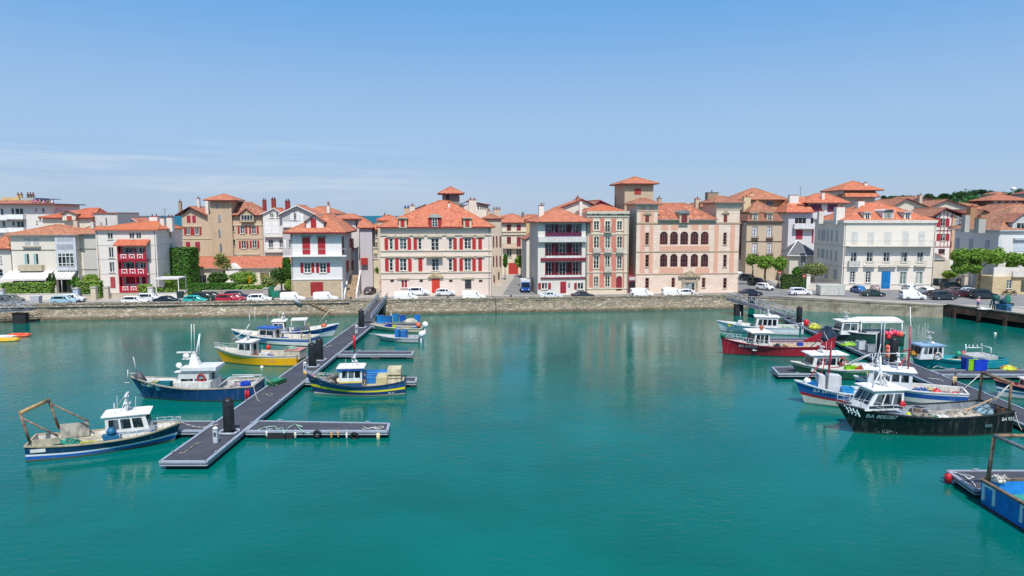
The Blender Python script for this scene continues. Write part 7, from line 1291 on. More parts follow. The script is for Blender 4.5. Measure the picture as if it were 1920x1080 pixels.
heap(None, 0, 0, 0, 'dark blue tarpaulin covered heap on the right pontoon behind the red mast', ('22384e', '2c4a66', '6a7a88'), (1.5, 1.3, 2.0), 'covered_gear', 'cover', w=Pz('E4', 620, 520, .64), n=60)
heap(None, 0, 0, 0, 'yellow and white oilskin pile left of the dark blue tarpaulin', ('c8cc40', 'e8e8e0', 'b0a878'), (1.1, .8, .9), 'covered_gear', 'cover', w=Pz('E4', 450, 380, .64), n=40)
tub('E4', 1035, 640, 'white and navy bin standing on the right pontoon bend', 'd8dce0', (.9, .8, 1.1)); tub('E4', 1160, 670, 'grey bin right of the white and navy bin', 'aab0b6', (1.1, .8, .9)); heap(None, 0, 0, 0, 'lime and grey net pile beyond the white and navy bin', ('8ac030', 'c8ccc8', '5a6a70'), (1.4, .7, .5), w=Pz('E4', 900, 590, .64), n=50)
rope('E7', ((330, 190), (370, 200), (430, 205), (480, 210), (530, 235)), 'white mooring rope along the right pontoon edge left of the walking man', 'e0e0dc'); rope('BR8', ((190, 470), (250, 480), (300, 500), (340, 530), (390, 515), (300, 490), (380, 560), (400, 590)), 'white rope strewn on the lower right finger pontoon', 'dfe2dc'); rope('E6', ((380, 690), (440, 665), (520, 690), (600, 710), (700, 705)), 'grey hose looped on the right finger pontoon left of the tubs', 'b8b4b4', z=.72, r=.05)
heap(None, 0, 0, 0, 'yellow buoys and net corner at the outer end of the right finger pontoon', ('c8d040', 'd8584a', 'e0e0d8'), (1.0, .6, .5), w=Pz('E6', 1470, 715, .64), n=30)
# bright blue boat lower right (bow toward the camera)
class Sq: pass
p0 = onz(1836, 944, 0); t = thing('work_boat', 'bright blue open work boat with white painted rectangles cut by the lower right corner', 'boat', (p0.x, p0.y, 0), -math.pi/2)
BL = paint('1a74c8', .35, .22); L, Wd, H_ = 8.5, 4.2, 1.55     # local +x toward the camera, +y to the right of the picture
m = MB(); prof = [(0, .0), (.15, -.10), (L*.6, -.12), (L, .9)]
for (z0, z1, mi) in ((-.5, .12, 1), (.12, 1.6, 0)):
    for (xa, ya), (xb, yb) in zip(prof, prof[1:]): m.poly([(xa, ya+.12*(1.6-z0)/2, z0), (xb, yb+.12*(1.6-z0)/2, z0), (xb, yb+.12*(1.6-z1)/2, z1), (xa, ya+.12*(1.6-z1)/2, z1)], mi)
    m.poly([(0, Wd, z0), (0, .12, z0), (0, .0, z1), (0, Wd, z1)], mi); m.poly([(L, Wd, z0), (0, Wd, z0), (0, Wd, z1), (L, Wd, z1)], mi)
m.build('hull', [BL, paint('4a2a28', .7)], t)
m = MB()
for (xa, ya), (xb, yb) in zip(prof, prof[1:]): m.hexa([(xa,ya-.06,1.58),(xb,yb-.06,1.58),(xb,yb+.2,1.58),(xa,ya+.2,1.58)], [(xa,ya-.06,1.7),(xb,yb-.06,1.7),(xb,yb+.2,1.7),(xa,ya+.2,1.7)])
m.box(-.06, .2, .21, Wd, 1.58, 1.699); m.box(.2, L, Wd-.2, Wd, 1.58, 1.699); m.build('gunwale', paint('7c6a58', .8, .3), t)
m = MB().poly([(.1,.1,.7),(L*.9,.1,.7),(L*.9,Wd-.1,.7),(.1,Wd-.1,.7)], 1); m.poly([(.1,.22,.7),(L*.9,.22,.7),(L*.9,.22,1.56),(.1,.22,1.56)]); m.poly([(.19,Wd-.1,.7),(.19,.2,.7),(.19,.2,1.56),(.19,Wd-.1,1.56)]); m.poly([(L*.9,Wd-.19,.7),(.1,Wd-.19,.7),(.1,Wd-.19,1.56),(L*.9,Wd-.19,1.56)])
for k in range(5): m.box(.4+k*1.2, .5+k*1.2, Wd-.3, Wd-.2, .7, 1.56)
m.build('deck', [paint('2a8ae0', .5, .15), paint('3a9a88', .7, .2)], t)
for (x0, x1) in ((.35, 1.5), (3.6, 4.9)):
    m = MB(); yy = -.105
    for (a_, b_, z0, z1) in ((x0, x0+.2, .45, 1.4), (x1-.2, x1, .45, 1.4), (x0, x1, 1.4, 1.54)):
        m.box(a_, b_, yy-.05+.12*(1.6-z1)/2+.0, yy+.12*(1.6-z0)/2-.0, z0, z1)
    m.build('painted_rectangle', paint('b8dce4', .6, .1), t)
pw = ony(1853, 817, p0.y-.3); h = pw.z; m = MB(); m.tube((.25, .25, 1.6), (.3, .45, h), .14, 8, .11); m.build('gantry_post', RST, t); m = MB(); m.tube((.3, .45, h), (5.5, .9, h-.1), .13, 8); m.tube((5.4, .5, 1.6), (5.5, .9, h-.1), .13, 8); m.build('gantry_beam', paint('a8a8a8', .4, .3, .5), t); MB().tube((.3, .45, h), (.3, Wd-.4, h), .13, 8).build('gantry_beam', RST, t); MB().tube((.25, Wd-.3, 1.6), (.3, Wd-.4, h), .14, 8, .11).build('gantry_post', RST, t)
heap(None, 0, 0, 0, 'white mooring ropes coiled on the blue work boat corner', ('d8d4c8', 'b8b4a8', 'e8e4dc'), (.45, .4, .35), 'rope_pile', 'rope', w=Vector((p0.x+.75, p0.y-.5, 1.7)), n=26)
fender(170, 525, 'red fender on the tip of the lower right finger pontoon', 'b81c2c', .7, .22, 'BR8', Y=45.6)
# right edge boats
b = Boat('fishing_boat', 'navy boat with salmon pink rail cover cut by the right edge of the photo', 'E6', (2500, 1180), (1330, 1110), 3.0, 1.2, 1.1, 1.8, .5, ((.35, 'c8ccd0'), (.5, '1f6a98'), (.62, 'e0e4e8'), (1, '14284c')), gun='d87868', bul=.4, tw=.85, deck='c88a78', inner='d08070')
b.cabin(1790, 900, 2100, 1020, 1.0, .3, wins=2)
# kayaks on the far left
for i, (x, y, c, rz, lb) in enumerate(((125, 105, 'e8552a', .12, 'orange kayak raft floating near the left edge'), (45, 135, 'e8b020', .2, 'yellow kayak pile cut by the left edge'), (20, 118, 'd8d8dc', .1, 'white kayak lying on the yellow ones'))):
    w = Pz('BR1', x, y, .12); m = MB(); prof = [(.02, -1.9), (.28, -1.4), (.38, -.5), (.4, .4), (.3, 1.2), (.02, 1.9)]
    for k, o in enumerate((-.38, .38)):
        n0 = len(m.v); m.lathe((0, o, 0), prof, 10, 0, 'X'); m.v[n0:] = [(v[0], v[1], v[2]*.55+(.12 if k else 0)) for v in m.v[n0:]]
    for k in range(3): m.torus((-.9+k*.9, .38, .26), .2, .05, 10, 5, 'Z', 1)
    floor_obj('kayak', m, [paint(c, .35, .2), paint('e8a060')], lb, 'kayak', w, rz)
# small floating buoys
for (px, py, lb) in ((1866, 626, 'small white buoy alone on open water before the fishing pier'), (491, 689, 'small white buoy beside the yellow hull')):
    w = onz(px, py, .05); buoy(None, 0, 0, 0, lb, 'ece8d8', .22, w=w)

for (x, y0, y1, Y, lb) in ((1240, 640, 430, 82.5, 'grey steel post standing left of the slim dark pile'), (1305, 600, 290, 80.5, 'tall grey steel post between slim and thick dark piles'), (1345, 640, 300, 79.8, 'thin grey pole left of the hanging orange buoys')):
    a = ony(*zp('E4', x, y1), Y); m = MB(); m.tube((0,0,.6), (0,0,a.z), .07, 7); m.box(-.12, .12, -.12, .12, .6, .68); floor_obj('steel_post', m, paint('a4acb4', .4, .2), lb, 'post', (a.x, Y, 0))
# ================================================================ cars
CARP = {  # stations: x, belt height, top height, half width low, half width at roof
 'hatch': ([(-2.0,.62,.62,.70,.70),(-1.95,.9,.92,.84,.78),(-1.7,.93,1.30,.87,.66),(-1.3,.95,1.46,.87,.64),(.0,.93,1.50,.87,.64),(.55,.92,1.42,.87,.64),(1.2,.90,.93,.86,.78),(1.85,.72,.75,.82,.74),(2.02,.5,.5,.72,.70)], (1,5), (1,3), (5,6)),
 'sedan': ([(-2.3,.6,.6,.7,.7),(-2.22,.92,.95,.84,.8),(-1.6,.95,.99,.88,.78),(-1.0,.95,1.38,.88,.64),(-.2,.93,1.46,.88,.64),(.45,.92,1.38,.88,.64),(1.15,.88,.92,.87,.8),(2.1,.72,.75,.82,.76),(2.28,.5,.5,.72,.7)], (2,5), (2,3), (5,6)),
 'wagon': ([(-2.2,.6,.6,.7,.7),(-2.15,.92,.95,.85,.8),(-1.95,.95,1.42,.87,.66),(-1.6,.95,1.52,.87,.65),(.1,.93,1.53,.87,.65),(.6,.92,1.44,.87,.65),(1.25,.9,.93,.86,.78),(2.0,.74,.78,.82,.74),(2.2,.5,.5,.72,.7)], (1,5), (1,2), (5,6)),
 'suv':  ([(-2.2,.65,.65,.75,.75),(-2.15,1.0,1.03,.9,.84),(-2.0,1.04,1.5,.92,.72),(-1.6,1.05,1.68,.92,.7),(.1,1.03,1.70,.92,.7),(.6,1.02,1.6,.92,.7),(1.15,1.0,1.05,.9,.84),(2.0,.86,.9,.88,.8),(2.2,.55,.55,.78,.76)], (1,5), (1,2), (5,6)),
 'van':  ([(-2.25,.7,.7,.8,.8),(-2.22,1.1,1.72,.88,.80),(-2.1,1.1,1.82,.9,.8),(-.3,1.1,1.86,.9,.8),(.35,1.08,1.82,.9,.8),(.7,1.06,1.66,.9,.78),(1.35,1.0,1.05,.88,.82),(2.05,.8,.85,.85,.78),(2.25,.5,.5,.75,.74)], (4,5), None, (5,6)),
}
TYRE = paint('18181a', .8, .2); RIM = paint('a8abb0', .3, .1, .6); CGL = glassm('101418', '20262c', .3, .05)
CARM = {}
def car_mesh(kind):
    if kind in CARM: return CARM[kind]
    st, sg_, rw, ws_ = CARP[kind]; body = MB(); gl = MB(); rings = []
    for (x, bh, th, w0, w1) in st: rings.append([(x, w0*.93, .22), (x, w0, .42), (x, w0*.985, bh), (x, w1, th), (x, w1*.6, th+.03), (x, 0, th+.045)])
    for sgn in (-1, 1):
        ks = [body.vs([(p[0], sgn*p[1], p[2]) for p in r]) for r in rings]
        for i in range(len(rings)-1):
            for j in range(5): q = [ks[i]+j, ks[i+1]+j, ks[i+1]+j+1, ks[i]+j+1]; body.fi(q if sgn > 0 else q[::-1], 0, j >= 2)
        for k, r in ((0, rings[0]), (-1, rings[-1])): body.fi([ks[k]+j for j in range(6)] if sgn*(1 if k else -1) > 0 else [ks[k]+j for j in reversed(range(6))])
        a, b_ = sg_
        for i in range(a, b_):            # side glass, a little proud of the body
            r0, r1 = rings[i], rings[i+1]
            def L(r, f): p = Vector(r[2]).lerp(Vector(r[3]), f); return Vector((p.x, sgn*(p.y+.012), p.z))
            lo, hi = .12, .86
            if r0[3][2]-r0[2][2] < .15: P_ = [L(r0, .5)+Vector((.12,0,0)), L(r1, lo)-Vector((.03,0,0)), L(r1, hi)-Vector((.03,0,0))]; 
            elif r1[3][2]-r1[2][2] < .15: P_ = [L(r0, lo), L(r1, .5), L(r0, hi)]
            else: P_ = [L(r0, lo)+Vector((.04,0,0)), L(r1, lo)-Vector((.04,0,0)), L(r1, hi)-Vector((.04,0,0)), L(r0, hi)+Vector((.04,0,0))]
            gl.poly(P_ if sgn < 0 else P_[::-1])
    def top(i, j, f0, f1, mb):
        def T(i, f, s_): r = rings[i]; return Vector((r[3][0], s_*(r[3][1]*.93), r[3][2]+.035))
        a0 = T(i, 0, -1).lerp(T(j, 0, -1), f0); a1 = T(i, 0, 1).lerp(T(j, 0, 1), f0); b0 = T(i, 0, -1).lerp(T(j, 0, -1), f1); b1 = T(i, 0, 1).lerp(T(j, 0, 1), f1); mb.poly([a0, a1, b1, b0]); mb.poly([a0, b0, b1, a1])
    top(ws_[0], ws_[1], .08, .92, gl)
    if rw: top(rw[0], rw[1], .15, .9, gl)
    if kind == 'van':
        gl.poly([(-2.262, .1, 1.25), (-2.262, .7, 1.25), (-2.262, .7, 1.6), (-2.262, .1, 1.6)][::-1]); gl.poly([(-2.262, -.7, 1.25), (-2.262, -.1, 1.25), (-2.262, -.1, 1.6), (-2.262, -.7, 1.6)][::-1])
    wh = MB(); wh.lathe((0,0,0), [(.20, -.1), (.31, -.1), (.33, -.06), (.33, .06), (.31, .1), (.20, .1)], 14, 0, 'Y'); rim = MB(); rim.lathe((0,0,0), [(.02, -.115), (.19, -.11), (.205, -.08), (.205, .08), (.19, .11), (.02, .115)], 10, 0, 'Y')
    L_ = st[-1][0]; Rr = st[0][0]; w = st[-1][3]; hl = MB().box(L_-.16, L_-.015+.03, -.13, .13, .58, .72); tl = MB().box(Rr-.015, Rr+.12, -.09, .09, .68, .92); pl = MB().box(Rr-.03, Rr-.003, -.26, .26, .5, .62); bp = MB().box(L_-.06, L_+.03, -w*.9, w*.9, .26, .40); gr = MB().box(L_-.03, L_+.02, -.35, .35, .5, .62); mi = MB().box(-.08, .08, -.07, .07, -.05, .08)
    CARM[kind] = (body, gl, wh, rim, hl, tl, pl, bp, gr, mi, st); return CARM[kind]
PROT = {}
HEADL = paint('d8dce0', .15, .05); TAILL = paint('a01c20', .3, .05); PLATE = paint('e4e4dc', .5, .02)
def car(kind, c, label, px, py=None, off=None, rz=0, sc=1., group='cars parked along the quay', cat='car', name=None):
    if py is None: w = qpt((px-960)/FPX*coly(px, off), off, GZ); w = ony(px, 480, coly(px, off)); w.z = GZ+.012
    else: w = onz(px, py, GZ+.012)
    t = thing(name or ('parked_van' if kind == 'van' else 'parked_car'), label, 'van' if kind == 'van' else cat, w, QANG+R(rz), group); t.scale = (sc, sc, sc)
    if kind not in PROT:
        P_ = car_mesh(kind); st = P_[-1]; pr = []
        def keep(nm, mb, m, loc=(0,0,0), kids=()): o = mb.build(nm, m); me = o.data; bpy.data.objects.remove(o); pr.append((nm, me, loc, kids)); return me
        keep('body', P_[0], paint('ffffff')); keep('window_glass', P_[1], CGL); rimd = MB; o = P_[3].build('rim', RIM); rme = o.data; bpy.data.objects.remove(o)
        for (x, y) in ((1.3, .80), (1.3, -.80), (-1.3, .80), (-1.3, -.80)): pr.append(('wheel', None, (x, y*st[3][3]/.87, .33), ())) 
        o = P_[2].build('wheel', TYRE); wme = o.data; bpy.data.objects.remove(o); pr = [(a, wme if a == 'wheel' else b_, c_, (('rim', rme),) if a == 'wheel' else ()) for a, b_, c_, d_ in pr]
        def k2(nm, mb, m, locs):
            o = mb.build(nm, m); me = o.data; bpy.data.objects.remove(o)
            for l in locs: pr.append((nm, me, l, ()))
        k2('headlight', P_[4], HEADL, ((0, st[-1][3]*.72, 0), (0, -st[-1][3]*.72, 0))); k2('tail_light', P_[5], TAILL, ((0, st[0][3]*.93, 0), (0, -st[0][3]*.93, 0))); k2('number_plate', P_[6], PLATE, ((0,0,0),)); k2('bumper', P_[7], paint('3a3c40', .6), ((0,0,0),)); k2('grille', P_[8], BLK, ((0,0,0),)); k2('mirror', P_[9], BLK, ((.75, st[4][3]+.06, 1.0), (.75, -st[4][3]-.06, 1.0)))
        PROT[kind] = pr
    for nm, me, loc, kids in PROT[kind]:
        if nm == 'body': me = me.copy(); me.materials.clear(); me.materials.append(paint(c, .25, .06))
        o = bpy.data.objects.new(nm, me); col.objects.link(o); o.parent = t; o.location = loc
        for kn, km in kids: q = bpy.data.objects.new(kn, km); col.objects.link(q); q.parent = o
    return t
car('sedan', '5c6466', 'grey green people carrier at the left edge above the lattice gangway', 9, 571); car('wagon', '6c7472', 'second grey car behind the one at the left edge', 20, 567.5)
car('wagon', '9fc0cc', 'pale blue estate car parked alone on the quay left of the loggia house', 122, 569.5); car('hatch', 'dfe6ea', 'white hatchback half hidden behind the pale blue estate', 138, 566)
car('wagon', 'f0f0ee', 'white estate with window row partly sunk behind the parapet below the loggia', 249, off=3.2); car('suv', 'e4e6e8', 'white pickup like car behind the white estate', 277, off=6.2); car('sedan', '1f3040', 'dark navy saloon parked right of the white estate', 309, off=3.6)
car('hatch', '1cb8b4', 'turquoise hatchback parked against the quay parapet', 362, off=3.2); car('suv', '33423c', 'dark green off roader behind the turquoise hatchback', 380, off=7.2); car('sedan', '2a3438', 'black car just behind the dark green off roader', 394, off=9.2)
car('suv', 'b82a3c', 'crimson red car parked against the quay parapet', 425, off=3.4, sc=.97); car('hatch', 'a83848', 'darker red hatchback nose poking out right of the crimson car', 436, off=5.6); car('suv', '1c2c48', 'navy blue off roader behind the crimson car', 440, off=8.2)
car('hatch', 'eef0f0', 'white hatchback with open boot between navy off roader and white van', 484, off=3.2, sc=1.1); car('van', 'f2f2f0', 'white panel van left of the Basque house garage', 547, off=3.2); car('van', 'f4f4f2', 'white panel van with black roof strip below the red garage door', 609, off=3.0)
car('hatch', '4a4a50', 'charcoal hatchback seen from behind beside the white stair wall', 694, 551, rz=80); car('van', 'eeeeec', 'white van with red cross patch before the cream palace', 760, off=2.6); car('suv', 'e8eaf0', 'white off roader behind the van with red cross patch', 785, 553.8, rz=2); car('hatch', 'e0e2e2', 'silver white small car in front of the red palace door', 835, 554.6)
car('van', 'f2f2ee', 'white van parked before the right part of the cream palace', 888, off=2.4); car('sedan', 'd4dce0', 'silver saloon low behind the parapet before the gallery house', 1033, off=2.2); car('sedan', '3a4048', 'dark saloon low behind the parapet before the salmon house', 1094, off=2.2)
car('van', 'f4f4f4', 'white van in front of the left palace tower', 1205, off=2.6); car('van', 'f0f0ee', 'white van left of the stone palace door', 1264, off=2.6); car('hatch', 'e8e8e6', 'small white car directly before the stone palace door', 1291, off=3.4)
car('sedan', '2c3448', 'dark blue saloon behind the head of the right gangway', 1410, off=2.6); car('wagon', 'e4e6ee', 'white estate with tinted windows right of the right gangway', 1500, 553, rz=-8)
G2 = 'cars parked up the side street and in front of the white buildings'
car('hatch', 'f0f2f2', 'white hatchback facing the camera at the mouth of the tree lined street', 1434, 543.5, rz=-68, group=G2); car('suv', '4a5458', 'grey off roader behind the white hatchback facing the camera', 1420, 534, rz=-62, group=G2); car('suv', '30383c', 'dark off roader third in the row up the tree lined street', 1404, 526.5, rz=-55, group=G2); car('suv', '20242c', 'black off roader under the first pollarded tree', 1408, 516, rz=-30, group=G2); car('van', 'eceeee', 'white van half hidden by the corner of the pink palace', 1388, 523, rz=-70, group=G2); car('wagon', '8fa4b4', 'pale blue estate high up the tree lined street', 1425, 519, rz=-40, group=G2); car('hatch', 'c8ccd0', 'silver car behind the trunk of the middle pollarded tree', 1446, 516, rz=-40, group=G2)
car('hatch', '1f68a8', 'bright blue hatchback seen from behind before the white corner building', 1608, 548.5, rz=82, group=G2); car('hatch', '8a7a78', 'taupe hatchback right of the bright blue one', 1640, 547.5, rz=60, group=G2); car('sedan', '2a4444', 'dark green saloon with white stripe in front of the blue hatchback', 1636, 555.5, rz=-12, group=G2); car('wagon', 'c8d4dc', 'pale estate right of the blue front door', 1703, 546, rz=70, group=G2); car('hatch', 'f0f0f0', 'white hatchback seen from behind near the end of the white corner building', 1735, 551, rz=85, group=G2); car('van', 'f2f2f0', 'white van with two side windows nearest the low quay wall', 1711, 561.5, rz=-10, group=G2)
car('hatch', 'd8dce0', 'motor scooter sized white car behind the white van bonnet', 1733, 556, rz=20, sc=.6, group=G2) if False else None
car('suv', '2c3c46', 'dark blue off roader right of the white van near the pier', 1768, 562, rz=-8, group=G2); car('wagon', '3a3e44', 'black estate just behind the dark blue off roader', 1762, 558, rz=-8, group=G2); car('van', '2a3c3c', 'dark green van beneath the plane tree beside the slate wall', 1786, 545, rz=-8, group=G2); car('sedan', '6a5c60', 'maroon grey saloon behind the dark row near the pier', 1792, 551, rz=-6, group=G2); car('sedan', 'b8c8d8', 'silver blue saloon below the plane tree trunk', 1815, 552, rz=-6, group=G2); car('suv', '24343c', 'large dark off roader nearest the fisherman on the pier', 1843, 560, rz=-6, sc=1.1, group=G2); car('sedan', '4a2a34', 'dark maroon saloon between silver car and off roader', 1805, 557, rz=-6, group=G2); car('hatch', '2a2e34', 'black hatchback far right before the stone annex', 1905, 550.5, rz=-6, group=G2)
# truck and motorbikes
w = onz(985, 547.5, GZ+.012); t = thing('delivery_truck', 'small blue fronted truck with white box coming down the side street', 'truck', w, R(-88))
m = MB(); m.hexa([(.4,-.95,.45),(1.6,-.95,.45),(1.6,.95,.45),(.4,.95,.45)], [(.4,-.9,2.2),(1.3,-.88,2.2),(1.3,.88,2.2),(.4,.9,2.2)]); m.build('cab', paint('1f4a9c', .3), t); MB().box(-3, .35, -1.0, 1.0, .8, 2.7).build('load_box', paint('e8e8ea', .4), t)
m = MB(); m.hexa([(1.56,-.8,1.25),(1.57,-.8,1.25),(1.57,.8,1.25),(1.56,.8,1.25)], [(1.34,-.8,2.05),(1.38,-.8,2.05),(1.38,.8,2.05),(1.34,.8,2.05)]); m.build('windscreen', CGL, t)
for x in (.95, -2.2):
    for y in (-.85, .85): m = MB(); m.lathe((x, y, .4), [(.1, -.13), (.4, -.13), (.4, .13), (.1, .13)], 12, 0, 'Y'); m.build('wheel', TYRE, t)
for y in (-.7, .7): MB().box(1.59, 1.63, y-.15, y+.15, .6, .8).build('headlight', HEADL, t)
def moto(px, py, label, rz=0, c='2a2a2e'):
    w = onz(px, py, GZ+.012); t = thing('motorbike', label, 'motorbike', w, R(rz))
    for x in (-.65, .65): m = MB(); m.torus((x, 0, .32), .26, .06, 14, 6, 'Y'); m.build('wheel', TYRE, t)
    m = MB(); m.tube((-.65,0,.32), (0,0,.45), .05); m.tube((0,0,.45), (.5,0,.8), .05); m.tube((.65,0,.32), (.45,0,.95), .04); m.box(-.2, .2, -.15, .15, .3, .6); m.build('frame', BLK, t); m = MB(); m.sphere((.15,0,.78), .2, 10, 6, (1.3,.8,.8)); m.build('fuel_tank', paint(c, .3), t); MB().box(-.7, -.05, -.12, .12, .72, .82).build('seat', BLK, t); MB().tube((.42,-.33,1.0), (.42,.33,1.0), .03).build('handlebar', BLK, t)
moto(566, 552, 'black motorbike leaning beside the sandstone base of the Basque house', 20); moto(1899, 553.5, 'dark motorbike parked before the stone annex at the right edge', 10, '5a2a2a'); moto(1885, 553, 'second dark motorbike left of the one at the right edge', 14, '3a3a40'); moto(1457, 540, 'scooter beside the white hatchback facing the camera', 70, 'c05a3a')
# ================================================================ trees and plants
FA = foliage('5f8c30', 'a4c458', c3='3e641f'); FB = foliage('3a6a22', '649a38', c3='24481a'); FC = foliage('6a9030', 'b0c858', c3='44661c'); FD = foliage('3a5a26', '5c7c36', c3='223c18'); FO = foliage('7a8c50', 'a8b070', c3='4a5a30'); BARK = MN('bark'); BARK.col(BARK.mix(BARK.noise(4, 5, sc=(1,1,.3)), '6a5c4a', '8f8470')); BARK.ro(.95); BARK = BARK.m
def leaves(mb, c, r, n, sz, rnd, shell=.55):
    for _ in range(n):
        while True:
            v = Vector((rnd.uniform(-1,1), rnd.uniform(-1,1), rnd.uniform(-1,1)))
            if shell < v.length < 1: break
        k = 1+rnd.uniform(-.25, .25); p = Vector((c[0]+v.x*r[0]*k, c[1]+v.y*r[1]*k, c[2]+v.z*r[2]*k)); s_ = sz*rnd.uniform(.6, 1.3)
        a = Vector((rnd.gauss(0,1), rnd.gauss(0,1), rnd.gauss(0,1))); a.normalize(); b_ = a.cross(v+Vector((rnd.gauss(0,.5), rnd.gauss(0,.5), rnd.gauss(0,.5)))); 
        if b_.length < .01: continue
        b_.normalize(); a = a*s_; b_ = b_*s_*.7; mb.poly([p-a, p-b_*.8, p+a, p+b_])
def blobs(c, r, k, rnd, f=.56):
    out = []
    for _ in range(k):
        th_ = rnd.uniform(0, 6.28); ph = math.acos(rnd.uniform(-1, 1)); d = rnd.uniform(.35, .6)
        out.append(((c[0]+math.sin(ph)*math.cos(th_)*r[0]*d, c[1]+math.sin(ph)*math.sin(th_)*r[1]*d, c[2]+math.cos(ph)*r[2]*d), (r[0]*f*rnd.uniform(.8,1.2), r[1]*f*rnd.uniform(.8,1.2), r[2]*f*rnd.uniform(.8,1.2))))
    return out
def tree(label, w, trunk_h, tr, crowns, mat, n=900, sz=.22, seed=1, name='tree', cat='tree', limbs=True, group=None):
    """w base; crowns: list of ((dx, dy, z), (rx, ry, rz))"""
    rnd = random.Random(seed); t = thing(name, label, cat, w, 0, group); tm = MB(); top = Vector((0, 0, trunk_h)); tm.tube((0,0,-.2), (rnd.uniform(-.1,.1), 0, trunk_h*.5), tr*1.15, 8, tr*.9); tm.tube((rnd.uniform(-.1,.1)*0, 0, trunk_h*.48), top, tr*.92, 8, tr*.75); cm = MB()
    for c, r in crowns:
        if limbs: 
            mid = top.lerp(Vector(c), .5)+Vector((rnd.uniform(-.2,.2), rnd.uniform(-.2,.2), -.1)); tm.tube(top-Vector((0,0,.1)), mid, tr*.55, 6, tr*.4); tm.tube(mid, c, tr*.4, 6, tr*.15)
        leaves(cm, c, (r[0]*.9, r[1]*.9, r[2]*.88), n//(2*len(crowns)), sz, rnd, .25)
        for bc, br in blobs(c, r, 7, rnd): 
            leaves(cm, bc, br, n//(7*len(crowns))+1, sz, rnd)
            if limbs: tm.tube(c, bc, tr*.18, 4, tr*.06)
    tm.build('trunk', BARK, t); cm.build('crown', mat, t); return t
def at(rg, x, y, Y): q = zp(rg, x, y); return ony(q[0], q[1], Y)
def rad(rg, px_, Y): return px_/RG[rg][2]/FPX*Y
def ctree(label, rg, boxes, base, Y, mat, tr=.2, fork=None, n=1500, sz=.22, seed=1, **k):
    """boxes: crown boxes as seen; base: trunk foot as seen"""
    b0 = at(rg, base[0], base[1], Y); w = Vector((b0.x, Y, GZ)); cr = []
    for (x0, y0, x1, y1) in boxes: c = at(rg, (x0+x1)/2, (y0+y1)/2, Y); rx = rad(rg, (x1-x0)/2, Y); rz_ = rad(rg, (y1-y0)/2, Y); cr.append(((c.x-w.x, 0, c.z-GZ), (rx, rx*.8, rz_)))
    lo = min(c[2]-r[2] for c, r in cr); th_ = fork if fork else max(.6, lo*.92+.1); return tree(label, w, th_, tr, cr, mat, n, sz, seed, **k)
TG = 'pollarded plane trees by the side street'
ctree('left pollarded plane tree at the corner of the pink palace', 'C7', [(310, 128, 500, 315)], (420, 560), 158, FA, .22, group=TG, seed=2, sz=.26); ctree('middle pollarded plane tree with thick trunk', 'C7', [(480, 160, 770, 370)], (612, 600), 155, FA, .3, group=TG, seed=3, n=2200, sz=.26); ctree('right pollarded plane tree with dark straight trunk', 'C7', [(745, 180, 962, 400)], (832, 640), 152, FA, .2, group=TG, seed=4, sz=.26)
ctree('large spreading plane tree with pale trunk in front of the grey house', 'D1', [(265, 155, 470, 330), (430, 148, 680, 330), (640, 158, 885, 340), (290, 300, 470, 440), (440, 300, 600, 440)], (578, 610), 144, FA, .34, fork=5.2, n=7500, sz=.30, seed=5); ctree('plane tree cut by the right edge above the stone annex', 'D1', [(870, 190, 1060, 340), (1000, 200, 1220, 370), (890, 290, 1000, 385)], (1120, 640), 143, FA, .3, n=3600, sz=.30, seed=6)
ctree('leaning dark trunked plane tree left of the large spreading one', 'D1', [(262, 300, 380, 430)], (350, 545), 152, FB, .25, n=900, seed=7); ctree('small bright bush before the slate coloured wall', 'D1', [(155, 405, 330, 500)], (240, 560), 155, FC, .1, n=900, seed=8, name='bush', cat='bush')
ctree('feathery olive tree beside the white garden pillar', 'C7', [(1180, 290, 1400, 500), (1330, 270, 1575, 480)], (1370, 560), 154, FO, .16, n=2600, seed=9, sz=.2); ctree('dark shrub between hedge and olive tree', 'C7', [(1040, 340, 1200, 480)], (1120, 540), 156, FB, .1, n=1000, seed=10, name='bush', cat='bush')
ctree('young light green tree in a pot at the end of the side street', 'R3', [(1140, 598, 1222, 690)], (1188, 745), 180, FC, .12, n=1300, seed=11, sz=.25); ctree('dark climbing tree against the street house beside the cream palace flank', 'R3', [(1052, 580, 1088, 690)], (1068, 740), 172, FB, .12, n=900, seed=12, sz=.25)
ctree('lime green shrub in the gap left of the cream palace', 'R3', [(88, 590, 135, 645)], (112, 740), 160, FC, .1, n=700, seed=13, name='bush', cat='bush'); ctree('green shrub over the wall left of the cream palace', 'R3', [(80, 660, 140, 740)], (112, 760), 152, FA, .1, n=900, seed=14, name='bush', cat='bush')
Yg = 143
ctree('tall rounded cypress left of the small lodge hedge in the bungalow garden', 'C3', [(1465, 165, 1585, 420)], (1525, 560), 146, FB, .15, n=2200, seed=15, limbs=False); ctree('dark rounded bush in front of the cypress', 'C3', [(1275, 310, 1600, 570)], (1450, 590), 144, FD, .2, n=3000, seed=16, name='bush', cat='bush', limbs=False); ctree('lime shrub left of the Basque house corner', 'C3', [(1490, 500, 1645, 660)], (1570, 680), 137, FC, .1, n=1400, seed=17, name='bush', cat='bush', limbs=False)
ctree('broad green bush with yellow flowers before the bungalow', 'C3', [(725, 380, 1090, 580)], (900, 600), 143, FA, .15, n=3200, seed=18, name='bush', cat='bush', limbs=False); ctree('dusty olive shrub below the bungalow picture window', 'C3', [(1160, 450, 1400, 620)], (1280, 640), 141, FO, .1, n=1600, seed=19, name='bush', cat='bush', limbs=False); ctree('dark round shrubs at the foot of the palm', 'C3', [(390, 390, 680, 560)], (530, 600), 143, FD, .1, n=2400, seed=20, name='bush', cat='bush', limbs=False)
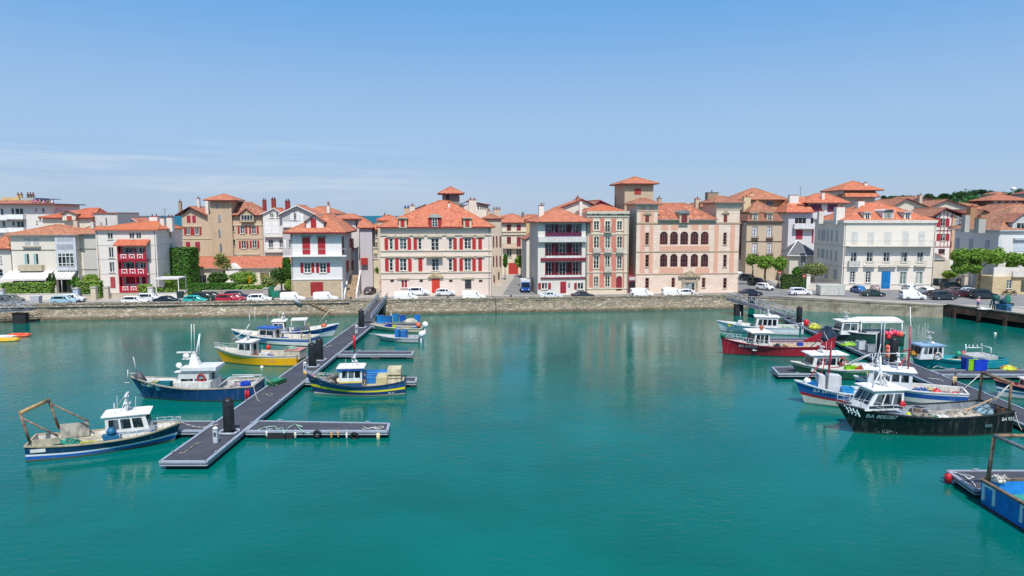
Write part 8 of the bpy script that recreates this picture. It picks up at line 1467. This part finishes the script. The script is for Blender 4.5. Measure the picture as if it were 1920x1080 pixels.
w = at('C3', 990, 560, 141.5); m = MB(); rnd = random.Random(3); leaves(m, (0,0,.9), (.3,.3,1.1), 160, .12, rnd, .1); floor_obj('flower_bush', m, paint('f0c418', .8), 'tall bright yellow broom flowers before the bungalow', 'flowers', w)
# fan palm
w = at('C3', 610, 560, 146); w.z = GZ; t = thing('palm_tree', 'fan palm with shaggy olive green fronds in the bungalow garden', 'palm tree', w); top = at('C3', 570, 250, 146).z-GZ; m = MB(); m.tube((0,0,-.2), (.2,0,top*.9), .32, 9, .26); m.build('trunk', BARK, t); m = MB(); rnd = random.Random(8)
for cxx, czz in ((-.8, top-.2), (.6, top+.4), (-.2, top+1.0), (1.2, top-.8)):
    for i in range(26):
        a = rnd.uniform(0, 6.28); el = rnd.uniform(-.6, 1.0); L_ = rnd.uniform(1.6, 2.4); d = Vector((math.cos(a)*math.cos(el), math.sin(a)*math.cos(el), math.sin(el))); o = Vector((cxx*.5, 0, czz)); q = o+d*L_*.55; e = q+d*L_*.4+Vector((0,0,-.35)); s_ = d.cross(Vector((0,0,1))).normalized()
        m.tube(o, q, .03, 3)
        for f in (-1.2, -.8, -.4, 0, .4, .8, 1.2): tip = q+(d*math.cos(f)+s_*math.sin(f))*.75+Vector((0,0,-.25)); m.poly([q-s_*.05, tip, q+s_*.05])
for k in range(6): leaves(m, ((-.9, .7, -.3, .9, 0, -.6)[k], 0, top+(-.1, .5, 1.2, -.9, -.3, .9)[k]), (1.1, 1.0, .75), 90, .3, rnd, .3)
m.build('crown', foliage('748440', 'c0bc74', c3='4a5420'), t)
def hedge(label, rg, x0, y0, x1, y1, Y, mat, dp=1.4, sz=.16, dens=34, zb=None, rz=None, name='hedge', cat='hedge'):
    a = at(rg, x0, y0, Y); b_ = at(rg, x1, y1, Y); W_ = b_.x-a.x; zt = a.z; z0 = GZ if zb is None else zb; h = zt-z0; t = thing(name, label, cat, (a.x, Y, z0), QANG if rz is None else rz); rnd = random.Random(int(abs(a.x*7)))
    MB().box(.12, W_-.12, .12, dp-.12, 0, h-.12).build('inner_box', paint('2a3418', .9, .3), t); m = MB(); area = 2*W_*dp/2+W_*h+dp*h  # dark box filling the hedge inside its leaves
    for _ in range(int(area*dens)):
        k = rnd.random()*(W_*h+W_*dp+2*dp*h)
        if k < W_*h: p = Vector((rnd.uniform(0,W_), rnd.uniform(-.06,.12), rnd.uniform(0,h))); n = Vector((0,-1,.3))
        elif k < W_*(h+dp): p = Vector((rnd.uniform(0,W_), rnd.uniform(0,dp), h+rnd.uniform(-.14,.08))); n = Vector((0,0,1))
        else: p = Vector((rnd.choice((0,W_))+rnd.uniform(-.08,.08), rnd.uniform(0,dp), rnd.uniform(0,h))); n = Vector((1,0,.2))
        n = (n+Vector((rnd.gauss(0,.5), rnd.gauss(0,.5), rnd.gauss(0,.5)))).normalized(); a_ = n.orthogonal().normalized(); a_.rotate(Matrix.Rotation(rnd.uniform(0,6.28), 3, n)); c_ = n.cross(a_); s_ = sz*rnd.uniform(.6,1.3); m.poly([p-a_*s_, p-c_*s_*.6, p+a_*s_, p+c_*s_*.6])
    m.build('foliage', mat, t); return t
hedge('tall square clipped ivy block right of the loggia house', 'C3', -200, 45, 130, 600, 149, FB, 5.0, .26, 26, rz=0); hedge('bright clipped hedge before the villa awnings', 'C1', 0, 342, 742, 440, 132, FA, 1.4, .18); hedge('flat topped bright hedge at the villa side gate', 'C1', 1172, 318, 1530, 380, 133, FA, 1.6, .18); hedge('short clipped hedge below the red loggia', 'C2', 752, 430, 962, 540, 138, FC, 1.6, .18); hedge('low hedge behind the white wall under the carport', 'C2', 1020, 480, 1420, 548, 137, FA, 1.2, .18); hedge('long loose garden hedge in front of the bungalow', 'C3', 80, 560, 760, 640, 137, FB, 1.8, .2); hedge('right half of the long bungalow garden hedge', 'C3', 780, 585, 1210, 645, 137.5, FA, 1.6, .2); hedge('dark sloping hedge behind the green gate of the lodge', 'C7', 890, 455, 1240, 560, 150, FD, 1.5, .18, rz=-.1)
for i, (x, yt) in enumerate(((782, 165), (838, 180))): ctree(('left', 'right')[i]+' slim dark cypress between the two awnings', 'C1', [(x-30, yt, x+30, 430)], (x, 450), 135, FD, .08, n=900, seed=30+i, sz=.12, limbs=False, name='cypress')
ctree('yellow green bush between the villa and the loggia house', 'C1', [(1290, 200, 1560, 360)], (1430, 420), 141, FC, .12, n=1800, seed=33, name='bush', cat='bush', limbs=False); ctree('dark green shrub at the villa shop corner', 'C1', [(1060, 240, 1240, 400)], (1150, 430), 140, FB, .1, n=1000, seed=34, name='bush', cat='bush', limbs=False); ctree('green shrub under the carport beside the ivy block', 'C2', [(1200, 230, 1420, 480)], (1300, 500), 146, FA, .1, n=1600, seed=35, name='bush', cat='bush', limbs=False)
# garden walls, pillars, carport
def wl(label, rg, x0, y0, x1, Y, c, th_=.3, name='garden_wall', cat='wall', rz=None, coping='c8c2b6', mat=None, zb=GZ):
    a = at(rg, x0, y0, Y); b_ = at(rg, x1, y0, Y); W_ = b_.x-a.x; h = a.z-zb; t = thing(name, label, cat, (a.x, Y, zb), QANG if rz is None else rz); MB().box(0, W_, 0, th_, -.1, h-.08).build('wall', mat or stucco(c), t); MB().box(-.05, W_+.05, -.05, th_+.05, h-.078, h).build('coping', paint(coping, .8, .2), t); return t
ASH2 = brick('garden_ashlar', 'c8bba6', 'b8aa94', '9a8f7e', .8, .4, .012, .3, .2)
wl('long low white garden wall behind the grey cars at the left edge', 'C1', 62, 508, 1130, 130.5, 'dedad4'); wl('pale stone garden wall right of the villa gate', 'C1', 1245, 520, 1480, 131, 'c8b8a0', mat=ASH2); wl('pale stone wall in front of the loggia house', 'C2', 215, 575, 790, 133, 'c8bba6', mat=ASH2); wl('white rendered wall right of the loggia house below the carport', 'C2', 1000, 568, 1450, 133.2, 'e8e6e2'); wl('grey concrete wall behind the parked navy off roader', 'C3', 300, 652, 1200, 134.8, 'a09a94'); wl('white garden wall with iron fence left of the white corner building', 'R5', 588, 812, 832, 150, 'd8d4cc', rz=-.05)
for (rg, x, y0, Y, c, lb) in (('C1', 25, 430, 130, 'c8d4dc', 'pale blue gate pillar at the left edge'), ('C1', 1190, 408, 130.2, 'b8cce0', 'pale blue gate pillar right of the villa hedge'), ('C1', 1462, 392, 130.6, 'd8cbb4', 'cream gate pillar beside the dark villa gate'), ('C2', 190, 450, 132.4, 'd0c8ba', 'capped stone pillar left of the loggia house steps'), ('C2', 985, 450, 132.8, 'dcdcd8', 'white pillar at the right end of the short clipped hedge'), ('C7', 1283, 448, 150, 'ece8e0', 'white garden pillar beside the green gate'), ('D1', 418, 450, 150, 'e4dccc', 'white stone pillar left of the plane tree trunk'), ('C3', 1225, 610, 134, 'b4b0ac', 'grey pillar left of the green bins')):
    a = at(rg, x, y0, Y); t = thing('gate_pillar', lb, 'pillar', (a.x, Y, GZ), QANG); h = a.z-GZ; MB().box(-.45, .45, -.45, .45, -.1, h-.25).build('shaft', stucco(c), t); MB().box(-.55, .55, -.55, .55, h-.248, h-.1).build('cap', paint('b8b2a8', .8), t); MB().box(-.4, .4, -.4, .4, h-.098, h).build('cap_top', paint('b8b2a8', .8), t)
m = MB(); a = at('C2', 1040, 305, 136); b_ = at('C2', 1465, 305, 136); W_ = b_.x-a.x; t = thing('carport', 'flat white carport roof on thin posts right of the loggia house', 'carport', (a.x, 136, GZ), QANG); h = a.z-GZ; MB().box(0, W_, 0, 4.5, h-.3, h).build('roof', stucco('e0e0e0'), t)
for x in (W_-.15, .3): 
    for y in (.1, 4.2): MB().box(x-.08, x+.08, y, y+.16, 0, h-.31).build('post', WHT, t)
def bx(label, rg, x0, y0, x1, Y, c, name, cat, dp=1.0, rz=None, lid=None, zb=GZ+.01):
    a = at(rg, x0, y0, Y); b_ = at(rg, x1, y0, Y); W_ = b_.x-a.x; h = a.z-zb; t = thing(name, label, cat, (a.x, Y, zb), QANG if rz is None else rz); m = MB(); m.hexa([(.08,.05,.12),(W_-.08,.05,.12),(W_-.08,dp-.05,.12),(.08,dp-.05,.12)], [(0,0,h-.12),(W_,0,h-.12),(W_,dp,h-.12),(0,dp,h-.12)]); m.build('body', paint(c, .5, .15), t); m = MB(); m.hexa([(-.04,-.05,h-.118),(W_+.04,-.05,h-.118),(W_+.04,dp+.03,h-.118),(-.04,dp+.03,h-.118)], [(-.02,-.03,h-.06),(W_+.02,-.03,h-.06),(W_+.02,dp*.8,h),(-.02,dp*.8,h)]); m.build('lid', paint(lid or c, .5), t)
    for x in (.15, W_-.15): MB().lathe((x, .1, .09), [(.03, -.04), (.09, -.04), (.09, .04), (.03, .04)], 8, 0, 'Y').build('wheel', BLK, t)
bx('wide green waste container behind the quay left of the white vans', 'C3', 1295, 672, 1412, 134, '14806a', 'waste_container', 'waste container', 1.1); bx('dark green recycling bin under the lime shrub', 'C3', 1250, 600, 1320, 135.5, '1f7a5a', 'waste_container', 'waste container', 1.0); bx('dark teal bin at the end of the white rendered wall', 'C2', 1445, 545, 1545, 133, '1f3a3c', 'waste_container', 'waste container', 1.0); bx('pale grey bin standing alone on the quay left of the blue estate', 'C1', 462, 540, 592, 124.5, 'c0c0c4', 'waste_container', 'waste container', 1.2); bx('weathered white container beside the low quay wall right of the gangway', 'R5', 690, 828, 870, 137, 'c8c8c0', 'storage_container', 'container', 2.2, rz=0)
for (rg, x, y, Y, c, lb, red) in (('C4', 1458, 330, 139.5, 'c8c8c8', 'red and white no entry sign at the left corner of the cream palace', 1), ('C7', 1228, 480, 149.5, 'd8d8dc', 'round road sign on a green pole beside the lodge gate', 2), ('C7', 845, 425, 150, 'd0d0d0', 'small road sign by the right pollarded tree', 1)):
    p = at(rg, x, y, Y); t = thing('road_sign', lb, 'road sign', (p.x, Y, GZ)); h = p.z-GZ; MB().tube((0,.04,0), (0,.04,h+.3), .045, 6).build('pole', paint('8a9a94' if red > 1 else 'b8b8b8', .4), t); m = MB(); m.lathe((0,-.02,h), [(.36,-.02),(.36,.02)], 18, 0, 'Y', False); m.box(-.24, .24, -.05, -.041, h-.06, h+.06, 1); m.build('plate', [paint('c0202c', .4), WHT], t)
m = MB(); a = at('C7', 1105, 515, 149.8); b_ = at('C7', 1255, 515, 149.8); W_ = b_.x-a.x; h = a.z-GZ; t = thing('garden_gate', 'dark green boarded gate between hedge and white pillar', 'gate', (a.x, 149.8, GZ), 0)
for i in range(9): MB().box(i*W_/9+.01, (i+1)*W_/9-.01, 0, .06, .08, h-.1*(i % 2)*0).build('board', paint('1f6a4a', .5, .2), t)
MB().box(0, W_, .065, .12, .4, .5).build('rail', paint('1a5a40', .5), t)
# quay edge bollards and steps
m = MB()
for i, x in enumerate((-58, -44, -30, -12, 0, 12, 24, 36)):
    p = qpt(x, 1.75, 2.9); m = MB(); m.lathe((0,0,0), [(.16, -.25), (.13, 0), (.14, .28), (.2, .32), (.18, .4), (.05, .43)], 10); floor_obj('bollard', m, paint('3a3c3e', .5, .3), 'small black iron mooring bollard '+('opposite the loggia house', 'below the ivy block', 'left of the quay steps', 'before the cream palace', 'opposite the side street mouth', 'opposite the salmon town house', 'below the left stone palace tower', 'below the right stone palace tower')[i], 'bollard', p, group='iron bollards along the quay parapet')
p = qpt(-37.5, 0, 0); t = thing('quay_steps', 'short flight of stone steps down the face of the rubble quay wall', 'steps', p, QANG)
for i in range(8): MB().box(i*.55, i*.55+.6, (.75,.7,.65,.6,.5,.4,.25,.1)[i], 1.2, 2.5-.28*i-.28, 2.5-.28*i).build('step', paint('9a8468', .9, .3), t)
p = qpt(-39.3, .75, 2.5); m = MB(); m.lathe((0,0,0), [(.05,-.9),(.28,-.6),(.34,0),(.3,.5),(.1,.7)], 10, 0, 'X'); o = floor_obj('dinghy', m, paint('8a9298', .5, .3), 'small grey dinghy tipped on the quay wall above the steps', 'dinghy', p, .3); o.rotation_euler = (.5, .5, QANG)
# ================================================================ hill beyond the town
hm = MB(); hx = [(zp('D3', x, y), Yh) for x, y, Yh in ((-250, 235, 1050), (80, 215, 1050), (430, 225, 1000), (620, 232, 950), (900, 215, 900), (1100, 175, 900), (1300, 165, 900), (1600, 175, 900), (1850, 170, 880), (2400, 180, 850), (3200, 200, 850))]; tops = [ony(p[0], p[1]+3, Y) for p, Y in hx]; n = len(tops); rows = []
for k, (f, dy) in enumerate(((0, -330), (.45, -200), (.8, -90), (1, 0), (.9, 120), (0, 300))): rows.append(hm.vs([(p.x*(1+dy/p.y), p.y+dy, .5+(p.z-.5)*f+(random.uniform(-1.5,1.5) if 0 < f < 1 else 0)) for p in tops]))
for a_, b_ in zip(rows, rows[1:]):
    for i in range(n-1): hm.fi([a_+i, a_+i+1, b_+i+1, b_+i], 0, True)
a = MN('hill_grass'); a.col(a.mix(a.rng(a.noise(.03, 4), .4, .6), '6f8f45', '4a6a38')); a.ro(.95); struct('hill', hm, a.m)
wm = MB(); rnd = random.Random(12); HF = foliage('2a4a28', '3f6638', c3='1c3420')
def hz(px, k=0.): 
    for (p, Y), (q, Y2) in zip(hx, hx[1:]):
        if p[0] <= px <= q[0]: f = (px-p[0])/(q[0]-p[0]); return p[1]+(q[1]-p[1])*f, Y+(Y2-Y)*f
    return hx[-1][0][1], hx[-1][1]
for i in range(150):
    px = rnd.uniform(1655, 1990); y, Y = hz(px); p = ony(px, y+3+rnd.uniform(0, 3), Y-rnd.uniform(0, 60)); s_ = rnd.uniform(5, 10)*(.55 if px < 1790 else 1)
    if 1862 < px < 1895: s_ *= .5
    leaves(wm, (p.x, p.y, p.z+s_*.1), (s_, s_, s_*.75), 130, 1.5, rnd, .5)
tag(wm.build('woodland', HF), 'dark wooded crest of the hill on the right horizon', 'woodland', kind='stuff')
wm = MB()
for i in range(60):
    px = rnd.uniform(1790, 1865); y, Y = hz(px); p = ony(px, 377+rnd.uniform(-3, 3), 640+rnd.uniform(-40, 40)); leaves(wm, (p.x, p.y, p.z), (6, 5, 4), 70, 1.3, rnd, .4)
tag(wm.build('thicket', foliage('3f7040', '5a8a50', c3='2a5030')), 'lighter green belt of trees below the wooded crest', 'thicket', kind='stuff')
for i, (x, y, h_, r_, lb) in enumerate(((480, 205, 30, 46, 'flat topped umbrella pine left above the curved gable'), (700, 205, 36, 50, 'broad umbrella pine above the half timbered house'), (925, 205, 40, 48, 'dark round pine where the hill begins to rise'), (1240, 150, 40, 46, 'tallest dark tree clump on the hill crest'), (790, 225, 26, 30, 'small round pine right of the broad umbrella pine'), (-180, 232, 20, 22, 'pointed dark cypress on the horizon left of the far gable'))):
    Y = 520; c = at('D3', x, y, Y); t = tree(lb, Vector((c.x, Y, 4)), c.z-4, .8, [((0, 0, c.z-4), (rad('D3', r_, Y), rad('D3', r_, Y), rad('D3', h_*.55, Y)))], HF, 700, 1.1, 40+i, name='pine_tree')
a0 = at('D3', 1290, 170, 560); b = Bld('hill_house', 'white flat roofed house high on the hill right of the woods', 1290, 1385, 0, 172, 12, stucco('ece8e4'), 'house', 'D3', ang=10, Y=600)
for x0 in (1302, 1332, 1360):
    for y0 in (182, 206): b.win(x0, y0, x0+14, y0+12, cols=1, rows=1, hole=False)
MB().box(-.4, b.W+.4, -.4, 12.4, b.H, b.H+.4).build('roof', paint('c8a890'), b.t); b.finish()
b = Bld('hill_house', 'pinkish house with tiled roof half sunk in trees behind the brown timber hall', 1390, 1520, 0, 180, 14, stucco('e0cfc0'), 'house', 'D3', ang=5, Y=590); b.hip(150, oh=1, mat=TILEB); b.finish()
b = Bld('hill_house', 'dark red roofed house at the right edge of the hill', 1790, 1990, 0, 180, 14, stucco('b8a0a0'), 'house', 'D3', ang=0, Y=560); b.hip(140, oh=1, mat=tiles('8a3a3c', '6a2a2c')); b.finish()
p = at('D3', 1695, 135, 620); m = MB(); m.lathe((0,0,0), [(.9, -14), (.9, 0), (1.9, 1), (2.1, 2), (1.8, 2.8), (.3, 3.2)], 18); floor_obj('water_tower', m, paint('f0f0f2', .5, .05), 'small white domed water tower above the trees on the hill', 'water tower', p)
# aerials on roofs
for (rg, x, y0, y1, Y, lb) in (('R4', 152, 230, 262, 148, 'thin television aerial on the gallery house chimney'), ('R5', 543, 112, 170, 192, 'thin aerial on the villa with purple blinds'), ('R1', 1152, 225, 282, 150, 'thin television aerial above the loggia house'), ('R4', 672, 178, 265, 160, 'thin pole aerial beside the magenta gable')):
    a = at(rg, x, y1, Y); b_ = at(rg, x, y0, Y); h = b_.z-a.z; m = MB(); m.tube((0,0,-.6), (0,0,h), .05, 5)
    for k in range(4): m.tube((-.5+.1*k, 0, h-.15-.2*k), (.5-.1*k, 0, h-.15-.2*k), .02, 4)
    floor_obj('television_aerial', m, paint('6a6a6c'), lb, 'aerial', a)
# ================================================================ people
def skin(name, joints, bones, mat, parent, sub=1):
    me = bpy.data.meshes.new(name); me.from_pydata([j[0] for j in joints], bones and [tuple(b_) for b_ in bones], []); o = bpy.data.objects.new(name, me); col.objects.link(o); o.parent = parent; me.materials.append(mat)
    md = o.modifiers.new('skin', 'SKIN'); md.use_smooth_shade = True; sv = me.skin_vertices[0].data
    for i, j in enumerate(joints): r_ = j[1] if isinstance(j[1], tuple) else (j[1], j[1]); sv[i].radius = r_; sv[i].use_root = (i == 0)
    s_ = o.modifiers.new('sub', 'SUBSURF'); s_.levels = sub; s_.render_levels = sub; return o
SKN = paint('c89a80', .6, .05)
def person(label, w, rz, top, legs, cap=None, walk=.25, hair='4a3a2c', arm=.06, sc=1., sit=False):
    t = thing('person', label, 'person', w, rz); t.scale = (sc, sc, sc); k = walk     # faces +x
    J = [((0,0,.95), (.13,.15)), ((.0,0,1.15), (.12,.15)), ((.02,0,1.38), (.12,.17)), ((.03,0,1.5), (.06,.06)), ((.05,0,1.58), (.055,.055)), ((.06,0,1.66), (.085,.075)), ((.06,0,1.73), (.08,.072))]; E = [(i, i+1) for i in range(6)]
    for sg, ph in ((1, 1), (-1, -1)):
        n0 = len(J); J += [((0,sg*.19,1.42), .06), ((-.05*ph-arm*ph,sg*.25,1.14), .047), ((.05-.16*ph*k*2,sg*.25,.9), .036)]; E += [(2, n0), (n0, n0+1), (n0+1, n0+2)]
        hx_, hy_, hz_ = J[-1][0]; n1 = len(J); J.append(((hx_+.01,hy_,hz_-.07), .032)); E.append((n0+2, n1))
        for f in range(4): J += [((hx_+.04-.024*f, hy_, hz_-.12), .011), ((hx_+.045-.024*f, hy_-sg*.012, hz_-.165+.008*abs(f-1)), .009)]; m1 = len(J)-2; E += [(n1, m1), (m1, m1+1)]
        J += [((hx_+.055, hy_-sg*.02, hz_-.07), .012), ((hx_+.07, hy_-sg*.03, hz_-.11), .01)]; m1 = len(J)-2; E += [(n1, m1), (m1, m1+1)]
        n2 = len(J); J += [((0,sg*.09,.9), .09), ((k*ph*.6+.04,sg*.1,.5), .065), ((k*ph*1.2-(.12 if ph < 0 else 0),sg*.1,.09), .045), ((k*ph*1.2+.16-(.12 if ph < 0 else 0),sg*.11,.04), (.04,.035))]; E += [(0, n2), (n2, n2+1), (n2+1, n2+2), (n2+2, n2+3)]
    skin('body', J, E, SKN, t)
    skin('jacket', [((0,0,.88), (.17,.19)), ((0,0,1.15), (.155,.18)), ((.02,0,1.38), (.15,.2)), ((.03,0,1.49), (.08,.09))]+[((0,.2,1.42), .085), ((-.05-arm,.26,1.14), .068), ((.05-.13*2*k,.255,.93), .055), ((0,-.2,1.42), .085), ((-.05+arm+.1,-.26,1.14), .068), ((.05+.13*2*k,-.255,.93), .055)], [(0,1),(1,2),(2,3),(2,4),(4,5),(5,6),(2,7),(7,8),(8,9)], paint(top, .9, .15), t)
    skin('trousers', [((0,0,.93), (.15,.16))]+[((0,.09,.85), .11), ((k*.6+.04,.1,.5), .085), ((k*1.2,.1,.13), .065), ((0,-.09,.85), .11), ((-k*.6+.04,-.1,.5), .085), ((-k*1.2-.12,-.1,.13), .065)], [(0,1),(1,2),(2,3),(0,4),(4,5),(5,6)], paint(legs, .9, .1), t)
    for x_, y_ in ((k*1.2, .1), (-k*1.2-.12, -.1)): MB().sphere((x_+.07, y_, .06), .07, 10, 6, (2.0, .9, .85)).build('shoe', BLK, t)
    MB().sphere((.045,0,1.715), .098, 12, 8, (1.05,.9,1.0)).build('cap' if cap else 'hair', paint(cap or hair, .9), t)
    m = MB(); m.box(.135, .16, -.012, .012, 1.64, 1.68); m.build('nose', SKN, t)
    m = MB(); 
    for sg in (-1, 1): MB().sphere((.135, sg*.03, 1.675), .012, 6, 4).build('eye', BLK, t)
    MB().box(.13, .142, -.02, .02, 1.605, 1.612).build('mouth', paint('9a5a50'), t)
    return t
person('man in a beige jacket walking along the right pontoon', Pz('E6', 680, 1035, .64), R(-75), 'c8b08a', '20262c', None, .28, sc=1.05)
person('person in a pale pink shirt, red cap and blue jeans standing on the pier', Pz('D1', 560, 818, GZ+.2), R(-100), 'e4b8c0', '2a4478', 'c83a44', .05, sc=1.0)
person('person in a white shirt standing on the blue yellow wooden boat', WB_.W((WB_.q(1000, 500, WB_.ns*.9).x, WB_.ns*1.0, WB_.dz(3))), R(200), '2a4a78', 'b8a890', None, .12, sc=.98)
# fishing gear on the pier
p = Pz('D1', 850, 860, GZ+.03); t = thing('tackle_trolley', 'blue tub with dark covered bundle standing on the pier edge', 'trolley', p, pang); MB().hexa([(-.9,-.6,0),(.9,-.6,0),(.9,.6,0),(-.9,.6,0)], [(-1,-.7,1.2),(1,-.7,1.2),(1,.7,1.2),(-1,.7,1.2)]).build('tub', paint('2a6a94', .6, .3), t); m = MB(); m.sphere((-.1,0,1.65), .55, 12, 8, (1,.8,1)); m.build('bundle', paint('1a4a5c', .8, .3), t)
p = Pz('D1', 890, 800, GZ+.03); m = MB(); m.sphere((0,0,1.1), .7, 12, 8, (.8,.5,1.4)); m.box(-.5, 1.0, -.3, .3, 0, .5, 1); floor_obj('covered_post', m, [paint('147a60', .7, .3), paint('2a2a2a')], 'dark green shrouded post right of the blue tub on the pier', 'post', p)
p = Pz('D1', 750, 850, GZ+.03); t = thing('winch_stand', 'dark green steel winch stand with slanting legs on the pier', 'winch stand', p, pang)
for a_, b_ in (((-1,0,0),(-.6,0,1.6)), ((0,0,0),(-.2,0,1.6)), ((.9,0,.2),(.5,0,1.9)), ((-.7,0,1.6),(.7,0,1.8)), ((-.8,.5,0),(-.5,.3,1.6)), ((.8,.5,0),(.5,.3,1.8))): MB().tube(a_, b_, .1, 6).build('leg', paint('1a5a50', .6), t)
MB().lathe((.1,0,2.1), [(.2,-.4),(.5,-.38),(.5,.38),(.2,.4)], 12, 0, 'X').build('drum', paint('1a5a54', .6), t)
heap(None, 0, 0, 0, 'white net bundle lying on the pier kerb beside the person in pink', ('e0e0dc', '2a2a2a', 'c8c8c4'), (1.4, .5, .35), w=Pz('D1', 640, 840, GZ+.2), n=30)

def moor(b, tt, sgn, px, py, label, rg='P'):
    a = b.W(b.P(tt, 1, sgn)); e = Pz(rg, px, py, .75); m = MB(); n = 7; P_ = [a.lerp(e, i/n)-Vector((0, 0, 1.1*math.sin(math.pi*i/n)*min(1, (a-e).length/9))) for i in range(n+1)]; m.path([p-a for p in P_], .03, 4); tag(m.build('mooring_rope', paint('cfc8b8', .9), None, a), label, 'rope')
moor(T1, 1, 1, 410, 795, 'mooring rope from the gantry trawler bow to the left pontoon'); moor(T2, 0, -T2.ns, 520, 722, 'mooring rope from the navy trawler stern to the left pontoon'); moor(T2, 0, T2.ns, 486, 752, 'nearer mooring rope at the navy trawler stern'); moor(WB_, 1, WB_.ns, 566, 722, 'mooring rope from the blue wooden boat stem to the left pontoon'); moor(BK, 0, BK.ns, 1916, 806, 'pale mooring rope from the black trawler stern to the right pontoon')
